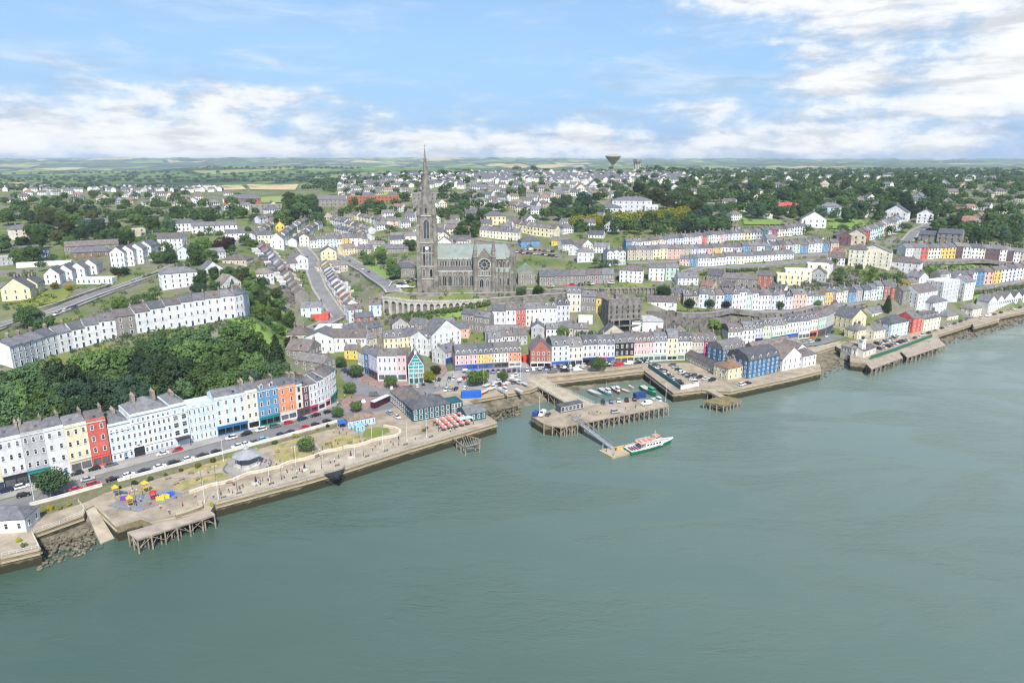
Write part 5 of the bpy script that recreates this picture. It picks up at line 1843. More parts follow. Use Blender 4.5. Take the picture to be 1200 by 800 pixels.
def build_cathedral():
 o = at(545, 339)
 o.z = 29.6
 x_of = lambda px: (px - 545) * mpp(Vector((0, o.y, 30)))
 root = empty('cathedral', o, R(1.5))
 tag(root, 'grey limestone Gothic cathedral with tall west spire and green copper roof', 'cathedral')
 st = M['stone']
 Wd = 10.5                                         # y of the ridge behind the aisle front
 xt0, xt1 = x_of(491), x_of(513)
 tw = xt1 - xt0 - 1.6
 # tower
 T = MB()
 tx0, tx1 = xt0 + .8, xt1 - .8
 ty0 = -.5
 ty1 = ty0 + tw
 T.box(tx0, ty0, -6, tx1, ty1, 33, 0, 'b')
 T.box(tx0 + .5, ty0 + .5, 33, tx1 - .5, ty1 - .5, 51, 0, 'b')
 tower = T.build('tower', st, root)
 cx, cyy = (tx0 + tx1) / 2, (ty0 + ty1) / 2
 B = MB()
 for sx in (0, 1):
  for sy in (0, 1):
   bx = tx0 if sx == 0 else tx1
   by = ty0 if sy == 0 else ty1
   for k, (z0, z1, r) in enumerate(((-6, 14, 1.5), (14, 30, 1.2), (30, 44, .9))):
    B.box(bx - r, by - r, z0, bx + r, by + r, z1, 0, 'b')
    B.lathe([(r * 1.2, z1), (.4, z1 + 1.6)], 4, (bx, by), 0, False, math.pi / 4)
 B.build('buttress', st, tower)
 C = MB()
 for z in (8.5, 17, 26, 33, 50.8):
  k = .35 if z < 34 else -.15
  C.box(tx0 - k, ty0 - k, z - .3, tx1 + k, ty1 + k, z + .3)
 C.build('string_course', M['palestone'], tower)
 for x in (-.22, .22):
  link('lancet_window', lancet(2.2, 6.5), tower, (cx + x * tw, ty0 - .02, 9.6))
  link('lancet_window', lancet(2.2, 6.5), tower, (tx0 - .02, cyy + x * tw, 9.6), -math.pi / 2)
  link('lancet_window', lancet(2.0, 14), tower, (cx + x * tw * .8, ty0 - .02, 17.6))
  link('lancet_window', lancet(2.0, 14), tower, (tx0 - .02, cyy + x * tw * .8, 17.6), -math.pi / 2)
 link('lancet_window', lancet(4.4, 14, 2), tower, (cx, ty0 + .48, 35.5))
 link('lancet_window', lancet(4.4, 14, 2), tower, (tx0 + .48, cyy, 35.5), -math.pi / 2)
 link('lancet_window', lancet(4.4, 14, 2), tower, (tx1 - .48, cyy, 35.5), math.pi / 2)
 ck = MB()
 n = 16
 ck.poly([(1.25 * math.cos(2 * math.pi * i / n), -.36, 1.25 * math.sin(2 * math.pi * i / n)) for i in range(n)], 0)
 for i in range(n):
  a0, a1 = 2 * math.pi * i / n, 2 * math.pi * (i + 1) / n
  ck.poly([(1.5 * math.cos(a0), -.4, 1.5 * math.sin(a0)), (1.5 * math.cos(a1), -.4, 1.5 * math.sin(a1)), (1.25 * math.cos(a1), -.4, 1.25 * math.sin(a1)), (1.25 * math.cos(a0), -.4, 1.25 * math.sin(a0))], 1)
 ck.box(-.06, -.42, 0, .06, -.38, .9, 1)
 ck.box(0, -.42, -.06, .6, -.38, .06, 1)
 link('clock', ck.mesh('clock', [M['white'], M['dark']]), tower, (cx, ty0 - .05, 29.4))
 # spire: octagonal, with corner pinnacles and gabled lucarnes
 sp = MB()
 r0 = tw / 2 - .6
 sp.lathe([(r0 * 1.06, 50), (r0 * .94, 55), (r0 * .5, 71.5), (r0 * .19, 86.5), (.12, 94.5)], 8, (cx, cyy), 0, True, math.pi / 8)
 for z, r in ((60, .80), (69, .575), (78, .375)):
  sp.lathe([(r0 * r + .25, z - .3), (r0 * r + .25, z + .3)], 8, (cx, cyy), 1, True, math.pi / 8)
 sp.bar((cx, cyy, 94), (cx, cyy, 97), .13, 5)
 sp.bar((cx - .9, cyy, 95.9), (cx + .9, cyy, 95.9), .12, 5)
 spo = sp.build('spire', [M['darkstone'], M['darkstone']], tower)
 for i in range(4):
  a = i * math.pi / 2
  lu = MB()
  lu.box(-1.3, -1.0, 0, 1.3, 2.2, 4.6, 0)
  lu.poly([(-1.3, -1.0, 4.6), (1.3, -1.0, 4.6), (0, -1.0, 7.4)], 0)
  lu.poly([(-1.5, -1.1, 4.4), (0, -1.1, 7.5), (0, 2.4, 7.5), (-1.5, 2.4, 4.4)][::-1], 0)
  lu.poly([(1.5, -1.1, 4.4), (0, -1.1, 7.5), (0, 2.4, 7.5), (1.5, 2.4, 4.4)], 0)
  lu.box(-.6, -1.05, .6, .6, -1.01, 4.4, 1)
  ob = link('lucarne', cached('lucarne', lambda: lu.mesh('lucarne', [st, M['carglass']])), spo, (cx + math.sin(a) * (r0 * .92 - 1), cyy - math.cos(a) * (r0 * .92 - 1), 51.5), a)
 for sx in (-1, 1):
  for sy in (-1, 1):
   link('pinnacle', spirelet(17, 1.25), tower, (cx + sx * (tw / 2 - .7), cyy + sy * (tw / 2 - .7), 44))
 # nave: aisle in front, clerestory, roof
 nx0, nx1 = tx1 - .05, x_of(556)
 cx1 = x_of(593)
 ah, ch = 13.2, 21.5
 hw = 6.0
 N = MB()
 N.box(nx0, 1.2, -6, nx1, 2 * Wd - 1.2, ah, 0, 'b')
 N.box(tx0 + 2, Wd - hw, ah - 1, cx1, Wd + hw, ch, 0, 'b')
 gx = tx0 + 2
 N.poly([(gx, Wd - hw, ch), (gx, Wd + hw, ch), (gx, Wd, ch + 8.6)][::-1], 0)
 N.box(nx0, .9, ah - .3, nx1, 1.2, ah + .7, 1)
 N.box(nx0, Wd - hw - .3, ch - .4, cx1, Wd - hw, ch + .8, 1)
 nave = N.build('nave', [st, M['palestone']], root)
 A = MB()
 for s in (-1, 1):
  y0, y1 = Wd + s * (hw + .0), Wd
  pts = [(gx - .3, y0, ch + .5), (cx1, y0, ch + .5), (cx1, y1, ch + 9.2), (gx - .3, y1, ch + 9.2)]
  A.poly(pts if s < 0 else pts[::-1])
 A.box(gx - .3, Wd - .2, ch + 9.1, cx1, Wd + .2, ch + 9.6)
 pts = [(nx0, .9, ah + .1), (nx1, .9, ah + .1), (nx1, Wd - hw, ah + 2.6), (nx0, Wd - hw, ah + 2.6)]
 A.build('roof', M['copper'], root)
 A = MB()
 A.poly(pts)
 A.build('aisle_roof', M['lead'], root)
 nb = 7
 for i in range(nb):
  x = nx0 + (i + .5) * (nx1 - nx0) / nb
  link('lancet_window', lancet(2.6, 8.0, 2), nave, (x, 1.18, 3.2))
  for q in (-.9, .9):
   link('lancet_window', lancet(1.35, 4.4), nave, (x + q, Wd - hw - .02, ah + 3.2))
 for i in range(nb + 1):
  x = nx0 + i * (nx1 - nx0) / nb
  b = MB()
  b.box(x - .5, -.4, -6, x + .5, 1.18, ah - 2, 0, 'b')
  b.poly([(x - .5, -.4, ah - 2), (x + .5, -.4, ah - 2), (x + .5, 1.18, ah + .3), (x - .5, 1.18, ah + .3)], 0)
  b.poly([(x - .5, -.4, ah - 2), (x - .5, 1.18, ah + .3), (x - .5, 1.18, ah - 2)], 0)
  b.poly([(x + .5, -.4, ah - 2), (x + .5, 1.18, ah - 2), (x + .5, 1.18, ah + .3)], 0)
  b.box(x - .35, Wd - hw - .7, ah + 2.6, x + .35, Wd - hw - .01, ch + .3, 0)
  b.build('buttress', st, nave)
 # transept with rose window
 qx0, qx1 = x_of(557.5), x_of(578.5)
 qw = qx1 - qx0
 qh = 22.0
 Tn = MB()
 y0 = -1.5
 Tn.box(qx0, y0, -6, qx1, Wd, qh, 0, 'b')
 ap = qh + qw / 2 * 1.25
 Tn.poly([(qx0, y0, qh), (qx1, y0, qh), ((qx0 + qx1) / 2, y0, ap)], 0)
 tr = Tn.build('transept', st, root)
 A = MB()
 xm = (qx0 + qx1) / 2
 for s in (-1, 1):
  e = qx0 - .2 if s < 0 else qx1 + .2
  pts = [(e, y0 + .35, qh), (xm, y0 + .35, ap), (xm, Wd + 5, ap), (e, Wd + 5, qh)]
  A.poly(pts[::-1] if s < 0 else pts)
 A.build('roof', M['copper'], tr)
 g = MB()
 for s in (qx0, qx1):
  g.bar((s, y0 - .1, qh + .1), (xm, y0 - .1, ap + .3), .38, 4)
 g.bar((xm, y0 - .1, ap), (xm, y0 - .1, ap + 2.6), .16, 5)
 g.bar((xm - .7, y0 - .1, ap + 1.7), (xm + .7, y0 - .1, ap + 1.7), .14, 5)
 g.box(qx0 + .6, y0 - .3, 10.2, qx1 - .6, y0 - .01, 10.7)
 g.build('gable_coping', M['palestone'], tr)
 rw = MB()
 n, rr = 20, 3.9
 rw.poly([(rr * math.cos(2 * math.pi * i / n), -.05, rr * math.sin(2 * math.pi * i / n)) for i in range(n)], 1)
 for i in range(n):
  a0, a1 = 2 * math.pi * i / n, 2 * math.pi * (i + 1) / n
  for r1, r2 in ((rr, rr + .6), (rr * .42, rr * .5)):
   rw.poly([(r2 * math.cos(a0), -.3, r2 * math.sin(a0)), (r2 * math.cos(a1), -.3, r2 * math.sin(a1)), (r1 * math.cos(a1), -.3, r1 * math.sin(a1)), (r1 * math.cos(a0), -.3, r1 * math.sin(a0))], 0)
 for i in range(10):
  a = 2 * math.pi * i / 10
  rw.bar((rr * .46 * math.cos(a), -.18, rr * .46 * math.sin(a)), (rr * math.cos(a), -.18, rr * math.sin(a)), .11, 4)
 link('rose_window', rw.mesh('rose_window', [M['palestone'], M['glass']]), tr, (xm, y0 - .02, 18.2))
 for i in range(5):
  link('lancet_window', lancet(1.3, 3.6), tr, (xm + (i - 2) * 1.6, y0 - .02, 10.8))
 link('lancet_window', lancet(3.0, 6.5, 2), tr, (xm - 2.0, y0 - .02, 2.6))
 link('lancet_window', lancet(3.0, 6.5, 2), tr, (xm + 2.0, y0 - .02, 2.6))
 for s in (qx0, qx1):
  tu = MB()
  tu.lathe([(1.75, -6), (1.7, 23), (1.95, 23.2), (1.5, 24), (1.5, 27.6), (1.85, 27.8), (1.6, 28.6), (.1, 36)], 8, (s, y0 + .4), 0, True, math.pi / 8)
  tu.build('turret', st, tr)
 # chancel, chapel roof and apse
 C = MB()
 C.box(qx1, 1.6, -6, x_of(598.5), 2 * Wd - 1.6, 12.5, 0, 'b')
 C.box(qx1, Wd - hw, 11, cx1, Wd + hw, ch, 0, 'b')
 n = 6
 apx = [(cx1 + hw * math.sin(t), Wd - hw * math.cos(t)) for t in np.linspace(0, math.pi, n + 1)]
 C.prism(apx, -6, ch, 0)
 ap2 = [(x_of(598.5) - .5 + (Wd - 3) * .55 * math.sin(t), Wd - (Wd - 2.5) * math.cos(t)) for t in np.linspace(0, math.pi, n + 1)]
 C.prism(ap2, -6, 11.5, 0)
 chn = C.build('chancel', st, root)
 A = MB()
 top = (cx1, Wd, ch + 9.4)
 for i in range(n):
  p, q = apx[i], apx[i + 1]
  A.poly([(p[0] + .2, p[1], ch + .4), (q[0] + .2, q[1], ch + .4), top])
 A.build('roof', M['copper'], chn)
 A = MB()
 A.poly([(qx1, 1.3, 12.6), (x_of(598.5), 1.3, 12.6), (x_of(596), Wd - hw, 15.6), (qx1, Wd - hw, 15.6)])
 for i in range(n):
  p, q = ap2[i], ap2[i + 1]
  A.poly([(p[0], p[1], 11.55), (q[0], q[1], 11.55), (cx1, Wd, 15.5)])
 A.build('chapel_roof', M['copper'], chn)
 for i in range(4):
  x = qx1 + (i + .5) * (x_of(598) - qx1) / 4
  link('lancet_window', lancet(1.9, 6.2), chn, (x, 1.58, 3.4))
 for i in range(3):
  x = qx1 + (i + .5) * (cx1 - qx1) / 3
  link('lancet_window', lancet(1.9, 5.2, 2), chn, (x, Wd - hw - .02, 15.2))
 for i in range(1, 3):
  p, q = apx[i - 1], apx[i]
  m_ = Vector(((p[0] + q[0]) / 2, (p[1] + q[1]) / 2, 14.6))
  link('lancet_window', lancet(1.6, 5.6), chn, m_, math.atan2(q[1] - p[1], q[0] - p[0]))
 for x in (x_of(585), x_of(591.5), x_of(598)):
  b = MB()
  b.box(x - .6, .3, -6, x + .6, 1.58, 12, 0, 'b')
  b.lathe([(.7, 12), (.7, 14.5), (.9, 14.6), (.06, 18.5)], 4, (x, .95), 0, True, math.pi / 4)
  b.build('buttress', st, chn)
 for i in (1, 2, 3):
  b = MB()
  b.lathe([(.8, -6), (.8, 22.5), (1, 22.6), (.06, 27)], 6, (apx[i][0] + .5, apx[i][1] - .3), 0)
  b.build('buttress', st, chn)

build_cathedral()

# ------------------------------------------------------------------ retaining walls
def arch_wall(name, label, stations, n, mat='stone', depth=1.2, top_par=1.3, aw=.66, group=None, par=True, archtop=.86, low=5):
 """a wall with blind arches: stations = [(px, foot row, top row)]"""
 pts = []
 for px, yb, yt in stations:
  gp = at(px, yb)
  pts.append((gp, hcol(gp, px, yt)))
 o = pts[0][0].copy()
 root = empty(name, o)
 tag(root, label, 'wall', group)
 tot = sum((b[0] - a[0]).length for a, b in zip(pts[:-1], pts[1:]))
 W_ = MB()
 D_ = MB()
 Pp = MB()
 for (a, ha), (b, hb) in zip(pts[:-1], pts[1:]):
  e = Vector((b.x - a.x, b.y - a.y, 0))
  L_ = e.length
  e.normalize()
  nrm = Vector((e.y, -e.x, 0))
  k = max(1, round(n * L_ / tot))
  bay = L_ / k
  for i in range(k):
   x0, x1 = i * bay, (i + 1) * bay
   ztop = [a.z + ha + (b.z + hb - a.z - ha) * x / L_ for x in (x0, x1)]
   zb = [a.z + (b.z - a.z) * x / L_ - low for x in (x0, x1)]
   zt = min(ztop)
   zf = (zb[0] + zb[1]) / 2
   hw = bay * aw / 2
   xm = (x0 + x1) / 2
   span = zt - (zf + low)
   sp = max(zf + low + .3, zf + low + span * archtop - hw)
   X = lambda x, z, y=0: a + e * x + nrm * (-y) + Vector((0, 0, z - a.z)) - o
   arc = [(xm + hw * math.cos(t), sp + min(hw, zt - .3 - sp) * math.sin(t)) for t in np.linspace(0, math.pi, 9)]
   # front face around the arch
   W_.poly([X(x0, zb[0]), X(xm - hw, zf), X(xm - hw, sp), X(x0, ztop[0])])
   W_.poly([X(xm + hw, zf), X(x1, zb[1]), X(x1, ztop[1]), X(xm + hw, sp)])
   W_.poly([X(x0, ztop[0])] + [X(*q) for q in arc[::-1]] + [X(x1, ztop[1])])
   prof = [(xm + hw, zf)] + arc + [(xm - hw, zf)]
   for p, q in zip(prof[:-1], prof[1:]):
    W_.poly([X(*p), X(*q), X(*q, depth), X(*p, depth)])
   D_.poly([X(xm - hw, zf, depth - .01), X(xm + hw, zf, depth - .01), X(xm + hw, sp, depth - .01)] + [X(*q, depth - .01) for q in arc[1:-1]] + [X(xm - hw, sp, depth - .01)])
   if par:
    for x in (x0, (x0 + x1) / 2):
     z_ = a.z + ha + (b.z + hb - a.z - ha) * x / L_
     c = [X(x - .3, 0, -.35), X(x + .3, 0, -.35), X(x + .3, 0, .55), X(x - .3, 0, .55)]
     Pp.prism([(q.x, q.y) for q in c], z_ - o.z + .001, z_ - o.z + top_par + .35)
  z0, z1 = a.z + ha, b.z + hb
  X = lambda x, z, y=0: a + e * x + nrm * (-y) + Vector((0, 0, z - a.z)) - o
  W_.poly([X(0, z0), X(L_, z1), X(L_, z1, 2.2), X(0, z0, 2.2)])
  if par:
   W_.poly([X(0, z0, -.2), X(L_, z1, -.2), X(L_, z1 + top_par, -.2), X(0, z0 + top_par, -.2)])
   W_.poly([X(0, z0 + top_par, -.2), X(L_, z1 + top_par, -.2), X(L_, z1 + top_par, .4), X(0, z0 + top_par, .4)])
   W_.poly([X(L_, z1, .4), X(0, z0, .4), X(0, z0 + top_par, .4), X(L_, z1 + top_par, .4)])
   W_.poly([X(0, z0, .0), X(L_, z1, .0), X(L_, z1, -.2), X(0, z0, -.2)][::-1])
 W_.build('masonry', M[mat], root)
 D_.build('recess', M['stone'], root)
 if par:
  Pp.build('coping', M['palestone'], root)
 return root

arch_wall('retaining_wall', 'tall arched grey retaining wall curving under the cathedral road', [(449, 368, 349.5), (466, 369, 351), (479, 369.5, 353.5), (510, 366.5, 354.5), (547, 360.5, 353.5), (566, 357.5, 352)], 15, aw=.6, mat='palestone')
arch_wall('retaining_wall', 'long low wall of small arches below the school row', [(660, 347.5, 338.5), (700, 347, 337.5), (768, 346, 336.5)], 24, par=False, aw=.62, depth=.8)

def plain_wall(name, label, px, h, thick=.7, mat='stone', cope='palestone', flat=None, cat='wall', low=2.5, group=None):
 pts = resample([(P(*q, flat) if flat is not None else at(*q)) for q in px], 6.0)
 o = pts[0].copy()
 root = empty(name, o)
 tag(root, label, cat, group)
 for part, z0, z1, hw, mt in (('masonry', -low, h, thick / 2, mat), ('coping', h, h + .18, thick / 2 + .1, cope)):
  mb = MB()
  rings = []
  for i, p in enumerate(pts):
   t = pts[min(i + 1, len(pts) - 1)] - pts[max(i - 1, 0)]
   t.z = 0
   t.normalize()
   n = Vector((-t.y, t.x, 0)) * hw
   q = p - o
   rings.append([q + n + Vector((0, 0, z0)), q + n + Vector((0, 0, z1)), q - n + Vector((0, 0, z1)), q - n + Vector((0, 0, z0))])
  mb.ring_loft(rings)
  mb.build(part, M[mt], root)
 return root

plain_wall('parapet_wall', 'upper terrace wall along the foot of the cathedral', [(463, 343.5), (480, 346.5), (520, 346.5), (560, 346), (604, 345), (640, 344)], 1.6, .8)
plain_wall('parapet_wall', 'stone wall curving between cathedral car park and hill road', [(456, 338), (459, 333), (466, 330), (480, 330)], 1.4, .6)
plain_wall('retaining_wall', 'plain stone wall above the arcade from cathedral to school', [(605, 344), (640, 345), (665, 344)], 3.4, 1.0, 'darkstone')
plain_wall('retaining_wall', 'stone bank wall with trees between cathedral and arcade', [(566, 356), (600, 353), (640, 350), (662, 349)], 3.2, 1.0, 'darkstone')
plain_wall('boundary_wall', 'stone wall along the lower side of the sloping road', [(-5, 388), (20, 380), (66, 368), (125, 345), (190, 322)], 1.5, .6)
plain_wall('boundary_wall', 'stone wall along the upper side of the sloping road', [(40, 366), (66, 358.5), (98, 347), (130, 335.5)], 1.8, .6)
plain_wall('boundary_wall', 'white low wall between seafront road and gardens', [(35, 592.5), (60, 586), (120, 569.2)], 0.9, .35, 'whitewall', 'whitewall', 4.06)
plain_wall('boundary_wall', 'long white low wall between road and promenade lawns', [(138, 564), (200, 547.5), (275, 527.5), (340, 509.5), (395, 494.2)], 0.8, .35, 'whitewall', 'whitewall', 4.06)
plain_wall('boundary_wall', 'brown stone wall behind the harbour basin road', [(642, 443.5), (700, 438), (752, 431.5)], 1.1, .6, 'quay', 'coping', 4.06)
plain_wall('boundary_wall', 'curving stone wall below the steep terrace road', [(1064, 291), (1080, 286), (1100, 279), (1128, 281)], 1.6, .6, 'darkstone')
plain_wall('promenade_wall', 'wavy cream low wall winding along the promenade', [(222, 578), (236, 573), (248, 569), (262, 566.5), (274, 563), (286, 557.5), (294, 555), (304, 553.5), (311, 551.5), (319, 549.5), (328, 547.5), (334, 544.5), (341, 541.8), (350, 540), (359, 538),
                    (366, 536), (372, 533.8), (379, 530.5), (385, 529), (393, 528), (400, 526), (406, 524.3), (411, 523.8), (420, 522.5), (428, 520), (438, 516.5), (447, 514), (458, 512.5), (465, 511), (469, 508.5), (468.5, 505), (462, 502), (450, 500)], .75, .9, 'creamwall', 'creamwall', QZ, low=.0)

# ------------------------------------------------------------------ stone building with open arches, and the rock face
def build_store():
 a, b = at(712, 391.5), at(751, 390)
 e = b - a
 w = math.hypot(e.x, e.y)
 root = empty('stone_building', a, math.atan2(e.y, e.x))
 tag(root, 'tall roofless grey stone building with six dark openings at its base', 'building')
 h = hcol(a, 712, 352)
 d = 13
 mb = MB()
 zs = [(-4, 1.2), (1.2, 4.3), (5.0, 8.2)]
 nb = 3
 pil = .9
 bay = (w - pil) / nb
 for i in range(nb + 1):
  mb.box(i * bay, 0, -4, i * bay + pil, 1.2, 8.6)
 for z0, z1 in ((-4, .9), (4.3, 5.0), (8.2, 8.6)):
  for i in range(nb):
   mb.box(i * bay + pil, .02, z0, (i + 1) * bay, 1.18, z1)
 mb.box(0, 1.22, -4, w, d, 8.6, 0, 'b')
 mb.box(.02, .1, 8.61, w - .02, d, h - .4, 0, 'b')
 for x in np.linspace(0, w - 1.2, 8):
  mb.box(x, .08, h - .38, x + 1.2, .7, h + .5)
 mb.box(w * .3, 5, h - .3, w * .5, 9, h + 2.2)
 mb.build('wall', M['darkstone'], root)
 dk = MB()
 for z0, z1 in ((.9, 4.3), (5.0, 8.2)):
  for i in range(nb):
   dk.poly([(i * bay + pil, 1.19, z0), ((i + 1) * bay, 1.19, z0), ((i + 1) * bay, 1.19, z1), (i * bay + pil, 1.19, z1)])
 dk.build('opening', M['carglass'], root)
 wm = window_mesh(.9, 1.5, False, 'dark')
 for z in (10, 13.2, 16.2):
  if z + 2 < h:
   for i in range(6):
    link('window', wm, root, ((i + .5) * w / 6, .1, z))
 iv = MB()
 r2 = random.Random(4)
 for i in range(260):
  x = w + .2 + r2.uniform(-.5, .5) if i % 2 else r2.uniform(-.6, 1.2)
  z = r2.uniform(0, 9) * r2.random() + 1
  c = Vector((x, r2.uniform(-.5, .3), z))
  u = Vector((r2.gauss(0, 1), r2.gauss(0, 1), r2.gauss(0, 1))).normalized()
  v = u.orthogonal().normalized()
  iv.poly([c + u * .4, c + v * .4, c - u * .4, c - v * .4])
 iv.build('ivy', M['leaf'], root, col=(.06, .11, .03))

build_store()

def rock(name, label, foot, top, jag=1.6, cols=40, rows_=9, seed=1):
 r2 = random.Random(seed)
 F = resample([at(*q) for q in foot], 1.2)
 Tt = []
 ft = [at(*q) for q in top]
 n = len(F)
 for i in range(n):
  s = i / (n - 1) * (len(ft) - 1)
  k = min(int(s), len(ft) - 2)
  Tt.append(ft[k].lerp(ft[k + 1], s - k))
 o = F[0].copy()
 mb = MB()
 grid = []
 for j in range(rows_ + 1):
  t = j / rows_
  ln = []
  for i in range(n):
   p = F[i].lerp(Tt[i], t)
   p.z = lerp(F[i].z - 1.5, Tt[i].z + .8, min(1, t ** .8))
   p.y -= (1 - abs(2 * t - 1)) * 1.5
   p += Vector((r2.uniform(-jag, jag) * .5, r2.uniform(-jag, jag), r2.uniform(-jag, jag) * .45)) * (.4 if j in (0, rows_) else 1)
   ln.append(p - o)
  grid.append(ln)
 for j in range(rows_):
  mb.strip(grid[j], grid[j + 1])
 back = [p + Vector((0, 5, -1.5)) for p in grid[-1]]
 mb.strip(grid[-1], back)
 ob = mb.build(name, M['rock'], None, o)
 kind(ob, 'structure')
 return ob

rock('rock_face', '', [(752, 392), (790, 393), (830, 391), (858, 389), (878, 386)], [(758, 366), (800, 364.5), (840, 365), (880, 364.5)], seed=3)
rock('rock_face', '', [(880, 386), (915, 381), (950, 373)], [(884, 367), (920, 366), (955, 361)], 1.3, seed=5)
rock('rock_face', '', [(925, 344), (960, 343), (1000, 338)], [(930, 332), (965, 327), (1004, 322)], 1.6, seed=7)
rock('rock_face', '', [(452, 381), (470, 383), (500, 379)], [(455, 371), (478, 371.5), (505, 369)], 1.2, seed=9)
rock('rock_face', '', [(420, 345), (435, 352), (446, 362)], [(424, 334), (440, 337), (450, 346)], 1.2, seed=11)

# ------------------------------------------------------------------ water towers on the ridge
def build_water_towers():
 g = at(718, 199.5)
 m = mpp(g)
 root = empty('water_tower', (g.x, g.y, g.z))
 tag(root, 'dark funnel shaped concrete water tower on the skyline', 'water tower')
 H_ = 17.5 * m
 rr = 9.2 * m
 s = MB()
 s.lathe([(rr * .2, -8), (rr * .16, 0), (rr * .13, H_ * .36)], 16)
 s.build('stem', M['stone'], root)
 b = MB()
 b.lathe([(rr * .13, H_ * .3), (rr * .2, H_ * .4), (rr * .97, H_ * .86), (rr, H_ * .9)], 24, (0, 0), 0, False)
 for i in range(24):
  a = 2 * math.pi * i / 24
  b.bar((rr * .2 * math.cos(a), rr * .2 * math.sin(a), H_ * .4), (rr * .98 * math.cos(a), rr * .98 * math.sin(a), H_ * .86), .35, 4)
 b.build('bowl', M['concrete'], root)
 c = MB()
 c.lathe([(rr, H_ * .9), (rr * .95, H_ * .95), (rr * .5, H_ * 1.0), (.1, H_ * 1.02)], 24)
 c.build('cap', M['concrete'], root)
 g = at(746.5, 199.5)
 m = mpp(g)
 root = empty('water_tower', (g.x, g.y, g.z))
 tag(root, 'squat grey drum water tower on legs beside the funnel tower', 'water tower')
 s = MB()
 for i in range(8):
  a = 2 * math.pi * i / 8
  s.bar((3.6 * m * math.cos(a), 3.6 * m * math.sin(a), -8), (3.6 * m * math.cos(a), 3.6 * m * math.sin(a), 9 * m), .45 * m, 6)
 s.lathe([(2.4 * m, -8), (2.4 * m, 9 * m)], 12)
 s.build('leg', M['palestone'], root)
 t = MB()
 t.lathe([(3.9 * m, 8.7 * m), (4.6 * m, 9.2 * m), (4.6 * m, 12 * m), (3.8 * m, 12.6 * m)], 20)
 t.build('tank', M['stone'], root)

build_water_towers()

# long red school and other ridge blocks
lone(438, 238, 62, 14, 8, 0, 'brick red', 'long dark red school building on the hill west of the spire', 'flat', storeys=2, bays=14, chim='', name='building', cat='building')
lone(386, 242, 40, 14, 8, 0, 'stone grey', 'grey stone range beside the long red school', 'gable', storeys=2, bays=8, chim='', name='building', cat='building')
lone(285, 240, 42, 14, 7, 0, 'brick red', 'orange brick hall with brown roof by the yellow fields', 'hip', storeys=2, bays=7, chim='', name='building', cat='building')
lone(312, 250, 34, 14, 9, 0, 'stone grey', 'dark four square stone block before the green clump', 'flat', storeys=3, bays=6, chim='', name='building', cat='building')
lone(515, 235, 66, 16, 9, 0, 'stone grey', 'long dark stone barrack range behind the spire', 'flat', storeys=2, bays=12, chim='', name='building', cat='building')
lone(495, 260, 12, 9, 5, 0, 'white', 'plain white house just behind the spire belfry', 'gable', storeys=2, bays=3)

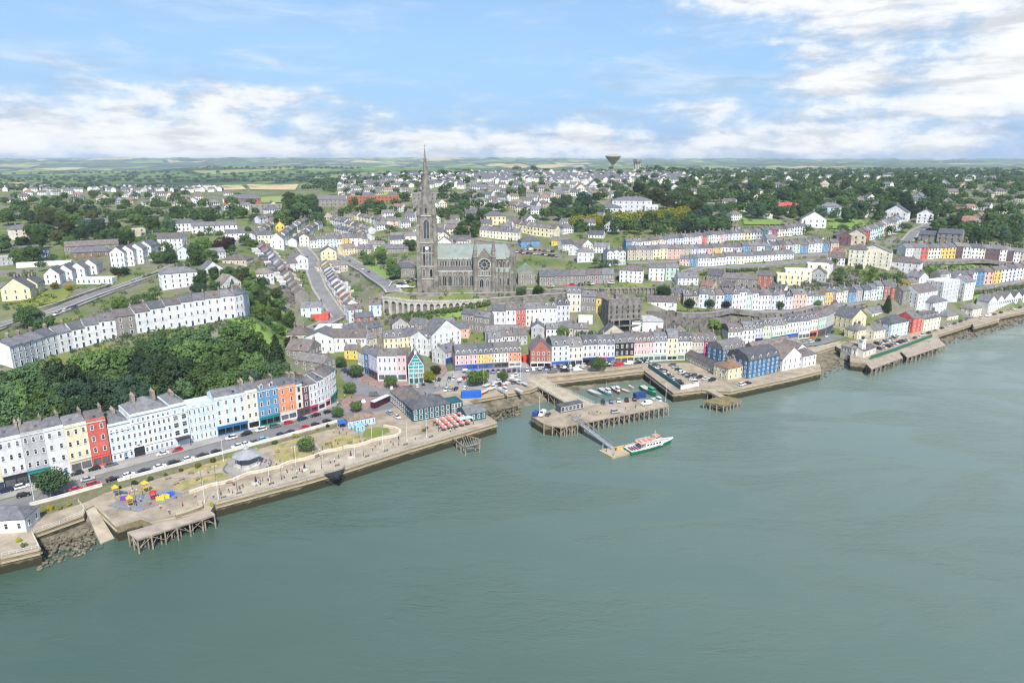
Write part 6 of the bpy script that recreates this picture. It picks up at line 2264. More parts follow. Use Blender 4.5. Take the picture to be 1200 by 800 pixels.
# ------------------------------------------------------------------ vehicles
def car_proto(kind_):
 L_, Wd, H_ = {'hatchback': (4.1, 1.75, 1.48), 'saloon': (4.6, 1.8, 1.45), 'estate': (4.6, 1.85, 1.68), 'van': (5.2, 2.0, 2.2)}[kind_]
 root = empty('parked_car' if kind_ != 'van' else 'parked_van', (0, 0, 0))
 h = L_ / 2
 if kind_ == 'van':
  low = [(-h, .35), (-h + .05, 1.0), (-h + .05, 2.05), (h - 1.9, 2.1), (h - .95, 1.2), (h - .1, .95), (h, .4)]
  roofp = [(-h + .1, 1.15), (-h + .15, 2.06), (h - 1.95, H_), (h - 1.0, 1.2)]
 elif kind_ == 'saloon':
  low = [(-h, .35), (-h + .05, .85), (-h + .5, .95), (h - 1.3, .95), (h - .15, .78), (h, .4)]
  roofp = [(-h + .7, .93), (-h + 1.35, 1.4), (h - 2.1, H_), (h - 1.25, .93)]
 else:
  t = 1.0 if kind_ == 'estate' else .92
  low = [(-h, .35), (-h + .03, t), (h - 1.25, t), (h - .2, t - .15), (h, .42)]
  roofp = [(-h + .12, t - .02), (-h + .45, H_ - .08), (h - 2.0, H_), (h - 1.15, t - .02)]

 def hull(prof, w0, w1):
  mb = MB()
  zs = [p[1] for p in prof]
  z0, z1 = min(zs), max(zs)
  A, B = [], []
  for x, z in prof:
   w = lerp(w0, w1, (z - z0) / (z1 - z0)) / 2
   A.append((x, -w, z))
   B.append((x, w, z))
  n = len(prof)
  mb.poly(A[::-1])
  mb.poly(B)
  for i in range(n):
   j = (i + 1) % n
   mb.poly([A[i], A[j], B[j], B[i]])
  return mb
 hull(low, Wd, Wd * .94).build('body', M['gloss'], root)
 if kind_ != 'van':
  hull(roofp, Wd * .92, Wd * .7).build('window', M['carglass'], root)
  r = MB()
  (x0, z0), (x1, z1) = roofp[1], roofp[2]
  w = Wd * .36
  r.poly([(x0 - .06, -w, z0 + .02), (x1 + .06, -w, z1 + .02), (x1 + .06, w, z1 + .02), (x0 - .06, w, z0 + .02)])
  r.box(x0, -w, z0 - .02, x0 + .05, w, z0 + .02)
  r.build('roof', M['gloss'], root)
 else:
  g = MB()
  g.poly([(h - 1.83, -.8, 2.06), (h - 1.0, -.9, 1.24), (h - 1.0, .9, 1.24), (h - 1.83, .8, 2.06)])
  g.build('window', M['carglass'], root)
 wh = MB()
 r = .33
 for a in range(10):
  t0, t1 = 2 * math.pi * a / 10, 2 * math.pi * (a + 1) / 10
  p, q = (r * math.cos(t0), r * math.sin(t0)), (r * math.cos(t1), r * math.sin(t1))
  wh.poly([(p[0], -.1, p[1]), (q[0], -.1, q[1]), (q[0], .1, q[1]), (p[0], .1, p[1])])
  wh.poly([(0, -.1, 0), (q[0], -.1, q[1]), (p[0], -.1, p[1])])
  wh.poly([(0, .1, 0), (p[0], .1, p[1]), (q[0], .1, q[1])])
  wh.poly([(0, -.11, 0), (q[0] * .55, -.11, q[1] * .55), (p[0] * .55, -.11, p[1] * .55)], 1)
  wh.poly([(0, .11, 0), (p[0] * .55, .11, p[1] * .55), (q[0] * .55, .11, q[1] * .55)], 1)
 wm = wh.mesh('wheel', [M['tyre'], M['galv']])
 for sx in (-h + .8, h - .85):
  for sy in (-Wd / 2 + .06, Wd / 2 - .06):
   link('wheel', wm, root, (sx, sy, r))
 for sy in (-Wd * .34, Wd * .34):
  b = MB()
  b.box(h - .12, sy - .2, .6, h - .02, sy + .2, .76)
  b.build('headlight', M['lamp'], root)
  b = MB()
  b.box(-h - .02, sy - .16, .7, -h + .06, sy + .16, .9)
  b.build('tail_light', M['redlamp'], root)
 return root

PROTO = {k: car_proto(k) for k in ('hatchback', 'saloon', 'estate', 'van')}
used = set()
CCOL = {'k': ('black', (.015, .015, .017)), 'w': ('white', (.75, .75, .74)), 's': ('silver', (.42, .43, .45)), 'g': ('grey', (.12, .125, .13)), 'r': ('red', (.5, .02, .03)), 'b': ('blue', (.02, .06, .28)), 'n': ('navy', (.015, .025, .07)),
  't': ('teal', (.02, .15, .15)), 'l': ('pale blue', (.25, .42, .6)), 'y': ('yellow', (.7, .5, .05)), 'm': ('maroon', (.16, .02, .03))}

def car(p, rz, c, label, kind_=None, group=None):
 kind_ = kind_ or random.choice(['hatchback', 'hatchback', 'saloon', 'estate'])
 cn, col = CCOL[c]
 pr = PROTO[kind_]
 if kind_ not in used:
  used.add(kind_)
  pr.location, pr.rotation_euler = p, (0, 0, rz)
  for ch in pr.children:
   if ch.name.split('.')[0] in ('body', 'roof'):
    ch.color = (*col, 1)
  o = pr
 else:
  o = copy_tree(pr, p, rz, col, ('body', 'roof'))
 kn = {'hatchback': 'hatchback car', 'saloon': 'saloon car', 'estate': 'estate car', 'van': 'van'}[kind_]
 return tag(o, f'{cn} {kn} {label}', 'van' if kind_ == 'van' else 'car', group or 'vehicles parked around the town')

def cars(a, b, cols, label, turn=0.0, flat=4.13, jit=.04):
 """a line of parked vehicles from pixel a to pixel b; '-' leaves a gap; upper case = van"""
 pa, pb = (P(*a, flat), P(*b, flat)) if flat else (at(*a), at(*b))
 e = pb - pa
 ang = math.atan2(e.y, e.x)
 for i, c in enumerate(cols):
  if c == '-':
   continue
  p = pa.lerp(pb, (i + .5) / len(cols))
  if not flat:
   p.z = gz(p.x, p.y) + .36
  kind_ = 'van' if c.isupper() else None
  car(p, ang + R(turn) + random.uniform(-jit, jit) + (math.pi if random.random() < .4 else 0), c.lower(), label, kind_)

cars((-4, 579), (36, 569), 'nw', 'parked before the navy and black shopfronts')
cars((80, 558.5), (140, 543), 'kkg', 'at the kerb before the yellow and red terrace houses')
cars((182, 535), (216, 526), 'wr', 'at the kerb before the seafront hotel')
cars((262, 516.5), (392, 481.5), 'wkwgrnkk', 'at the kerb before the blue and orange terrace houses', 0)
cars((58, 582.5), (120, 566), 'nrr', 'by the white garden wall near the round street tree')
cars((123, 565), (262, 528), 'kwkwkwkk', 'beside the white promenade wall facing the hotel')
cars((272, 525.5), (345, 506), 'wwgl-nn', 'beside the white promenade wall behind the bandstand')
cars((350, 504), (390, 492.5), 'rkk', 'beside the promenade wall behind the ball tree')
cars((455, 456), (500, 452.5), 'wkwgwk', 'parked before the pink and lavender block', 90)
cars((402, 433), (418, 443), 'bnkb', 'parked along the paved strip west of the square block', 60)
cars((430, 464), (447, 463), 'G', 'crossing the square toward the quayside road', 0)
cars((482, 481), (492, 486), 'n', 'tucked at the corner of the dark waterside pub', 0)
cars((452, 482), (470, 492), 'lw', 'beside the wall of the dark waterside pub', 0)
cars((562, 437), (612, 434), 'nkbgknkb', 'parked before the yellow and cream quayside houses', 80)
cars((614, 434.5), (700, 428.5), 'wwkbrkwwgwkk', 'parked before the brick gabled quayside house', 80)
cars((640, 437), (684, 434), 'GKW', 'parked by the harbour basin wall')
cars((706, 430), (765, 424), 'kRWkw', 'parked before the black quayside house')
cars((766, 427.5), (798, 451), 'kgwknwskgwnk', 'in the fenced quay car park against the teal fence', 78)
cars((786, 427), (818, 450), 'gskwnkws', 'in the middle rank of the fenced quay car park', 78)
cars((777, 420), (800, 419), 'kwg', 'along the top of the fenced quay car park', 80)
cars((905, 409), (962, 399), 'srkrswk', 'parked along the shopping street kerb', 0)
cars((966, 397), (990, 380), 'wkkw', 'parked up the bending shopping street')
cars((1026, 404), (1052, 394), 'kwgwskw', 'in the upper rank of the jetty car park', 70)
cars((1028, 410), (1064, 398), 'kwkswkgw', 'in the lower rank of the jetty car park', 70)
cars((1068, 398), (1142, 371), 'gwkskwbkgs', 'along the eastern promenade before the cream flats')
cars((1146, 374), (1205, 358), 'wWgkswkb', 'along the far eastern promenade before the gabled row')
cars((625, 486), (646, 486.5), 'BWg', 'parked on the western end of the fishing pier', 70, 4.2)
cars((702, 473), (748, 468), 'nbwkk', 'parked on the inner edge of the fishing pier', 70, 4.2)
cars((716, 484), (727, 482.5), 's', 'standing alone in the middle of the fishing pier', 0, 4.2)
cars((752, 475), (763, 473), 'W', 'near the eastern end of the fishing pier', 0, 4.2)
cars((62, 372), (92, 359), 'wwb', 'parked on the sloping road above the hillside terrace', 0, None)
cars((128, 327), (152, 319), 'wrws', 'in the convent yard beside the sloping road', 60, None)
cars((148, 334), (166, 328), 'l', 'driving on the sloping road past the convent', 0, None)
cars((352, 346), (360, 300), 'wskgwsk', 'parked on the hill street below the fork house', 0, None)
cars((367, 385), (392, 380), 'kwgkws', 'in the hill yard beside the red shed', 80, None)
cars((400, 300), (436, 322), 'wgswk', 'parked along the road west of the cathedral', 0, None)
cars((462, 336), (488, 328), 'wkgwkskw', 'in the small car park beside the cathedral tower', 70, None)
cars((465, 338), (487, 337), 'WWw', 'parked at the foot of the cathedral tower', 0, None)
cars((604, 296), (655, 301), 'wrwkgwskwnks', 'in the front rank of the cathedral car park', 80, None)
cars((610, 292.5), (650, 296), 'swWkrgwk', 'in the back rank of the cathedral car park', 80, None)
cars((606, 332.5), (622, 332), 'rr', 'beside the copper roofed sacristy', 0, None)
cars((640, 337), (722, 332.5), 'w-rnw-w', 'before the brown roofed school row', 0, None)
cars((845, 316.5), (905, 311.5), 'wk-gw-s', 'on the curving hill lane')
cars((1010, 288), (1052, 274), 'kwsgw', 'on the steep terrace road', 0, None)

cars((506, 446), (552, 443), 'wk-gw-rs', 'parked along the back of the boatyard square', 70)
cars((520, 458), (548, 455), 'wsk-w', 'parked at the harbour edge of the square', 60)
cars((574, 453), (612, 447), 'skwgk', 'parked between the hauled out boats and road', 70)
cars((640, 431.5), (760, 424.5), 'kwsgkwrk-wskg-wk', 'on the quayside road before the long row', 0)
cars((795, 437), (838, 447), 'wsgkwk', 'in the rear rank by the long slate shed', 78)
cars((866, 452), (880, 449), 'wk', 'before the larger blue waterside flats', 0)
cars((20, 583), (110, 561), 'k-w--s', 'driving along the seafront road', 0)
cars((420, 475), (428, 470), 'kw', 'crossing by the red paved corner', 30)

def bus():
 a, b = P(435, 479, 4.13), P(457, 469, 4.13)
 e = b - a
 root = empty('bus', (a + b) / 2, math.atan2(e.y, e.x))
 tag(root, 'dark maroon coach with white roof waiting by the waterside pub', 'bus')
 L_ = 11.5
 m = MB()
 m.prism([(-L_ / 2, -1.25), (L_ / 2 - .3, -1.25), (L_ / 2, -.9), (L_ / 2, .9), (L_ / 2 - .3, 1.25), (-L_ / 2, 1.25)], .4, 3.05)
 m.build('body', M['gloss'], root, col=(.09, .012, .025))
 m = MB()
 m.prism([(-L_ / 2 + .05, -1.2), (L_ / 2 - .35, -1.2), (L_ / 2 - .1, -.8), (L_ / 2 - .1, .8), (L_ / 2 - .35, 1.2), (-L_ / 2 + .05, 1.2)], 3.052, 3.3)
 m.build('roof', M['gloss'], root, col=(.72, .72, .72))
 for s in (-1, 1):
  for i in range(6):
   m = MB()
   x = -L_ / 2 + .5 + i * 1.75
   m.box(x, s * 1.265 - .01, 1.5, x + 1.55, s * 1.265 + .01, 2.7)
   m.build('window', M['carglass'], root)
 m = MB()
 m.box(L_ / 2 - .01, -.85, 1.3, L_ / 2 + .02, .85, 2.8)
 m.build('windscreen', M['carglass'], root)
 for x in (-3.4, 3.6):
  for s in (-1, 1):
   m = MB()
   m.bar((x, s * 1.02, .5), (x, s * 1.3, .5), .5, 12)
   m.build('wheel', M['tyre'], root)

bus()

# ------------------------------------------------------------------ waterside pub, kiosk, sheds
PUB = (.02, .1, .125)

def site(a, b, d, h, col, label, roof, flat=4.15, name='building', cat='building', **kw):
 p, q = P(*a, flat), P(*b, flat)
 return house((p.x, p.y, flat), math.atan2(q.y - p.y, q.x - p.x), (q - p).length, d, h, col, '', label, cat, None, kw.pop('storeys', 1), roof, name=name, **kw)

site((484, 494), (528, 486), 13, 5.6, PUB, 'dark teal waterside pub with grey hipped roof behind red parasols', 'hip', storeys=2, bays=7, chim='c', pitch=.5, win=(1.5, 1.9))
site((457.7, 470), (483, 492.4), 10.5, 5.3, PUB, 'dark teal side wing of the pub with white windows', 'hip', storeys=2, bays=11, chim='', pitch=.6, slate=(.19, .16, .15), win=(1.3, 1.7))
site((529.5, 485), (543.5, 482.4), 9, 5.0, PUB, 'glazed dark upper bar joined to the waterside pub', 'flat', storeys=2, bays=4, chim='', win=(1.5, 2.0))
site((546, 494.5), (570, 490), 9.5, 3.4, PUB, 'low dark teal shed with grey roof at the quay corner', 'gable', bays=4, chim='', pitch=.45, slate=(.2, .21, .22))
site((408, 502), (440, 496), 6.5, 3.3, (.4, .55, .68), 'pale blue kiosk with brown hipped roof behind the lawn', 'hip', bays=7, chim='', pitch=.5, slate=(.24, .18, .13), name='kiosk', cat='kiosk')
site((417, 506), (428, 504), 3, 2.6, (.25, .5, .6), 'little turquoise hut in front of the kiosk', 'flat', bays=2, chim='', name='hut', cat='hut')
site((657, 484), (684, 478.5), 4.2, 3.1, (.09, .1, .11), 'dark glazed ticket shelter with pale flat roof on the pier', 'flat', bays=6, chim='', name='shelter', cat='shelter', win=(1.8, 2.0), storeys=1)
site((613, 424.5), (621, 424.3), 6, 2.8, (.6, .05, .04), 'low red shopfront wedged beside the brick gabled house', 'flat', bays=1, chim='', plain=True)
site((985, 412), (1003, 417.5), 8, 4.2, (.74, .66, .52), 'cream pilot station with long slate roof at the eastern jetty', 'gable', bays=5, chim='', pitch=.45, slate=(.33, .29, .26))
site((1011, 419), (1026, 413.5), 7, 3.8, (.72, .68, .6), 'white jetty office beside the square light tower', 'gable', bays=3, chim='', pitch=.4)

def light_tower():
 g = P(1008.5, 417, 4.15)
 root = empty('light_tower', g, R(25))
 tag(root, 'white square light tower on the eastern jetty', 'tower')
 m = MB()
 for z0, z1, r0, r1 in ((-.5, 3, 2.7, 2.7), (3, 10, 2.2, 1.8)):
  m.lathe([(r0, z0), (r1, z1)], 4, (0, 0), 0, True, math.pi / 4)
 m.box(-1.7, -1.7, 10, 1.7, 1.7, 10.3)
 m.build('wall', M['paint'], root, col=(.78, .78, .77))
 m = MB()
 m.lathe([(.9, 10.3), (.9, 12)], 8)
 m.build('lantern', M['carglass'], root)
 m = MB()
 m.lathe([(1.25, 12), (.1, 13)], 8)
 m.build('roof', M['copper'], root)
 for z in (4.6, 7.4):
  link('window', window_mesh(.8, 1.2), root, (0, -1.5 - (7.4 - z) * .06, z))

light_tower()

def container(a, b, col, label, h=2.6, flat=4.1, d=2.5):
 p, q = P(*a, flat), P(*b, flat)
 L_ = (q - p).length
 root = empty('shipping_container', p, math.atan2(q.y - p.y, q.x - p.x))
 tag(root, label, 'container')
 m = MB()
 m.box(0, 0, .1, L_, d, h)
 n = int(L_ / .5)
 for i in range(n):
  m.box(i * .5 + .08, -.06, .25, i * .5 + .3, -.002, h - .15)
 m.build('body', M['matte'], root, col=col)
 m = MB()
 for y in (.06, d / 2 + .04):
  m.box(L_ + .002, y, .2, L_ + .06, y + d / 2 - .1, h - .1)
 m.build('door', M['matte'], root, col=tuple(c * .8 for c in col))

container((541, 467), (564, 465.5), (.02, .12, .5), 'bright blue container beside the hauled out boats', 3.2)
container((745, 468), (757, 466), (.02, .06, .2), 'dark blue container on the eastern end of the pier', 2.8, 4.2)

def canopy(px, py, size, col, label, name='parasol', cat='parasol', flat=4.12, rz=.5, h=2.3):
 p = P(px, py, flat)
 root = empty(name, p, rz)
 tag(root, label, cat, cat + 's set out on the waterfront')
 m = MB()
 m.lathe([(size / 2, h), (size / 2 * .98, h + .12), (.05, h + size * .2)], 4 if name != 'parasol' else 8, (0, 0), 0, True, math.pi / 4)
 m.build('canopy', M['fabric'], root, col=col)
 if name == 'parasol':
  m = MB()
  m.lathe([(.02, 0), (.04, h + .2)], 5)
  m.lathe([(.35, 0), (.3, .12)], 8)
  m.build('pole', M['galv'], root)
  m = MB()
  for k in range(8):
   if k % 4 == 1:
    a0, a1 = 2 * math.pi * k / 8 + math.pi / 4, 2 * math.pi * (k + 1) / 8 + math.pi / 4
    m.poly([(size / 2 * .97 * math.cos(a0), size / 2 * .97 * math.sin(a0), h + .15), (size / 2 * .97 * math.cos(a1), size / 2 * .97 * math.sin(a1), h + .15), (0, 0, h + size * .205)])
  m.build('stripe', M['fabric'], root, col=(.72, .68, .64))
 else:
  m = MB()
  for sx in (-1, 1):
   for sy in (-1, 1):
    m.bar((sx * size * .34, sy * size * .34, 0), (sx * size * .34, sy * size * .34, h + .05), .05, 4)
  m.build('leg', M['galv'], root)

for r_ in range(4):
 for c_ in range(5):
  px = 511 + c_ * 7.0 + r_ * 3.2
  py = 501.5 - c_ * 1.7 + r_ * 3.0 - 8
  canopy(px, py + 3, 2.7, (.52, .17, .14), f'{["", "first", "second", "third", "fourth", "fifth"][c_ + 1]} red and white parasol of the {["back", "second", "third", "front"][r_]} row outside the pub')
canopy(402, 500, 5.5, (.02, .1, .5), 'blue gazebo tent beside the kiosk', 'gazebo', 'gazebo')
canopy(541, 496, 4.8, (.3, .6, .72), 'pale blue awning over the pub terrace near the shed', 'awning', 'awning')
canopy(549, 494.5, 4.8, (.34, .64, .75), 'pale blue awning touching the low dark shed', 'awning', 'awning')
for q_ in ((545, 437.5), (539, 449), (556, 446), (600, 447.5), (606, 450)):
 canopy(*q_, 3, (.75, .73, .7), 'white market parasol in the square', rz=.2)

def posts_rail(name, label, px, flat, h=1.1, step=2.0, mat='galv', rails=2, group=None, cat='railing', r=.04):
 pts = resample([P(*q, flat) for q in px], step)
 o = pts[0].copy()
 root = empty(name, o)
 tag(root, label, cat, group)
 m = MB()
 for p in pts:
  m.bar(p - o, p - o + Vector((0, 0, h)), r, 4)
 m.build('post', M[mat], root)
 kind(root.children[0], 'stuff')
 m = MB()
 for k in range(rails):
  z = Vector((0, 0, h * (k + 1) / rails - .03))
  for a, b in zip(pts[:-1], pts[1:]):
   m.bar(a - o + z, b - o + z, r * .8, 4)
 m.build('rail', M[mat], root)
 return root

posts_rail('railing', 'long steel railing along the promenade edge', [(256, 588), (359, 560.8), (403, 548), (480, 523.7), (578, 495)], QZ + .1)
posts_rail('railing', 'white railing around the small western quay', [(2, 652), (46, 642), (38, 626)], QZ + .1, 1.2, 1.6, 'white')
posts_rail('railing', 'white railing above the beach beside the slipway', [(40, 623), (70, 613), (97, 602), (99, 596), (92, 588)], QZ, 1.1, 1.8, 'white')
posts_rail('railing', 'railing along the play deck edge', [(140, 615.5), (165, 607), (177, 611)], QZ + .1)
posts_rail('railing', 'white railing on the west side of the pier causeway', [(622, 446.5), (675, 477)], 4.2, 1.2, 2.0, 'white', 3)
posts_rail('railing', 'white railing on the east side of the pier causeway', [(634, 444.5), (696, 473)], 4.2, 1.2, 2.0, 'white', 3)
plain_wall('fence', 'teal solid fence along the fenced quay car park', [(759.5, 430.5), (797, 456.5)], 2.4, .12, 'tealboard', 'steel', 4.06, 'fence', 0)
plain_wall('fence', 'green mesh fence along the eastern jetty car park', [(1020, 421), (1050, 411), (1092, 395)], 2.2, .1, 'greenmesh', 'steel', 4.06, 'fence', 0)
plain_wall('boundary_wall', 'white gate wall closing the fenced car park', [(797.5, 456.3), (819, 452)], 1.8, .2, 'whitewall', 'whitewall', 4.06, 'wall', 0)

def lamp_post(px, py, h, label, flag=False, flat=4.12):
 p = P(px, py, flat)
 key = ('lamp', h, flag)
 if key not in _mc:
  root = empty('flagpole' if flag else 'street_lamp', p)
  m = MB()
  m.lathe([(.13, 0), (.1, .9), (.075, 1.0), (.05, h)], 6)
  m.build('pole', M['white'] if flag else M['dark'], root)
  m = MB()
  if flag:
   m.lathe([(.05, h), (.13, h + .1), (.02, h + .25)], 6)
   m.build('finial', M['white'], root)
  else:
   m.bar((-.7, 0, h - .15), (.7, 0, h - .15), .035, 4)
   for s in (-.7, .7):
    m.lathe([(.08, h - .6), (.2, h - .45), (.2, h - .2), (.05, h - .05)], 6, (s, 0))
   m.build('lantern', M['lamp'], root)
  _mc[key] = root
  o = root
 else:
  o = copy_tree(_mc[key], p)
 o.rotation_euler = (0, 0, R(38))
 tag(o, label, 'flagpole' if flag else 'street lamp', 'posts along the waterfront')

for q_ in ((258, 580), (278, 575), (330, 562), (377, 549), (426, 534), (467, 521), (514, 505)):
 lamp_post(*q_, 5, 'dark lamp post with two lanterns near the promenade edge')
for q_ in ((237, 570), (253, 563), (345, 540), (421, 516), (160, 592), (155, 573)):
 lamp_post(*q_, 6, 'dark lamp post standing on the lawns behind the wavy wall')
for q_ in ((240, 589), (256, 585), (316, 566), (347, 546), (416, 537), (436, 517), (449, 527), (477, 517), (500, 512)):
 lamp_post(*q_, 8, 'tall white flagpole rising from the promenade paving', True)
for q_ in ((40, 586), (262, 540), (632, 487), (780, 470), (610, 441), (700, 433), (668, 440), (567, 452)):
 lamp_post(*q_, 9, 'tall white lamp mast beside the road or pier', True)

# ------------------------------------------------------------------ bandstand
def bandstand():
 p = P(290.4, 545.5, QZ + .02)
 root = empty('bandstand', p, R(10))
 tag(root, 'octagonal bandstand with grey metal roof and white balustrade', 'bandstand')
 t = math.pi / 8
 m = MB()
 m.lathe([(5.0, 0), (5.0, 1.0), (4.8, 1.05)], 8, (0, 0), 0, True, t)
 m.build('plinth', M['palestone'], root)
 for i in range(8):
  a = 2 * math.pi * i / 8 + t
  c = MB()
  c.lathe([(.16, 1.0), (.1, 1.2), (.09, 4.2), (.18, 4.5)], 6, (4.2 * math.cos(a), 4.2 * math.sin(a)))
  c.build('column', M['dark'], root)
 m = MB()
 for i in range(8):
  a0, a1 = 2 * math.pi * i / 8 + t, 2 * math.pi * (i + 1) / 8 + t
  if i == 5:
   continue
  q0, q1 = Vector((4.3 * math.cos(a0), 4.3 * math.sin(a0), 0)), Vector((4.3 * math.cos(a1), 4.3 * math.sin(a1), 0))
  for z in (1.2, 2.0):
   m.bar(q0 + Vector((0, 0, z)), q1 + Vector((0, 0, z)), .06, 4)
  for k in range(9):
   v = q0.lerp(q1, k / 8)
   m.bar(v + Vector((0, 0, 1.05)), v + Vector((0, 0, 2.0)), .035, 4)
 m.build('balustrade', M['white'], root)
 m = MB()
 m.lathe([(5.3, 4.35), (5.4, 4.6), (2.2, 6.0), (1.2, 6.5), (1.0, 7.0), (1.25, 7.1), (.1, 8.3)], 8, (0, 0), 0, True, t)
 ro = m.build('roof', M['zinc'], root)
 m = MB()
 m.lathe([(.06, 8.2), (.05, 9.4), (.01, 9.9)], 6)
 m.build('finial', M['dark'], ro)

bandstand()
g_ = P(290.4, 545.5, QZ + .05)
m_ = MB()
m_.poly([(g_.x + 9.2 * math.cos(2 * math.pi * i / 32), g_.y + 9.2 * math.sin(2 * math.pi * i / 32), QZ + .09) for i in range(32)])
o_ = m_.build('paving_circle', M['footway'])
kind(o_, 'structure')

def curved_seat(cx, cy, r, a0, a1, label):
 m = MB()
 rings = []
 for a in np.linspace(R(a0), R(a1), 14):
  c, s = math.cos(a), math.sin(a)
  rings.append([((r + .25) * c, (r + .25) * s, 0), ((r + .25) * c, (r + .25) * s, .5), ((r - .25) * c, (r - .25) * s, .5), ((r - .25) * c, (r - .25) * s, 0)])
 m.ring_loft(rings)
 p = P(cx, cy, QZ + .03)
 tag(m.build('curved_bench', M['darkstone'], None, p), label, 'bench')

curved_seat(290.4, 545.5, 8.4, 170, 235, 'curved dark stone bench on the west side of the bandstand')
curved_seat(290.4, 545.5, 8.4, 330, 400, 'curved dark stone bench on the east side of the bandstand')

def bench_proto():
 root = empty('park_bench', (0, 0, 0))
 m = MB()
 for i in range(3):
  m.box(-.9, -.25 + i * .18, .42, .9, -.11 + i * .18, .47)
 m.build('seat', M['timber'], root)
 m = MB()
 for i in range(3):
  m.box(-.9, .3 + i * .03, .55 + i * .14, .9, .34 + i * .03, .66 + i * .14)
 m.build('backrest', M['timber'], root)
 for s in (-.75, .75):
  m = MB()
  m.box(s - .04, -.22, 0, s + .04, .3, .42)
  m.bar((s, .3, .4), (s, .4, .95), .035, 4)
  m.build('leg', M['dark'], root)
 return root

BP = bench_proto()
first = True
for px, py, rz in ((262, 583, 218), (280, 578, 218), (318, 567, 218), (345, 560, 218), (366, 553.5, 218), (395, 545.5, 218), (430, 535, 218), (452, 528.5, 218), (475, 521, 218), (505, 512, 218),
     (213, 562, 30), (224, 555, 200), (232, 562, 80), (244, 553, 120), (268, 566, 10), (312, 541, 70), (325, 530, 30), (335, 543, 100), (372, 535, 45), (352, 523, 30), (386, 520, 200), (410, 519, 200), (430, 499, 60), (207, 567, 60), (197, 561, 30)):
 o_ = BP if first else copy_tree(BP)
 first = False
 o_.location, o_.rotation_euler = P(px, py, QZ + .06), (0, 0, R(rz))
 tag(o_, 'wooden slatted bench on the ' + ('promenade paving by the railing' if rz == 218 else 'lawns behind the wavy wall'), 'bench', 'promenade benches')

def fountain(px, py, label):
 p = P(px, py, QZ + .04)
 root = empty('monument', p)
 tag(root, label, 'monument')
 m = MB()
 m.lathe([(1.7, 0), (1.7, .35), (1.3, .4), (1.2, .7)], 16)
 m.build('base', M['palestone'], root)
 m = MB()
 m.lathe([(.5, .7), (.35, 1.5), (.3, 1.9), (.16, 2.2), (.2, 2.5), (.05, 2.75)], 8)
 m.build('figure', M['dark'], root)

fountain(357, 550, 'dark statue on a round white base on the promenade')
fountain(300, 566, 'round white planter with dark post near the bandstand')
fountain(411, 535.5, 'round white planter with dark post east of the statue')

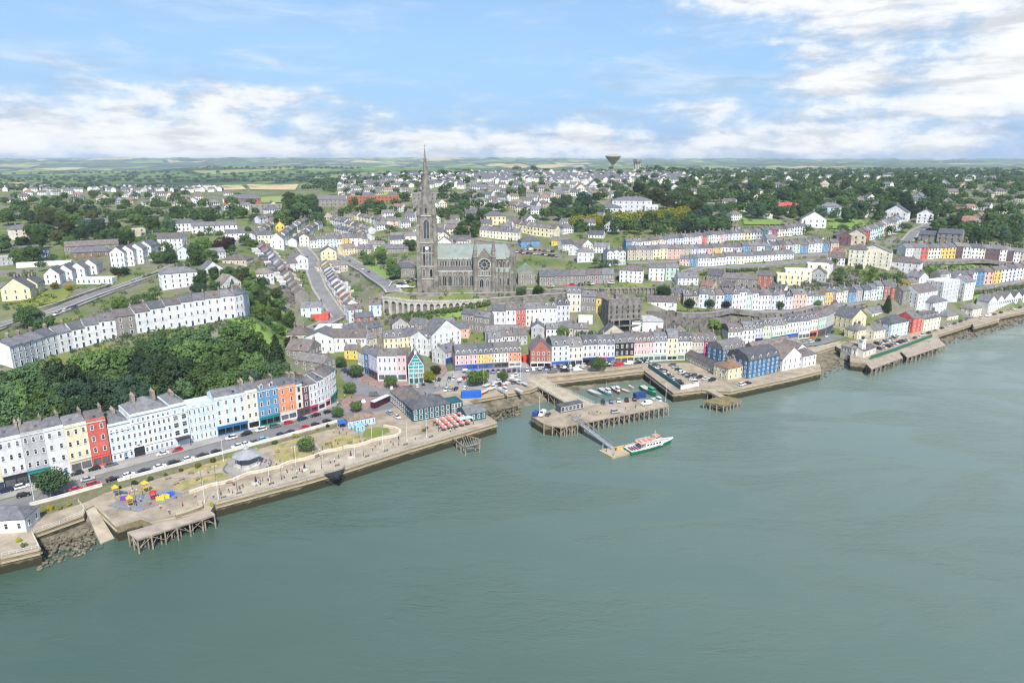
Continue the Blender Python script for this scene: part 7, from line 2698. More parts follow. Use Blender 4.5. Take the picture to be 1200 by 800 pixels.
# ------------------------------------------------------------------ playground
def playground():
 for pts, c in (([(126, 592), (147, 581), (199, 572), (214, 578), (196, 588), (160, 599)], 'steel'), ([(140, 585), (146, 580), (157, 580), (155, 590), (144, 590)], 'redpave'), ([(166, 590), (183, 585), (187, 590), (168, 595)], 'redpave')):
  sheet('play_surface', pts, QZ + (.06 if c == 'steel' else .09), c)

 def tower(px, py, col, col2, label, slide=True, h=1.6, rz=.6):
  col, col2 = tuple(c * .75 for c in col), tuple(c * .75 for c in col2)
  p = P(px, py, QZ + .08)
  root = empty('climbing_frame', p, rz)
  tag(root, label, 'play frame')
  m = MB()
  for sx in (-.8, .8):
   for sy in (-.8, .8):
    m.bar((sx, sy, 0), (sx, sy, h + 1.7), .07, 5)
  m.build('frame', M['matte'], root, col=col)
  m = MB()
  m.box(-.8, -.8, h, .8, .8, h + .1)
  m.box(-.86, -.8, h + .1, -.8, .8, h + .8)
  m.build('platform', M['matte'], root, col=col2)
  m = MB()
  m.poly([(-1.1, -1.1, h + 1.7), (1.1, -1.1, h + 1.7), (0, 0, h + 2.8)])
  m.poly([(1.1, -1.1, h + 1.7), (1.1, 1.1, h + 1.7), (0, 0, h + 2.8)])
  m.poly([(1.1, 1.1, h + 1.7), (-1.1, 1.1, h + 1.7), (0, 0, h + 2.8)])
  m.poly([(-1.1, 1.1, h + 1.7), (-1.1, -1.1, h + 1.7), (0, 0, h + 2.8)])
  m.poly([(-1.1, -1.1, h + 1.69), (-1.1, 1.1, h + 1.69), (1.1, 1.1, h + 1.69), (1.1, -1.1, h + 1.69)])
  m.build('roof', M['matte'], root, col=col)
  if slide:
   m = MB()
   a = [(.8, -.4, h + .1), (3.4, -.4, .3)]
   b = [(.8, .4, h + .1), (3.4, .4, .3)]
   m.strip(a, b)
   for y in (-.4, .4):
    m.strip([(.8, y, h + .1), (3.4, y, .3)], [(.8, y, h + .4), (3.4, y, .55)])
   m.build('slide', M['matte'], root, col=col2)
 tower(136.5, 581, (.75, .5, .03), (.1, .2, .5), 'yellow play tower closest to the slipway', True)
 tower(153, 592, (.75, .52, .04), (.55, .25, .04), 'yellow play tower on the front edge of the playground', False, 1.2)
 tower(171, 577, (.7, .5, .05), (.75, .55, .1), 'large yellow play tower with slide behind the red play house', True, 2.0, 2.4)
 tower(180, 584, (.6, .03, .03), (.6, .03, .03), 'red play house in the middle of the playground', False, .5)
 for px, py, col, lb in ((194, 584, (.75, .5, .04), 'yellow'), (200, 581, (.05, .1, .5), 'blue'), (146, 586, (.15, .06, .4), 'purple'), (188, 586, (.7, .5, .05), 'small yellow')):
  p = P(px, py, QZ + .08)
  m = MB()
  m.box(-1.3, -.12, 0, 1.3, .12, 1.5)
  for q in (-.7, 0, .7):
   m.lathe([(.25, 1.5), (.2, 1.75)], 8, (q, 0))
  tag(m.build('play_panel', M['matte'], None, p, R(20), col), f'{lb} play panel in the waterfront playground', 'play panel')
 p = P(160, 583, QZ + .08)
 root = empty('swing', p, .3)
 tag(root, 'dark swing frame in the waterfront playground', 'swing')
 m = MB()
 for x in (-2, 2):
  m.bar((x, -1, 0), (x, 0, 2.4), .05, 5)
  m.bar((x, 1, 0), (x, 0, 2.4), .05, 5)
 m.bar((-2, 0, 2.4), (2, 0, 2.4), .05, 5)
 m.build('frame', M['dark'], root)
 for x in (-.8, .8):
  m = MB()
  m.bar((x - .2, 0, 2.4), (x - .2, 0, .5), .02, 3)
  m.bar((x + .2, 0, 2.4), (x + .2, 0, .5), .02, 3)
  m.box(x - .25, -.12, .45, x + .25, .12, .5)
  m.build('seat', M['matte'], root, col=(.5, .05, .04))
 posts_rail('railing', 'low railing enclosing the playground', [(126, 593), (161, 600), (197, 589), (216, 578)], QZ + .06, 1.0, 1.5)

playground()
plain_wall('planter_wall', 'angled stone planter on the deck beside the playground', [(206, 606), (220, 602), (236, 596), (234, 590)], 1.0, 1.2, 'quay', 'coping', QZ, 'planter', 0)

# ------------------------------------------------------------------ piers and jetties
def pier(name, label, pts, z, edge, n, mat='deck', thick=.45, inner=1.8, cross=True, cat='pier', low=-5, pr=.22, rows_=2, cap=True):
 w = [P(a, b, z) for a, b in pts]
 o = w[0].copy()
 o.z = 0
 w = [p - o for p in w]
 ar = sum(w[i].x * w[(i + 1) % len(w)].y - w[(i + 1) % len(w)].x * w[i].y for i in range(len(w)))
 if ar < 0:
  w.reverse()
 root = empty(name, o)
 tag(root, label, cat)
 m = MB()
 if mat == 'open':
  for i in range(len(w)):
   m.bar(w[i], w[(i + 1) % len(w)], .2, 4)
  for t in np.linspace(.1, .9, 7):
   m.bar(w[0].lerp(w[1], t), w[-1].lerp(w[-2], t) if len(w) < 5 else w[-2].lerp(w[2], t), .14, 4)
  m.build('beam', M['timber'], root)
 else:
  m.prism([(p.x, p.y) for p in w], z - thick, z)
  m.build('deck', M[mat], root)
 ep = [P(a, b, z) - o for a, b in edge]
 cen = sum(w, Vector()) / len(w)
 pl = resample(ep, sum((b - a).length for a, b in zip(ep[:-1], ep[1:])) / n)
 br = MB()
 prev = None
 cnt = 0
 for i, p in enumerate(pl):
  d = cen - p
  d.z = 0
  d.normalize()
  q0 = None
  for r_ in range(rows_):
   q = p + d * (.25 + inner * r_)
   c = MB()
   c.bar((q.x, q.y, low), (q.x, q.y, z - thick + (.0 if r_ else .0)), pr, 6)
   c.build('pile', M['timber'], root)
   cnt += 1
   if q0 is not None and cross:
    br.bar((q0.x, q0.y, .4), (q.x, q.y, z - thick - .3), .1, 4)
   q0 = q
  f = p + d * .25
  if prev is not None:
   br.bar((prev.x, prev.y, z - thick - .25), (f.x, f.y, z - thick - .25), .16, 4)
   if cross and i % 2:
    br.bar((prev.x, prev.y, .6), (f.x, f.y, z - thick - .4), .11, 4)
   elif cross:
    br.bar((prev.x, prev.y, z - thick - .4), (f.x, f.y, .6), .11, 4)
  prev = f
 br.build('brace', M['timber'], root)
 return root

pier('pier', 'long concrete fishing pier on timber piles in the harbour', [(622, 487), (637, 496), (657, 500), (784, 475), (781, 471.5), (742, 466), (694, 473), (655, 477)], 4.1, [(637, 496.4), (657, 500), (784, 475), (781.5, 471.8)], 26, 'paving', .4, 2.6, True, low=-4, pr=.32)
m_ = MB()
w_ = [P(a, b, 4.1) for a, b in ((622.4, 487.2), (637.5, 496), (650, 498), (652, 480), (640, 480))]
tagged = m_.prism([(p.x, p.y) for p in w_], -5, 3.38) or m_.build('pier_abutment', M['quay'])
tag(tagged, 'solid stone western end block under the fishing pier', 'abutment')
pier('causeway', 'concrete causeway from the quay to the fishing pier', [(620, 446.5), (635, 443.5), (697, 473.4), (674, 478.2)], 4.14, [(622, 448), (672, 476.5)], 7, 'coping', .6, 4.5, True, 'causeway')
pier('timber_jetty', 'old timber jetty on braced piles below the playground', [(149, 623), (244, 596), (252, 602), (160, 631.5)], 4.0, [(149, 623), (160, 631.5), (252, 602)], 9, 'deck', .35, 3.0, True, 'jetty', pr=.26)
pier('footbridge', 'short decked link between play deck and timber jetty', [(176, 612.5), (226, 598.5), (233, 601), (183, 616)], 4.02, [(181, 614.6), (228, 601)], 3, 'paving', .3, 1.0, False, 'footbridge', rows_=1)
pier('derelict_jetty', 'derelict open timber jetty below the promenade', [(527, 511), (538, 508), (563, 514.5), (562, 519), (545, 523.5)], 3.0, [(529, 512.5), (545, 523), (562, 519), (563, 514.5)], 6, 'open', .3, 2.0, True, 'jetty', pr=.25)
pier('mooring_dolphin', 'mossy timber mooring platform off the car park quay', [(824, 470), (846, 462.5), (869, 467.5), (848, 475)], 2.9, [(824, 470), (848, 475), (869, 467.5)], 9, 'moss', .5, 1.6, True, 'platform', pr=.3)
pier('footbridge', 'sloping gangway from car park quay to mooring platform', [(821, 453.5), (826, 451.5), (849, 463.5), (843, 465)], 3.6, [(822, 455), (843, 465)], 3, 'deck', .35, 1.0, False, 'footbridge', rows_=1)
pier('timber_jetty', 'first timber jetty below the white light tower', [(1015.5, 426.5), (1053.5, 413), (1058, 418.5), (1021, 432)], 3.9, [(1016, 427), (1021, 432), (1058, 418.5)], 9, 'deck', .35, 2.4, True, 'jetty')
pier('timber_jetty', 'longer timber jetty east of the green fence', [(1056, 412), (1101, 398), (1108, 404), (1063, 418.5)], 3.9, [(1057, 413), (1063, 418.5), (1108, 404)], 11, 'deck', .35, 2.4, True, 'jetty')
m_ = MB()
a_, b_ = P(855, 458, 0), P(925, 443, 0)
root_ = empty('fender_piles', a_)
for i in range(8):
 p_ = a_.lerp(b_, (i + .5) / 8) - a_
 c_ = MB()
 c_.bar(p_ + Vector((.5, -1.0, -5)), p_ + Vector((.5, -1.0, 3.6)), .24, 6)
 o_ = c_.build('fender_pile', M['timber'], None, a_)
 tag(o_, 'weathered timber fender post against the quay of the blue flats', 'fender post', 'fender posts of the blue flats quay')
bpy.data.objects.remove(root_)
# viewing platform that juts from the promenade, and the white ladder post
m_ = MB()
w_ = [P(a, b, QZ + .12) for a, b in ((379, 554.6), (384, 549), (404, 543), (402, 549.5))]
vp_ = [P(a, b, QZ + .14) for a, b in ((380, 556), (404, 549), (396, 560))]
o_ = vp_[0].copy()
root_ = empty('viewing_platform', o_)
tag(root_, 'dark triangular steel viewing platform jutting from the promenade wall', 'viewing platform')
m_.prism([((p - o_).x, (p - o_).y) for p in (vp_[0], vp_[2], vp_[1])], -.1, .15)
m_.build('deck', M['dark'], root_)
m_ = MB()
for k in (0, 1):
 m_.bar(vp_[k] - o_ + Vector((0, .4, -3.2)), vp_[2] - o_ + Vector((0, 0, -.1)), .14, 5)
m_.build('brace', M['dark'], root_)
m_ = MB()
for a, b in ((0, 2), (2, 1)):
 for t in np.linspace(0, 1, 8):
  q = vp_[a].lerp(vp_[b], t) - o_
  m_.bar(q + Vector((0, 0, .15)), q + Vector((0, 0, 1.2)), .04, 4)
 m_.bar(vp_[a] - o_ + Vector((0, 0, 1.2)), vp_[b] - o_ + Vector((0, 0, 1.2)), .06, 4)
m_.build('railing', M['dark'], root_)
p_ = P(359, 566, SEA)
m_ = MB()
m_.lathe([(.28, -4), (.28, 3.6), (.2, 3.9)], 8)
tag(m_.build('mooring_post', M['white'], None, p_), 'white mooring post standing against the promenade wall', 'mooring post')

# ------------------------------------------------------------------ gangway, pontoon, ferry, boats
def gangway():
 a, b = P(672.5, 490, 4.4), P(718, 525, .1)
 e = (b - a)
 L_ = e.length
 f = e.normalized()
 n = Vector((-f.y, f.x, 0)).normalized()
 u = f.cross(n) * -1
 if u.z < 0:
  u = -u
 root = empty('gangway', a)
 tag(root, 'long steel truss gangway sloping from pier to pontoon', 'gangway')
 m = MB()
 X = lambda s, y, z: f * s + n * y + u * z
 m.poly([X(0, -1, 0), X(L_, -1, 0), X(L_, 1, 0), X(0, 1, 0)])
 m.poly([X(0, 1, -.2), X(L_, 1, -.2), X(L_, -1, -.2), X(0, -1, -.2)])
 m.build('deck', M['galv'], root)
 for y in (-1.05, 1.05):
  m = MB()
  m.bar(X(0, y, -.1), X(L_, y, -.1), .16, 4)
  m.bar(X(0, y, 1.3), X(L_, y, 1.3), .14, 4)
  k = 14
  for i in range(k + 1):
   m.bar(X(L_ * i / k, y, -.1), X(L_ * i / k, y, 1.3), .07, 4)
   if i < k:
    m.bar(X(L_ * i / k, y, -.1 if i % 2 else 1.3), X(L_ * (i + 1) / k, y, 1.3 if i % 2 else -.1), .06, 4)
  m.build('truss', M['steel'], root)

gangway()

def pontoon():
 pts = [P(a, b, -.2) for a, b in ((702, 527.5), (759, 516), (771, 522), (717, 535.5))]
 for p in pts:
  p.z = .8
 o = pts[0].copy()
 o.z = 0
 root = empty('pontoon', o)
 root.location.z = SEA
 tag(root, 'pale floating pontoon with yellow edging at the gangway foot', 'pontoon')
 w = [p - o for p in pts]
 if sum(w[i].x * w[(i + 1) % 4].y - w[(i + 1) % 4].x * w[i].y for i in range(4)) < 0:
  w.reverse()
 m = MB()
 m.prism([(p.x, p.y) for p in w], -.6, .8)
 m.build('deck', M['coping'], root)
 m = MB()
 c = sum(w, Vector()) / 4
 for i in range(4):
  a, b = w[i], w[(i + 1) % 4]
  m.bar((a.x, a.y, .86), (b.x, b.y, .86), .12, 4)
 m.build('edging', M['matte'], root, col=(.5, .38, .17))
 for i in range(4):
  q = w[i].lerp(c, .12)
  b = MB()
  b.lathe([(.22, -5), (.22, 3.2), (.1, 3.5)], 8, (q.x, q.y))
  b.build('guide_pile', M['galv'], root)
 m = MB()
 q = c + Vector((-6, -2, 0))
 m.box(q.x, q.y, .81, q.x + 2.2, q.y + 1.4, 1.7)
 m.build('locker', M['matte'], root, col=(.6, .35, .06))

pontoon()

def hull_rings(L_, B, free, n=9, sheer=.35, stern=.8):
 rings = []
 for i in range(n):
  t = i / (n - 1)
  x = -L_ / 2 + L_ * t
  k = (stern + (1 - stern) * min(1, t / .35)) if t < .35 else (1 - ((t - .35) / .65) ** 2.4)
  hb = max(.03, B / 2 * k)
  zz = free * (1 + sheer * t * t)
  kw = .72 * (1 - .5 * t)
  rings.append([(x + (.12 * L_ * .4 * t if t > .9 else 0), -hb, zz), (x, -hb * (1 - .25 * t), zz * .25), (x, -hb * kw * .4, -.35 * free), (x, hb * kw * .4, -.35 * free), (x, hb * (1 - .25 * t), zz * .25), (x + (.12 * L_ * .4 * t if t > .9 else 0), hb, zz)])
 return rings

def boat(p, rz, L_, B, hullc, cabc, label, style='cuddy', cat='boat', group='small boats', free=None, deckc=(.5, .48, .44)):
 free = free or L_ * .13
 root = empty('boat', p, rz)
 tag(root, label, cat, group)
 rg = hull_rings(L_, B, free)
 m = MB()
 for a, b in zip(rg[:-1], rg[1:]):
  for i in range(5):
   m.poly([a[i], a[i + 1], b[i + 1], b[i]][::-1])
 m.poly(rg[0])
 m.build('hull', M['hull'], root, col=hullc)
 m = MB()
 A, Bb = [r[0] for r in rg], [r[5] for r in rg]
 m.strip([(x, y * .94, z - .12) for x, y, z in A], [(x, y * .94, z - .12) for x, y, z in Bb])
 m.build('deck', M['matte'], root, col=deckc)
 m = MB()
 for s in (A, Bb):
  for a, b in zip(s[:-1], s[1:]):
   m.bar(a, b, .05 + L_ * .004, 4)
 m.build('gunwale', M['matte'], root, col=cabc)
 if style != 'open':
  x0 = {'cuddy': .02, 'fishing': .1, 'aft': -.36}[style] * L_
  cl = L_ * (.26 if style != 'cuddy' else .3)
  ch = free + (1.9 if L_ > 7 else 1.2)
  w = B * .3
  m = MB()
  m.prism([(x0, -w), (x0 + cl, -w * .75), (x0 + cl, w * .75), (x0, w)], free * .8, ch)
  m.prism([(x0 - .15, -w - .1), (x0 + cl + .15, -w * .75 - .1), (x0 + cl + .15, w * .75 + .1), (x0 - .15, w + .1)], ch + .002, ch + .12)
  cb = m.build('cabin', M['gloss'], root, col=cabc)
  m = MB()
  m.prism([(x0 - .02, -w - .02), (x0 + cl + .02, -w * .75 - .02), (x0 + cl + .02, w * .75 + .02), (x0 - .02, w + .02)], ch - .75, ch - .2)
  m.build('window', M['carglass'], cb)
  if style == 'fishing':
   m = MB()
   m.bar((x0 - .3, 0, free), (x0 - .3, 0, ch + 3.2), .08, 5)
   m.bar((x0 - .3, 0, ch + 2.2), (-L_ * .4, 0, ch + .4), .05, 4)
   m.build('mast', M['galv'], root)
 else:
  m = MB()
  for x in (-.2, .05, .25):
   m.box(x * L_ - .15, -B * .4, free * .7, x * L_ + .15, B * .4, free * .78)
  m.build('thwart', M['timber'], root)
 return root

def bpix(a, b, z=SEA):
 p, q = P(*a, z), P(*b, z)
 return (p + q) / 2, math.atan2(q.y - p.y, q.x - p.x), (q - p).length

for a, b, z, B, hc, cc, lab, st in (((690, 459), (705, 466), .0, 3, (.3, .31, .32), (.5, .5, .48), 'long grey open boat moored inside the pier', 'open'),
         ((703, 457), (716, 464.5), .0, 3.2, (.1, .35, .4), (.75, .75, .75), 'turquoise boat with white wheelhouse inside the pier', 'fishing'),
         ((718, 455), (726, 462.5), .0, 2.8, (.5, .06, .05), (.75, .74, .72), 'red boat with white cabin in the harbour basin', 'fishing'),
         ((729, 457), (738, 461), .0, 2.2, (.6, .15, .08), (.65, .6, .55), 'orange red open boat in the harbour basin', 'open'),
         ((737, 452.5), (743, 456), .0, 1.8, (.7, .68, .65), (.6, .2, .1), 'little white boat at the head of the basin', 'open'),
         ((752, 455), (768, 465), .0, 4.2, (.02, .2, .13), (.05, .3, .2), 'large green trawler behind the pier end', 'fishing'),
         ((764, 468), (776, 474), .0, 3, (.2, .35, .36), (.6, .65, .65), 'pale teal boat tied at the pier end', 'cuddy')):
 c_, r_, l_ = bpix(a, b, SEA)
 boat(c_, r_, l_, B, hc, cc, lab, st, group='boats in the harbour basin')
YARD = [((562, 462), (573, 458), (.5, .06, .04), 'red hulled boat on trestles beside the blue container', 'open'), ((571, 457), (582, 454), (.72, .72, .7), 'white cabin boat behind the red hulled boat', 'cuddy'),
  ((584, 456), (596, 463), (.74, .74, .73), 'white day boat pointing to the water in the boatyard', 'cuddy'), ((566, 453), (575, 451), (.6, .62, .64), 'pale boat at the back of the boatyard', 'open'),
  ((577, 449), (588, 447.5), (.75, .74, .72), 'white boat under a cover in the square', 'cuddy'), ((588, 451), (598, 449), (.7, .35, .3), 'white boat with red deck in the boatyard', 'open'),
  ((603, 447), (612, 451), (.3, .36, .4), 'grey boat at the eastern end of the boatyard', 'cuddy'), ((604, 456.5), (613, 462), (.75, .75, .74), 'small white boat at the top of the beach', 'open'),
  ((598, 441), (608, 440), (.7, .7, .7), 'white boat beside the road near the orange house', 'cuddy'), ((612, 449), (619, 453), (.35, .5, .52), 'pale teal boat by the causeway head', 'open')]
for a, b, hc, lab, st in YARD:
 c_, r_, l_ = bpix(a, b, 4.7)
 boat(c_, r_, max(4.2, l_ * .9), 1.9, hc, (.7, .7, .69), lab, st, group='boats hauled out in the boatyard')
 m_ = MB()
 for s in (-.28, .28):
  m_.box(s * l_ - .1, -.8, -.62, s * l_ + .1, .8, -.2)
 m_.build('cradle', M['timber'], bpy.data.objects[[o.name for o in S.collection.objects if o.get('label') == lab][0]])

def ferry():
 c, r, l = bpix((735.5, 531), (786, 519.5))
 root = empty('ferry', c, r)
 tag(root, 'green and white passenger ferry with red upper deck beside the pontoon', 'ferry')
 root.scale = (1, 1, .84)
 L_, B = l, 5.6
 rg = hull_rings(L_, B, 1.9, 12, .5, .9)
 m = MB()
 for a, b in zip(rg[:-1], rg[1:]):
  for i in range(5):
   m.poly([a[i], a[i + 1], b[i + 1], b[i]][::-1])
 m.poly(rg[0])
 m.build('hull', M['hull'], root, col=(.01, .17, .08))
 m = MB()
 A, Bb = [r_[0] for r_ in rg], [r_[5] for r_ in rg]
 m.strip([(x, y * .96, z - .3) for x, y, z in A], [(x, y * .96, z - .3) for x, y, z in Bb])
 m.build('deck', M['matte'], root, col=(.5, .5, .48))
 m = MB()
 for s in (A, Bb):
  m.strip([(x, y * 1.01, z) for x, y, z in s], [(x, y * 1.01, z + .5) for i, (x, y, z) in enumerate(s)])
  for a, b in zip(s[:-1], s[1:]):
   m.bar(a, b, .09, 4)
 m.build('bulwark', M['hull'], root, col=(.76, .76, .75))
 x0, x1 = -L_ * .16, L_ * .27
 m = MB()
 m.prism([(x0, -2.1), (x1 - 1, -2.1), (x1, -1.5), (x1, 1.5), (x1 - 1, 2.1), (x0, 2.1)], 1.5, 4.3)
 sp = m.build('saloon', M['gloss'], root, col=(.78, .78, .77))
 for s in (-1, 1):
  for i in range(5):
   w = MB()
   x = x0 + .6 + i * (x1 - x0 - 2) / 5
   w.box(x, s * 2.12 - .01, 2.9, x + 1.05, s * 2.12 + .01, 3.7)
   w.build('window', M['carglass'], sp)
 w = MB()
 w.box(x1 - .01, -1.3, 2.9, x1 + .02, 1.3, 3.8)
 w.build('windscreen', M['carglass'], sp)
 m = MB()
 m.prism([(x0 - 2.5, -2.2), (x1 - 1, -2.2), (x1 + .1, -1.6), (x1 + .1, 1.6), (x1 - 1, 2.2), (x0 - 2.5, 2.2)], 4.302, 4.42)
 m.build('upper_deck', M['matte'], root, col=(.6, .34, .29))
 m = MB()
 for s in (-2.1, 2.1):
  for i in range(9):
   x = x0 - 2.3 + i * (x1 - x0 + 1.3) / 8
   m.bar((x, s, 4.4), (x, s, 5.3), .04, 4)
  for z in (4.85, 5.3):
   m.bar((x0 - 2.3, s, z), (x1 - 1, s, z), .05, 4)
 for x in (x0 - 2.3, x0 - 2.3):
  for s in (-2, 2):
   m.bar((x, s, 1.6), (x, s, 4.3), .07, 4)
 m.build('railing', M['white'], root)
 m = MB()
 m.prism([(x1 - 4.2, -1.3), (x1 - 1.9, -1.1), (x1 - 1.9, 1.1), (x1 - 4.2, 1.3)], 4.43, 6.4)
 wh = m.build('wheelhouse', M['gloss'], root, col=(.75, .74, .72))
 m = MB()
 m.prism([(x1 - 4.0, -1.32), (x1 - 1.88, -1.13), (x1 - 1.88, 1.13), (x1 - 4.0, 1.32)], 5.3, 5.95)
 m.build('window', M['carglass'], wh)
 m = MB()
 m.prism([(x1 - 4.4, -1.5), (x1 - 1.7, -1.3), (x1 - 1.7, 1.3), (x1 - 4.4, 1.5)], 6.402, 6.52)
 m.build('roof', M['matte'], wh, col=(.6, .25, .15))
 m = MB()
 m.bar((x1 - 3.6, 0, 6.5), (x1 - 3.6, 0, 9.2), .07, 5)
 m.bar((x1 - 3.6, -.8, 8.2), (x1 - 3.6, .8, 8.2), .04, 4)
 m.build('mast', M['white'], root)
 for i in range(4):
  b = MB()
  x = -L_ * .44 + i * 1.3
  b.box(x, -1.6, 1.6, x + .45, 1.6, 2.05)
  b.box(x - .1, -1.6, 2.05, x, 1.6, 2.5)
  b.build('bench', M['matte'], root, col=(.1, .12, .3) if i % 2 else (.4, .05, .05))
 for i in range(3):
  b = MB()
  b.box(x0 - 1.6 + i * 2.4, -1.2, 4.43, x0 - 1.1 + i * 2.4, 1.2, 4.9)
  b.build('bench', M['matte'], root, col=(.7, .2, .12))
 b = MB()
 b.lathe([(.55, 0), (.7, .3), (.55, .6)], 10, (x1 - 5.4, 0))
 b.build('life_raft', M['matte'], root, (0, 0, 4.43), col=(.7, .22, .06))

ferry()

# ------------------------------------------------------------------ people
def person_mesh(pose):
 v = {'stand': [(0, 0, .95), (0, 0, 1.2), (0, 0, 1.42), (0, 0, 1.52), (0, -.02, 1.68), (.1, 0, .9), (.12, .02, .5), (.12, 0, .08), (.12, -.14, .04), (-.1, 0, .9), (-.12, .02, .5), (-.12, 0, .08), (-.12, -.14, .04),
     (.19, 0, 1.4), (.25, .02, 1.12), (.24, -.08, .87), (-.19, 0, 1.4), (-.25, .02, 1.12), (-.24, -.08, .87)],
   'walk': [(0, 0, .95), (0, 0, 1.2), (0, -.02, 1.42), (0, -.03, 1.52), (0, -.06, 1.68), (.1, 0, .9), (.11, -.22, .52), (.11, -.26, .09), (.11, -.4, .05), (-.1, 0, .9), (-.11, .14, .5), (-.11, .36, .14), (-.11, .26, .05),
     (.19, 0, 1.4), (.24, .14, 1.14), (.22, .1, .88), (-.19, 0, 1.4), (-.24, -.12, 1.13), (-.22, -.26, .93)],
   'sit': [(0, 0, .5), (0, .03, .76), (0, .02, .98), (0, 0, 1.08), (0, -.03, 1.24), (.1, -.05, .48), (.13, -.46, .5), (.13, -.46, .08), (.13, -.6, .04), (-.1, -.05, .48), (-.13, -.46, .5), (-.13, -.46, .08), (-.13, -.6, .04),
     (.19, .02, .96), (.25, -.04, .7), (.16, -.3, .58), (-.19, .02, .96), (-.25, -.04, .7), (-.16, -.3, .58)]}[pose]
 e = [(0, 1), (1, 2), (2, 3), (3, 4), (0, 5), (5, 6), (6, 7), (7, 8), (0, 9), (9, 10), (10, 11), (11, 12), (2, 13), (13, 14), (14, 15), (2, 16), (16, 17), (17, 18)]
 rad = [.14, .13, .13, .055, .105, .095, .065, .045, .04, .095, .065, .045, .04, .065, .05, .035, .065, .05, .035]
 me = bpy.data.meshes.new('person_skin')
 me.from_pydata(v, e, [])
 ob = bpy.data.objects.new('person_skin', me)
 S.collection.objects.link(ob)
 md = ob.modifiers.new('skin', 'SKIN')
 for i, r in enumerate(rad):
  me.skin_vertices[0].data[i].radius = (r, r)
 me.skin_vertices[0].data[0].use_root = True
 ob.modifiers.new('sub', 'SUBSURF').levels = 1
 dg = bpy.context.evaluated_depsgraph_get()
 out = bpy.data.meshes.new_from_object(ob.evaluated_get(dg))
 bpy.data.objects.remove(ob)
 out.name = 'person'
 for m in ('fabric', 'matte', 'skin', 'hair'):
  out.materials.append(M[m] if m != 'matte' else M['dark'])
 hip, neck, chin = v[0][2], v[3][2], v[4][2]
 for p in out.polygons:
  c = p.center
  arm = abs(c.x) > .21 and c.z < v[14][2] + .05
  p.material_index = 3 if c.z > chin + .03 or (c.z > chin - .06 and c.y > v[4][1] + .03) else 2 if c.z > neck - .02 or arm else 0 if c.z > hip - .02 else 1
  p.use_smooth = True
 return out

PM = {k: person_mesh(k) for k in ('stand', 'walk', 'sit')}
PCOL = [('white', (.7, .7, .7)), ('navy', (.02, .03, .1)), ('red', (.5, .04, .04)), ('pale blue', (.3, .45, .65)), ('black', (.02, .02, .02)), ('yellow', (.7, .5, .06)), ('grey', (.3, .3, .3)), ('pink', (.65, .3, .35)), ('green', (.06, .2, .08))]

def folk(pts, where, flat=QZ + .08, pose=None):
 for px, py in pts:
  cn, col = random.choice(PCOL)
  k = pose or random.choice(['stand', 'walk', 'walk', 'sit'] if False else ['stand', 'walk', 'walk'])
  o = link('person', PM[k], None, P(px, py, flat), random.uniform(0, 6.28), col)
  tag(o, f'person in {cn} top {dict(stand="standing", walk="walking", sit="sitting")[k]} {where}', 'person', 'people on the waterfront')

folk([(375, 530), (378, 527), (389, 524), (396, 521), (402, 526), (422, 518), (428, 516.5), (434, 517), (367, 532), (371, 527), (382, 522), (393, 517), (300, 535), (324, 545), (328, 541), (313, 549), (314, 544)], 'by the lawns near the wavy wall')
folk([(198, 601), (199, 602.5), (152, 597), (165, 588), (176, 591), (206, 584), (214, 593), (188, 596)], 'on the playground deck')
folk([(268, 577), (305, 568), (333, 560), (348, 555), (392, 541), (416, 530), (440, 524), (458, 518.5), (487, 515), (250, 583), (229, 583)], 'on the open promenade paving')
folk([(398, 508), (402, 505), (406, 509), (412, 503), (396, 503), (391, 507)], 'around the blue gazebo tent')
folk([(510, 455), (515, 453), (519, 455.5), (523, 452), (528, 454), (533, 456.5), (526, 448), (537, 451), (545, 452), (513, 447), (505, 444), (520, 440), (530, 441), (547, 441), (490, 454), (482, 456), (470, 457)], 'in the square by the boatyard', 4.16)
folk([(400, 470), (404, 466), (396, 474), (412, 466), (425, 446), (432, 450), (440, 453), (419, 440), (390, 478), (410, 474)], 'on the red paved corner by the square', 4.22)
folk([(515, 503), (524, 500), (533, 503), (541, 500), (508, 499), (528, 506), (555, 497)], 'among the red parasols of the pub', 4.12)
folk([(690, 485), (700, 483), (704, 484.5), (733, 480), (680, 488), (745, 478), (668, 487)], 'on the fishing pier', 4.14)
r3 = random.Random(8)
folk([(lerp(258, 470, t) + r3.uniform(-4, 4), lerp(578, 518, t) + r3.uniform(-5, 4)) for t in [r3.random() for _ in range(26)]], 'strolling on the paved promenade')
folk([(711, 529), (722, 528), (732, 525), (741, 522.5)], 'on the floating pontoon', -.17)

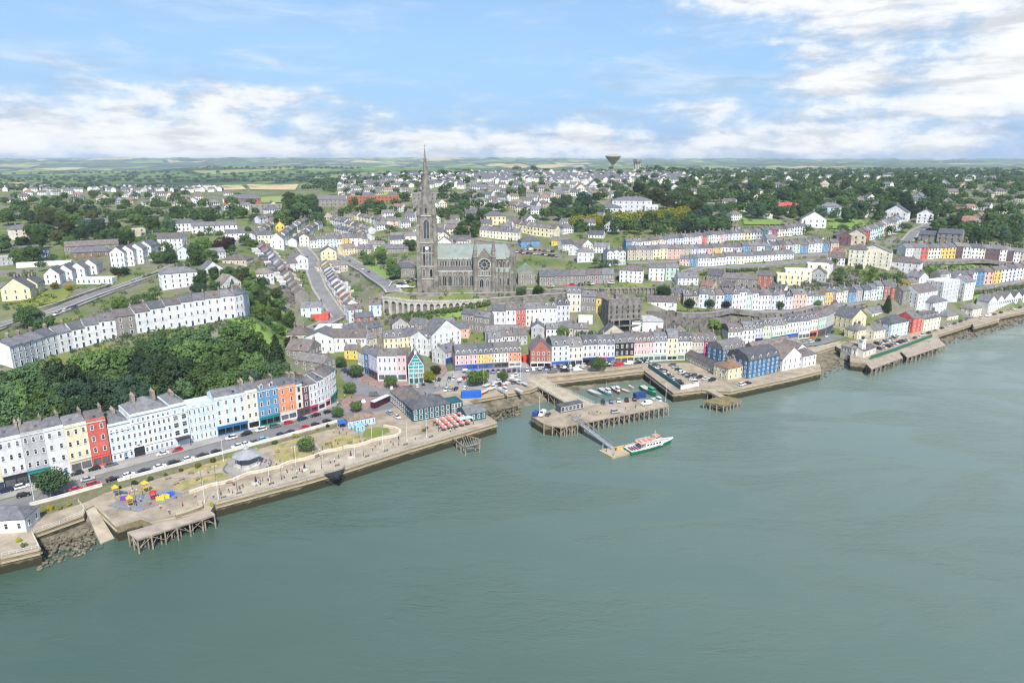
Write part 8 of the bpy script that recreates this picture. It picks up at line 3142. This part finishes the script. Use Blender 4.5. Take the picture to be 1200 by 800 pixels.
# ------------------------------------------------------------------ where a pixel lies among the landmarks, in words
MARKS = [(545, 310, 'cathedral'), (740, 240, 'pale mansion'), (718, 195, 'funnel water tower'), (440, 236, 'long red school'), (285, 238, 'brick hall'), (212, 325, 'hip roofed white house'),
   (160, 298, 'white convent'), (80, 318, 'gabled school'), (20, 340, 'yellow villa'), (245, 268, 'hospital wing'), (113, 262, 'cream western house'), (330, 272, 'west hill terraces'), (676, 322, 'school row'),
   (628, 268, 'cream estate'), (926, 243, 'red roofed barn'), (971, 246, 'pale blue eastern house'), (1030, 270, 'steep terrace'), (1115, 262, 'ridge bungalow'), (1020, 298, 'cream apartment house'),
   (1130, 296, 'dark slate row'), (900, 276, 'stepping terrace'), (790, 285, 'long upper terrace'), (900, 352, 'ledge row'), (730, 370, 'stone building'), (1060, 310, 'green bank villa'), (1160, 328, 'bright row'),
   (380, 400, 'civic hall'), (490, 395, 'lane of dormered houses'), (580, 261, 'cream chimney house'), (1110, 340, 'tall apartments'), (640, 215, 'hilltop estate'), (50, 231, 'western hill estate'),
   (1150, 235, 'eastern ridge'), (820, 225, 'eastern woods'), (360, 375, 'red shed'), (950, 322, 'balcony house'), (420, 275, 'brown roofed terraces')]

def where(px, py):
 b = min(MARKS, key=lambda m: (m[0] - px) ** 2 + ((m[1] - py) * 1.8) ** 2)
 dx, dy = px - b[0], (py - b[1]) * 1.8
 if abs(dx) > abs(dy) * 1.4:
  r = 'west of' if dx < 0 else 'east of'
 else:
  r = 'uphill of' if dy < 0 else 'downhill of'
 return f'{r} the {b[2]}'

def inpoly(poly, x, y):
 r = False
 for i in range(len(poly)):
  (x0, y0), (x1, y1) = poly[i], poly[(i + 1) % len(poly)]
  if (y0 > y) != (y1 > y) and x < (x1 - x0) * (y - y0) / (y1 - y0) + x0:
   r = not r
 return r

def scatter(poly, n, gap, tries=60):
 xs, ys = [p[0] for p in poly], [p[1] for p in poly]
 out = []
 for _ in range(n * tries):
  if len(out) >= n:
   break
  x, y = random.uniform(min(xs), max(xs)), random.uniform(min(ys), max(ys))
  if inpoly(poly, x, y) and all((x - a) ** 2 + ((y - b) * 2.0) ** 2 > gap * gap for a, b in out):
   out.append((x, y))
 return out

_fa = [0, None, None]

def free(x, y, r):
 if _fa[0] != len(FOOT):
  _fa[:] = [len(FOOT), np.array(FOOT), np.array(RD)]
 F, Q = _fa[1], _fa[2]
 dx, dy = x - F[:, 0], y - F[:, 1]
 c, s = np.cos(F[:, 2]), np.sin(F[:, 2])
 if np.any((np.abs(dx * c + dy * s) < F[:, 3] + r) & (np.abs(-dx * s + dy * c) < F[:, 4] + r)):
  return False
 return bool(np.all((x - Q[:, 0]) ** 2 + (y - Q[:, 1]) ** 2 > (Q[:, 2] + r * .5) ** 2))

def box(x0, y0, x1, y1):
 return [(x0, y0), (x1, y0), (x1, y1), (x0, y1)]

# ------------------------------------------------------------------ houses spread over the upper hill
FARH = []

def estate(poly, n, gap, cols='white white cream pale grey beige'.replace('pale grey', 'pale_grey'), rot=40, big_=1.0):
 for px, py in scatter(poly, n, gap):
  g = at(px, py)
  if not free(g.x, g.y, 5):
   continue
  if py < 217.5:
   FARH.append((px, py))
   continue
  cn = random.choice(cols.split()).replace('_', ' ')
  w, d, h = random.uniform(9, 15) * big_, random.uniform(7, 9) * big_, random.choice([3.2, 5.2, 5.4, 5.6]) * big_
  rf = random.choice(['gable', 'gable', 'gable', 'hip', 'front'])
  sl = random.choice(SLATES + [(.28, .17, .13), (.22, .19, .17)])
  rn = {'gable': 'gabled', 'hip': 'hip roofed', 'front': 'gable fronted'}[rf]
  lone(px, py, w, d, h, random.uniform(-rot, rot), cn, f'{cn} {rn} {"bungalow" if h < 4 else "house"} {where(px, py)}', rf, chim=random.choice(['l', 'r', 'lr', '']), slate=sl, sides='', chimh=1.6, pots=2,
    group='houses spread over the upper hill', low=3.0, cat='bungalow' if h < 4 else 'villa', name='bungalow' if h < 4 else 'detached_house', pitch=.75)

estate(box(640, 209, 735, 233), 55, 6.5)
estate(box(548, 214, 642, 252), 50, 8.5)
estate(box(395, 220, 500, 234), 26, 8)
estate([(0, 223), (140, 224), (290, 231), (290, 252), (120, 240), (0, 240)], 40, 9)
estate(box(765, 206, 880, 234), 18, 11)
estate(box(1000, 206, 1200, 262), 44, 11)
estate(box(850, 213, 1000, 262), 16, 16)
estate(box(455, 243, 562, 292), 28, 10)
estate(box(560, 252, 720, 300), 26, 10)
estate(box(300, 245, 395, 285), 22, 9, 'white cream pale_grey stone_grey beige lavender')
estate(box(380, 246, 470, 300), 16, 10, 'white cream pale_grey beige pale_yellow')
estate(box(420, 386, 520, 408), 8, 12, 'stone_grey grey beige white')
estate(box(700, 212, 1000, 262), 26, 14)
estate(box(800, 300, 1000, 345), 22, 9, 'white grey stone_grey beige cream')
estate(box(230, 300, 330, 345), 5, 16)
estate(box(425, 395, 860, 408), 14, 10, 'stone_grey grey beige white')
estate(box(990, 318, 1200, 350), 14, 12, 'white grey stone_grey')
estate(box(800, 262, 1000, 345), 8, 18)
estate([(512, 204.5), (598, 205.5), (598, 208), (512, 208)], 12, 6, 'white white cream', 5)

# far off estates that read as one mass
mb = MB()
for px, py in FARH + scatter(box(540, 203.5, 800, 214), 260, 2.8) + scatter(box(0, 220, 270, 226), 60, 5) + scatter(box(400, 206, 540, 222), 130, 3.6) + scatter(box(800, 201, 1200, 212), 50, 8):
 g = at(px, py)
 if g.y > 6000:
  continue
 a = random.choice([0, 0, 1.4, -1.4]) + random.uniform(-.5, .5)
 w, d, h = random.uniform(9, 15), 8, 5.4
 e, n = Vector((math.cos(a), math.sin(a), 0)), Vector((-math.sin(a), math.cos(a), 0))
 C = lambda x, y, z: g + e * x + n * y + Vector((0, 0, z))
 mb.poly([C(-w / 2, 0, -3), C(w / 2, 0, -3), C(w / 2, 0, h), C(-w / 2, 0, h)], 0)
 mb.poly([C(w / 2, 0, -3), C(w / 2, d, -3), C(w / 2, d, h), C(w / 2, d / 2, h + 3), C(w / 2, 0, h)], 0)
 mb.poly([C(-w / 2, d, -3), C(-w / 2, 0, -3), C(-w / 2, 0, h), C(-w / 2, d / 2, h + 3), C(-w / 2, d, h)], 0)
 mb.poly([C(-w / 2, -.3, h), C(w / 2, -.3, h), C(w / 2, d / 2, h + 3.1), C(-w / 2, d / 2, h + 3.1)], 1)
 mb.poly([C(-w / 2, d / 2, h + 3.1), C(w / 2, d / 2, h + 3.1), C(w / 2, d + .3, h), C(-w / 2, d + .3, h)], 1)
 for k in range(int(w / 4)):
  x = -w / 2 + 2 + k * 4
  mb.poly([C(x - .6, -.06, 2.9), C(x + .6, -.06, 2.9), C(x + .6, -.06, 4.4), C(x - .6, -.06, 4.4)], 2)
kind(mb.build('distant_houses', [M['whitewall'], M['lead'], M['glass']]), 'stuff')

# ------------------------------------------------------------------ trees
def leaf_cloud(mb, c, rx, rz_, n, size, r2, low=-.35, m=0):
 for _ in range(n):
  while True:
   v = Vector((r2.gauss(0, 1), r2.gauss(0, 1), r2.gauss(0, 1))).normalized()
   if v.z > low:
    break
  k = r2.uniform(.72, 1.06)
  p = c + Vector((v.x * rx * k, v.y * rx * k, v.z * rz_ * k))
  nn = (v + Vector((r2.gauss(0, .45), r2.gauss(0, .45), r2.gauss(0, .45) + .25))).normalized()
  a = nn.orthogonal().normalized()
  b = nn.cross(a)
  t = r2.uniform(0, 6.28)
  u, w = (a * math.cos(t) + b * math.sin(t)) * size * r2.uniform(.7, 1.3), (b * math.cos(t) - a * math.sin(t)) * size * r2.uniform(.5, .9)
  mb.poly([p - u, p + w, p + u, p - w], m)

def crown_mesh(seed, style):
 """crown of unit height (z 0..1)"""
 r2 = random.Random(seed)
 mb = MB()
 if style == 'conifer':
  for i in range(14):
   t = i / 13
   leaf_cloud(mb, Vector((r2.uniform(-.02, .02), r2.uniform(-.02, .02), .12 + .84 * t)), .25 * (1 - t) ** .8 + .03, .07, 150, .035, r2, -1)
 elif style == 'bush':
  for i in range(5):
   leaf_cloud(mb, Vector((r2.uniform(-.4, .4), r2.uniform(-.4, .4), r2.uniform(.25, .5))), r2.uniform(.3, .5), r2.uniform(.3, .45), 200, .085, r2, -.5)
 elif style == 'ball':
  for i in range(7):
   a = i * .9
   leaf_cloud(mb, Vector((.16 * math.cos(a), .16 * math.sin(a), .58 + .14 * math.sin(a * 2.3))), .31, .27, 330, .036, r2, -.9)
 else:
  n = r2.randint(13, 18)
  for i in range(n):
   t = (i + .5) / n
   z = .24 + .58 * t ** .9
   rr = .37 * math.sqrt(max(.05, 1 - ((z - .42) / .52) ** 2))
   a = i * 2.4 + r2.uniform(-.5, .5)
   q = rr * r2.uniform(.55, 1.0)
   s = r2.uniform(.13, .22) * (1.1 - .25 * t)
   leaf_cloud(mb, Vector((q * math.cos(a), q * math.sin(a), z)), s, s * r2.uniform(.7, .95), 240, .03, r2, -.6)
  leaf_cloud(mb, Vector((0, 0, .5)), .3, .32, 500, .045, r2, -.9)
 return mb.mesh('crown', M['leaf'])

def trunk_mesh(seed, conifer=False):
 r2 = random.Random(seed)
 mb = MB()
 mb.lathe([(.035, -.15), (.026, .05), (.02, .3), (.012, .6), (.004, .85)] if conifer else [(.04, -.15), (.028, .05), (.024, .25), (.014, .5), (.005, .68)], 7)
 if not conifer:
  for i in range(5):
   a = i * 1.26 + r2.uniform(-.3, .3)
   z = .2 + .06 * i
   mb.bar((0, 0, z), (.22 * math.cos(a), .22 * math.sin(a), z + .2), .014, 5, 0, .004)
 return mb.mesh('trunk', M['bark'])

CR = {'tree': [crown_mesh(10 + i, 'tree') for i in range(7)], 'conifer': [crown_mesh(30 + i, 'conifer') for i in range(2)], 'bush': [crown_mesh(40 + i, 'bush') for i in range(3)], 'ball': [crown_mesh(50 + i, 'ball') for i in range(2)]}
TR = [trunk_mesh(i) for i in range(3)]
TRC = trunk_mesh(9, True)
GREENS = {'dark green': (.085, .145, .06), 'mid green': (.11, .18, .058), 'light green': (.15, .23, .06), 'yellow green': (.34, .36, .05), 'olive green': (.085, .1, .035), 'blue green': (.075, .13, .08), 'copper': (.06, .035, .035), 'golden': (.38, .3, .03)}
TREES = []

def tree(p, h, cname, label, style='tree', group=None, share=False, wide=1.0):
 if style == 'bush':
  return grow(p, h, cname, label, style, group, share, wide)
 TREES.append((-h / p.length * (3 if group == 'single trees of the town' else 1), len(TREES), (p, h, cname, label, style, group, share, wide)))

def grow(p, h, cname, label, style, group, share, wide):
 root = empty('tree' if style != 'bush' else 'bush', p, random.uniform(0, 6.28))
 tag(root, label, 'tree' if style != 'bush' else 'bush', group, share)
 c = GREENS[cname]
 f = random.uniform(.65, 1.7)
 link('crown', random.choice(CR[style]), root, None, None, tuple(q * f for q in c), (h * wide, h * wide, h))
 if style != 'bush':
  link('trunk', TRC if style == 'conifer' else random.choice(TR), root, None, None, None, (h, h, h))
 return root

def grove(poly, n, gap, hh, cols, label=None, style='tree', share=False, group=None, lift=.55, wide=1.1, clear=1.5):
 for px, py in scatter(poly, n, gap):
  h = random.uniform(*hh)
  g = at(px, py, lift * h)
  g.z -= lift * h
  if not free(g.x, g.y, clear):
   continue
  cn = random.choice(cols.split(',')).strip()
  st = style if random.random() > .06 or style != 'tree' else 'conifer'
  lab = label or f'{cn} {"conifer" if st == "conifer" else "broadleaf tree" if st == "tree" else "bush"} {where(px, py)}'
  tree(g, h, cn, lab, st, group or 'trees scattered over the town', share, wide * random.uniform(.85, 1.15))

WOOD = [(0, 445), (40, 438), (75, 430), (112, 421), (148, 413), (185, 407), (215, 401), (255, 394), (290, 388), (318, 402), (330, 418), (326, 440), (300, 452), (240, 456), (200, 458), (150, 478), (100, 490), (40, 504), (0, 514)]
grove(WOOD, 54, 25, (14, 24), 'dark green,dark green,mid green,mid green,dark green,blue green,mid green', 'dark leafy tree of the dense wood between seafront terrace and hillside terrace', 'tree', True, 'trees of the dense wood above the seafront', .6, 1.0)
grove([(8, 470), (75, 455), (80, 492), (10, 508)], 5, 20, (11, 13), 'light green,olive green', 'paler leafy tree at the foot of the dense wood', group='paler trees of the wood')
grove([(240, 320), (300, 318), (330, 345), (352, 385), (345, 405), (310, 372), (255, 340)], 26, 15, (6, 10), 'mid green,dark green,light green,olive green', None)
grove(box(0, 252, 40, 300), 8, 16, (12, 16), 'dark green,mid green')
grove(box(45, 245, 128, 285), 22, 14, (12, 17), 'dark green,mid green,blue green,olive green')
grove(box(128, 250, 160, 282), 7, 12, (12, 16), 'dark green,mid green')
grove(box(172, 258, 205, 285), 5, 14, (14, 18), 'mid green,blue green')
grove(box(192, 246, 250, 258), 8, 9, (10, 13), 'dark green')
grove(box(225, 268, 300, 300), 16, 13, (8, 12), 'dark green,mid green,light green,copper')
grove(box(180, 285, 245, 315), 8, 16, (8, 13), 'dark green,mid green')
grove([(132, 352), (185, 338), (190, 355), (140, 372)], 12, 11, (6, 8), 'dark green,mid green,light green')
grove(box(232, 318, 300, 352), 12, 14, (8, 12), 'dark green,blue green,mid green')
grove(box(10, 300, 62, 326), 5, 18, (6, 9), 'mid green,dark green')
grove(box(45, 325, 78, 340), 3, 12, (6, 8), 'dark green')
grove(box(28, 358, 62, 385), 5, 12, (9, 12), 'dark green')
grove(box(330, 230, 372, 255), 12, 12, (14, 20), 'mid green,light green,dark green')
grove(box(405, 238, 450, 252), 6, 12, (11, 14), 'dark green,mid green')
grove(box(445, 255, 500, 290), 10, 14, (8, 12), 'dark green,mid green')
grove(box(422, 290, 463, 318), 10, 12, (8, 13), 'mid green,light green,dark green')
grove(box(520, 245, 565, 275), 14, 12, (10, 14), 'dark green,mid green')
grove(box(525, 230, 590, 250), 10, 14, (9, 13), 'mid green,dark green')
grove(box(655, 230, 702, 256), 16, 11, (13, 18), 'dark green,dark green,blue green')
grove([(720, 215), (830, 215), (845, 245), (775, 247), (770, 228), (735, 228), (722, 235)], 34, 13, (13, 19), 'dark green,mid green,dark green,olive green')
grove(box(805, 240, 850, 272), 12, 14, (12, 17), 'dark green,blue green')
grove(box(680, 270, 800, 280), 6, 12, (5, 8), 'mid green,olive green,light green')
grove(box(690, 300, 722, 320), 5, 10, (6, 9), 'dark green,mid green')
grove(box(600, 338, 640, 352), 0, 10, (6, 9), 'dark green')
grove(box(850, 205, 1100, 250), 62, 15, (12, 20), 'dark green,dark green,mid green,blue green')
grove(box(1100, 215, 1200, 265), 18, 17, (10, 15), 'dark green,mid green')
grove(box(1120, 262, 1200, 292), 22, 12, (9, 14), 'dark green,mid green,blue green')
grove(box(940, 250, 1060, 270), 12, 15, (9, 13), 'dark green,mid green')
grove(box(975, 300, 1080, 335), 18, 12, (5, 8), 'mid green,light green,dark green')
grove(box(660, 380, 715, 395), 8, 9, (6, 9), 'dark green,mid green,light green', clear=.5)
grove(box(835, 378, 858, 392), 4, 9, (6, 8), 'light green,mid green', clear=.5)
grove(box(590, 382, 625, 398), 3, 9, (5, 7), 'mid green', clear=.5)
grove(box(600, 196, 760, 206), 16, 9, (10, 16), 'dark green,blue green', wide=1.4)
grove(box(560, 208, 640, 232), 14, 12, (9, 13), 'dark green,mid green')
grove(box(0, 228, 300, 250), 26, 15, (8, 13), 'dark green,mid green')
grove(box(380, 212, 500, 235), 14, 14, (9, 13), 'dark green,mid green')
for px, py, h, cn, lab, st in ((63, 579, 9.5, 'dark green', 'large round street tree beside the seafront road', 'ball'), (359, 529, 6.3, 'mid green', 'round clipped tree on the promenade lawn', 'ball'),
        (396, 489, 5.2, 'mid green', 'round tree west of the kiosk beside the road', 'ball'), (417.5, 482, 5.2, 'mid green', 'round tree behind the kiosk roof', 'ball'), (410, 461, 6.0, 'mid green', 'tree on the red paved corner of the square', 'ball'),
        (418, 442, 7, 'dark green', 'tree beside the parked cars west of the square block', 'ball'), (399, 431, 6.5, 'dark green', 'tree at the back of the paved strip', 'ball'), (458, 454, 6.5, 'mid green', 'tree before the lavender block in the square', 'ball'),
        (503, 448, 7, 'yellow green', 'yellowish tree beside the teal gabled house', 'tree'), (511, 439, 5.5, 'olive green', 'small tree at the mouth of the red paved lane', 'ball'), (557, 452, 8.5, 'light green', 'large spreading tree in the boatyard square', 'ball'),
        (566, 449, 7.5, 'light green', 'tree touching the large boatyard tree', 'tree'), (589, 447, 5.6, 'light green', 'bright green low tree east of the boatyard tree', 'ball'), (701, 436, 8.6, 'mid green', 'broad round tree on the quay by the harbour basin', 'ball'),
        (509, 420, 5, 'dark green', 'small tree at the corner of the white crested house', 'ball'), (1039, 366, 12, 'dark green', 'tall dark tree behind the cream houses of the jetty', 'conifer'), (611, 346, 6.5, 'dark green', 'first of two dark round trees below the sacristy', 'ball'),
        (631, 346, 7, 'dark green', 'second of two dark round trees below the sacristy', 'ball'), (777, 350, 9, 'dark green', 'dark round tree west of the ledge row', 'ball'), (808, 361, 6.5, 'dark green', 'first clipped tree before the ledge row', 'ball'),
        (831, 361, 6.5, 'dark green', 'second clipped tree before the ledge row', 'ball'), (850, 362, 6, 'copper', 'copper leaved tree before the ledge row', 'ball'), (913, 362.5, 6, 'dark green', 'tree before the white ledge houses', 'ball'), (957, 360.5, 6, 'mid green', 'tree before the salmon ledge houses', 'ball'),
        (200, 309, 9.5, 'dark green', 'large round dark tree before the convent wing', 'ball'), (137, 324, 6.5, 'dark green', 'first dark tree before the convent gables', 'ball'), (146, 323, 6.5, 'dark green', 'second dark tree before the convent gables', 'ball'),
        (230, 344, 6.5, 'dark green', 'round dark tree east of the hip roofed white house', 'ball'), (64.5, 339, 4.5, 'golden', 'first golden yellow shrub in the school garden', 'ball'), (81, 341, 4.5, 'golden', 'second golden yellow shrub in the school garden', 'ball'),
        (785, 362.5, 4, 'mid green', 'small tree beside the low white bungalow', 'ball')):
 g = P(px, py, 4.1) if py > 425 else at(px, py)
 tree(g, h, cn, lab, st, 'single trees of the town', False, 1.25 if st == 'ball' else 1.0)

# young street trees and planting beside the promenade wall
def shrub(px, py, h, cn, label, flat=None):
 g = P(px, py, flat) if flat else at(px, py)
 tree(g, h, cn, label, 'bush', 'shrubs of the waterfront', False, .8)

for i, (px, py) in enumerate(((41, 598), (52, 600), (60, 597), (70, 596), (80, 592), (140, 572), (158, 567), (176, 563), (194, 557), (212, 552), (232, 547), (250, 541), (300, 528), (322, 520), (346, 512), (372, 504), (384, 500), (500, 502), (497, 505), (248, 592), (22, 634), (28, 640))):
 shrub(px, py, random.uniform(1.2, 2.2), random.choice(['golden', 'yellow green', 'mid green'] if i < 3 else ['mid green', 'olive green', 'yellow green']), 'low shrub ' + ('in the weedy bank above the beach' if i < 5 else 'in the bed along the promenade wall' if i < 17 else 'in the planter on the quay'), 4.1)

# clipped and wild hedges
def hedge(name, label, px, h, w, cname, n=26, cat='hedge', flat=None, kind_=None, size=.5):
 pts = resample([P(*q, flat) if flat else at(*q) for q in px], 1.4)
 o = pts[0].copy()
 r2 = random.Random(len(label))
 mb = MB()
 for i, p in enumerate(pts):
  hh, ww = h * r2.uniform(.8, 1.15), w * r2.uniform(.8, 1.15)
  leaf_cloud(mb, p - o + Vector((r2.uniform(-.2, .2) * w, r2.uniform(-.2, .2) * w, hh * .45)), ww / 2, hh * .55, n, size, r2, -.7)
 ob = mb.build(name, M['hedge'], None, o, None, GREENS[cname])
 return tag(ob, label, cat)

hedge('hedge', 'long dark hedge sloping below the arched retaining wall', [(463, 373), (490, 371), (520, 367), (548, 362), (573, 357.5)], 3.4, 3.6, 'light green', 80)
hedge('hedge', 'lower short hedge under the sloping cathedral hedge', [(468, 378), (490, 376), (511, 372.5)], 3.2, 3.2, 'light green', 80)
hedge('hedge', 'bright lime hedge in front of the pale mansion', [(671, 266), (690, 265), (710, 263), (735, 261), (760, 259), (785, 257), (808, 254)], 11, 9, 'yellow green', 130, size=.8)
hedge('hedge', 'dark undergrowth hedge below the lime hedge', [(672, 272), (700, 270.5), (740, 268), (790, 264), (808, 261)], 6, 7, 'dark green', 50, size=.8)
hedge('hedge', 'clipped hedge along the curving hill lane', [(822, 323), (840, 320), (870, 318.5), (900, 317)], 2.6, 2.6, 'mid green', 28)
hedge('hedge', 'bright hedge bank below the bright row', [(1138, 345), (1165, 341), (1200, 337), (1225, 333)], 3.2, 5, 'light green', 50)
hedge('hedge', 'garden hedge in front of the yellow villa', [(8, 358), (30, 354), (55, 347)], 1.6, 1.4, 'yellow green', 20)
hedge('hedge', 'garden hedge beside the convent drive', [(168, 326), (190, 320), (205, 314)], 2, 1.8, 'light green', 22)
hedge('hedge', 'hedge along the garden of the hip roofed white house', [(205, 312), (225, 307), (240, 302)], 2, 1.8, 'light green', 22)
hedge('hedge', 'hedge on the ledge before the white ledge houses', [(784, 366), (810, 366.5), (838, 366)], 1.8, 2.2, 'light green', 26)

# bushes and brambles of gardens, banks and lanes: nobody could count them
mb = MB()
r2 = random.Random(5)
spots = scatter([(0, 330), (60, 240), (300, 245), (600, 240), (1200, 225), (1200, 345), (1000, 352), (850, 362), (700, 350), (560, 372), (460, 385), (330, 415), (300, 380), (100, 412), (0, 440)], 1500, 5.0, 30)
spots += scatter([(240, 345), (300, 340), (352, 390), (340, 412), (300, 380)], 110, 4, 30) + scatter([(870, 340), (1010, 318), (1080, 330), (1000, 350)], 120, 4, 30) + scatter([(1080, 312), (1145, 310), (1145, 322), (1090, 326)], 90, 3, 30) + scatter([(0, 405), (110, 395), (290, 372), (300, 382), (110, 415), (0, 432)], 160, 4, 30)
for px, py in spots:
 g = at(px, py)
 if not free(g.x, g.y, 1.2):
  continue
 s = r2.uniform(.7, 1.7) * (1.0 + g.y / 1500)
 leaf_cloud(mb, g + Vector((0, 0, s * .5)), s * 1.15, s * .8, 34, s * .26, r2, -.3, r2.choice([0, 0, 1, 2]))
for px, py in scatter([(690, 282), (1000, 262), (1200, 270), (1200, 350), (1000, 356), (850, 362), (690, 348)], 900, 3.4, 30) + scatter([(290, 265), (480, 245), (560, 290), (480, 320), (400, 360), (330, 330)], 260, 4, 30) + scatter([(400, 372), (560, 372), (700, 385), (860, 392), (700, 400), (430, 402)], 150, 4, 30):
 g = at(px, py)
 if free(g.x, g.y, .8):
  s = r2.uniform(.6, 1.5)
  leaf_cloud(mb, g + Vector((0, 0, s * .5)), s * 1.1, s * .9, 30, s * .28, r2, -.3, r2.choice([0, 0, 1, 2]))
ud = []
for nm in ('dark green', 'mid green', 'light green'):
 m_ = material('undergrowth_' + nm.replace(' ', '_'), GREENS[nm], .8, .3, .3, 3, spec=.15, coords='World', trans=.45)
 ud.append(m_)
kind(mb.build('undergrowth', ud), 'stuff')

TREES.sort()
for _, _, q in TREES[:292]:
 grow(*q)
# woods, hedgerows and tree belts on the far side of the hill
mb = MB()
spots = scatter(box(0, 218, 212, 224), 50, 7) + scatter(box(360, 214, 420, 224), 20, 7) + scatter(box(0, 208, 420, 214), 110, 6) + scatter(box(0, 203, 420, 206), 60, 7) + scatter(box(760, 199, 1200, 206), 190, 5) + scatter(box(420, 205, 560, 215), 50, 7) + scatter(box(800, 206, 1200, 222), 120, 9)
spots += scatter(box(230, 196.5, 420, 198.5), 40, 5)
for px, py in spots:
 g = at(px, py)
 if g.y > 7000 or not free(g.x, g.y, 3):
  continue
 s = r2.uniform(4, 6.5) * (1 + g.y / 9000)
 for k in range(3):
  leaf_cloud(mb, g + Vector((r2.uniform(-s, s), r2.uniform(-s, s), s * r2.uniform(.5, .8))), s * .9, s * .75, 22, s * .42, r2, -.4)
for _, _, (p, h, cn, lb, st, gr, sh, wd) in TREES[292:]:
 mi = 1 if cn in ('mid green', 'light green', 'olive green') else 0
 for k in range(5):
  leaf_cloud(mb, p + Vector((r2.uniform(-.25, .25) * h, r2.uniform(-.25, .25) * h, h * r2.uniform(.4, .72))), h * .3 * wd, h * .24, 60, h * .062, r2, -.6, mi)
for px, py in scatter(box(848, 206, 1110, 252), 150, 9) + scatter(box(1090, 208, 1200, 285), 70, 11) + scatter(box(700, 212, 850, 238), 60, 9) + scatter(box(400, 215, 660, 262), 70, 12) + scatter(box(0, 232, 300, 262), 70, 12) + scatter(box(660, 255, 850, 275), 40, 11):
 g = at(px, py)
 if free(g.x, g.y, 2.5):
  s = r2.uniform(4.2, 7.0)
  for k in range(4):
   leaf_cloud(mb, g + Vector((r2.uniform(-s, s) * .6, r2.uniform(-s, s) * .6, s * r2.uniform(.7, 1.3))), s * .8, s * .7, 60, s * .2, r2, -.6, r2.choice([0, 1, 1]))
kind(mb.build('far_woodland', ud), 'stuff')

# ------------------------------------------------------------------ labels that single each thing out
bpy.context.view_layer.update()
groups = {}
for o, share in TAGS:
 if not share:
  groups.setdefault(o['label'], []).append(o)
for lab, obs in groups.items():
 if len(obs) < 2:
  continue
 obs.sort(key=lambda o: proj(o.location)[0])
 for i, o in enumerate(obs):
  o['label'] = f'{lab}, {ORD[min(i + 1, len(ORD) - 1)]} from west'

if DEBUG:
 for o, sh in TAGS:
  if len(o['label'].split()) > 16:
   print('LONG', o['label'])

# ------------------------------------------------------------------ the air
hm = bpy.data.materials.new('haze_air')
hm.use_nodes = True
nt_ = hm.node_tree
nt_.nodes.clear()
ho = nt_.nodes.new('ShaderNodeOutputMaterial')
pv = nt_.nodes.new('ShaderNodeVolumePrincipled')
pv.inputs['Color'].default_value = (.74, .87, 1, 1)
pv.inputs['Density'].default_value = HAZE
pv.inputs['Anisotropy'].default_value = .0
nt_.links.new(pv.outputs[0], ho.inputs['Volume'])
mb = MB()
mb.box(-37000, -2500, -7, 37000, 17500, 190)
ob = mb.build('haze', hm)
ob.display_type = 'WIRE'
kind(ob, 'stuff')
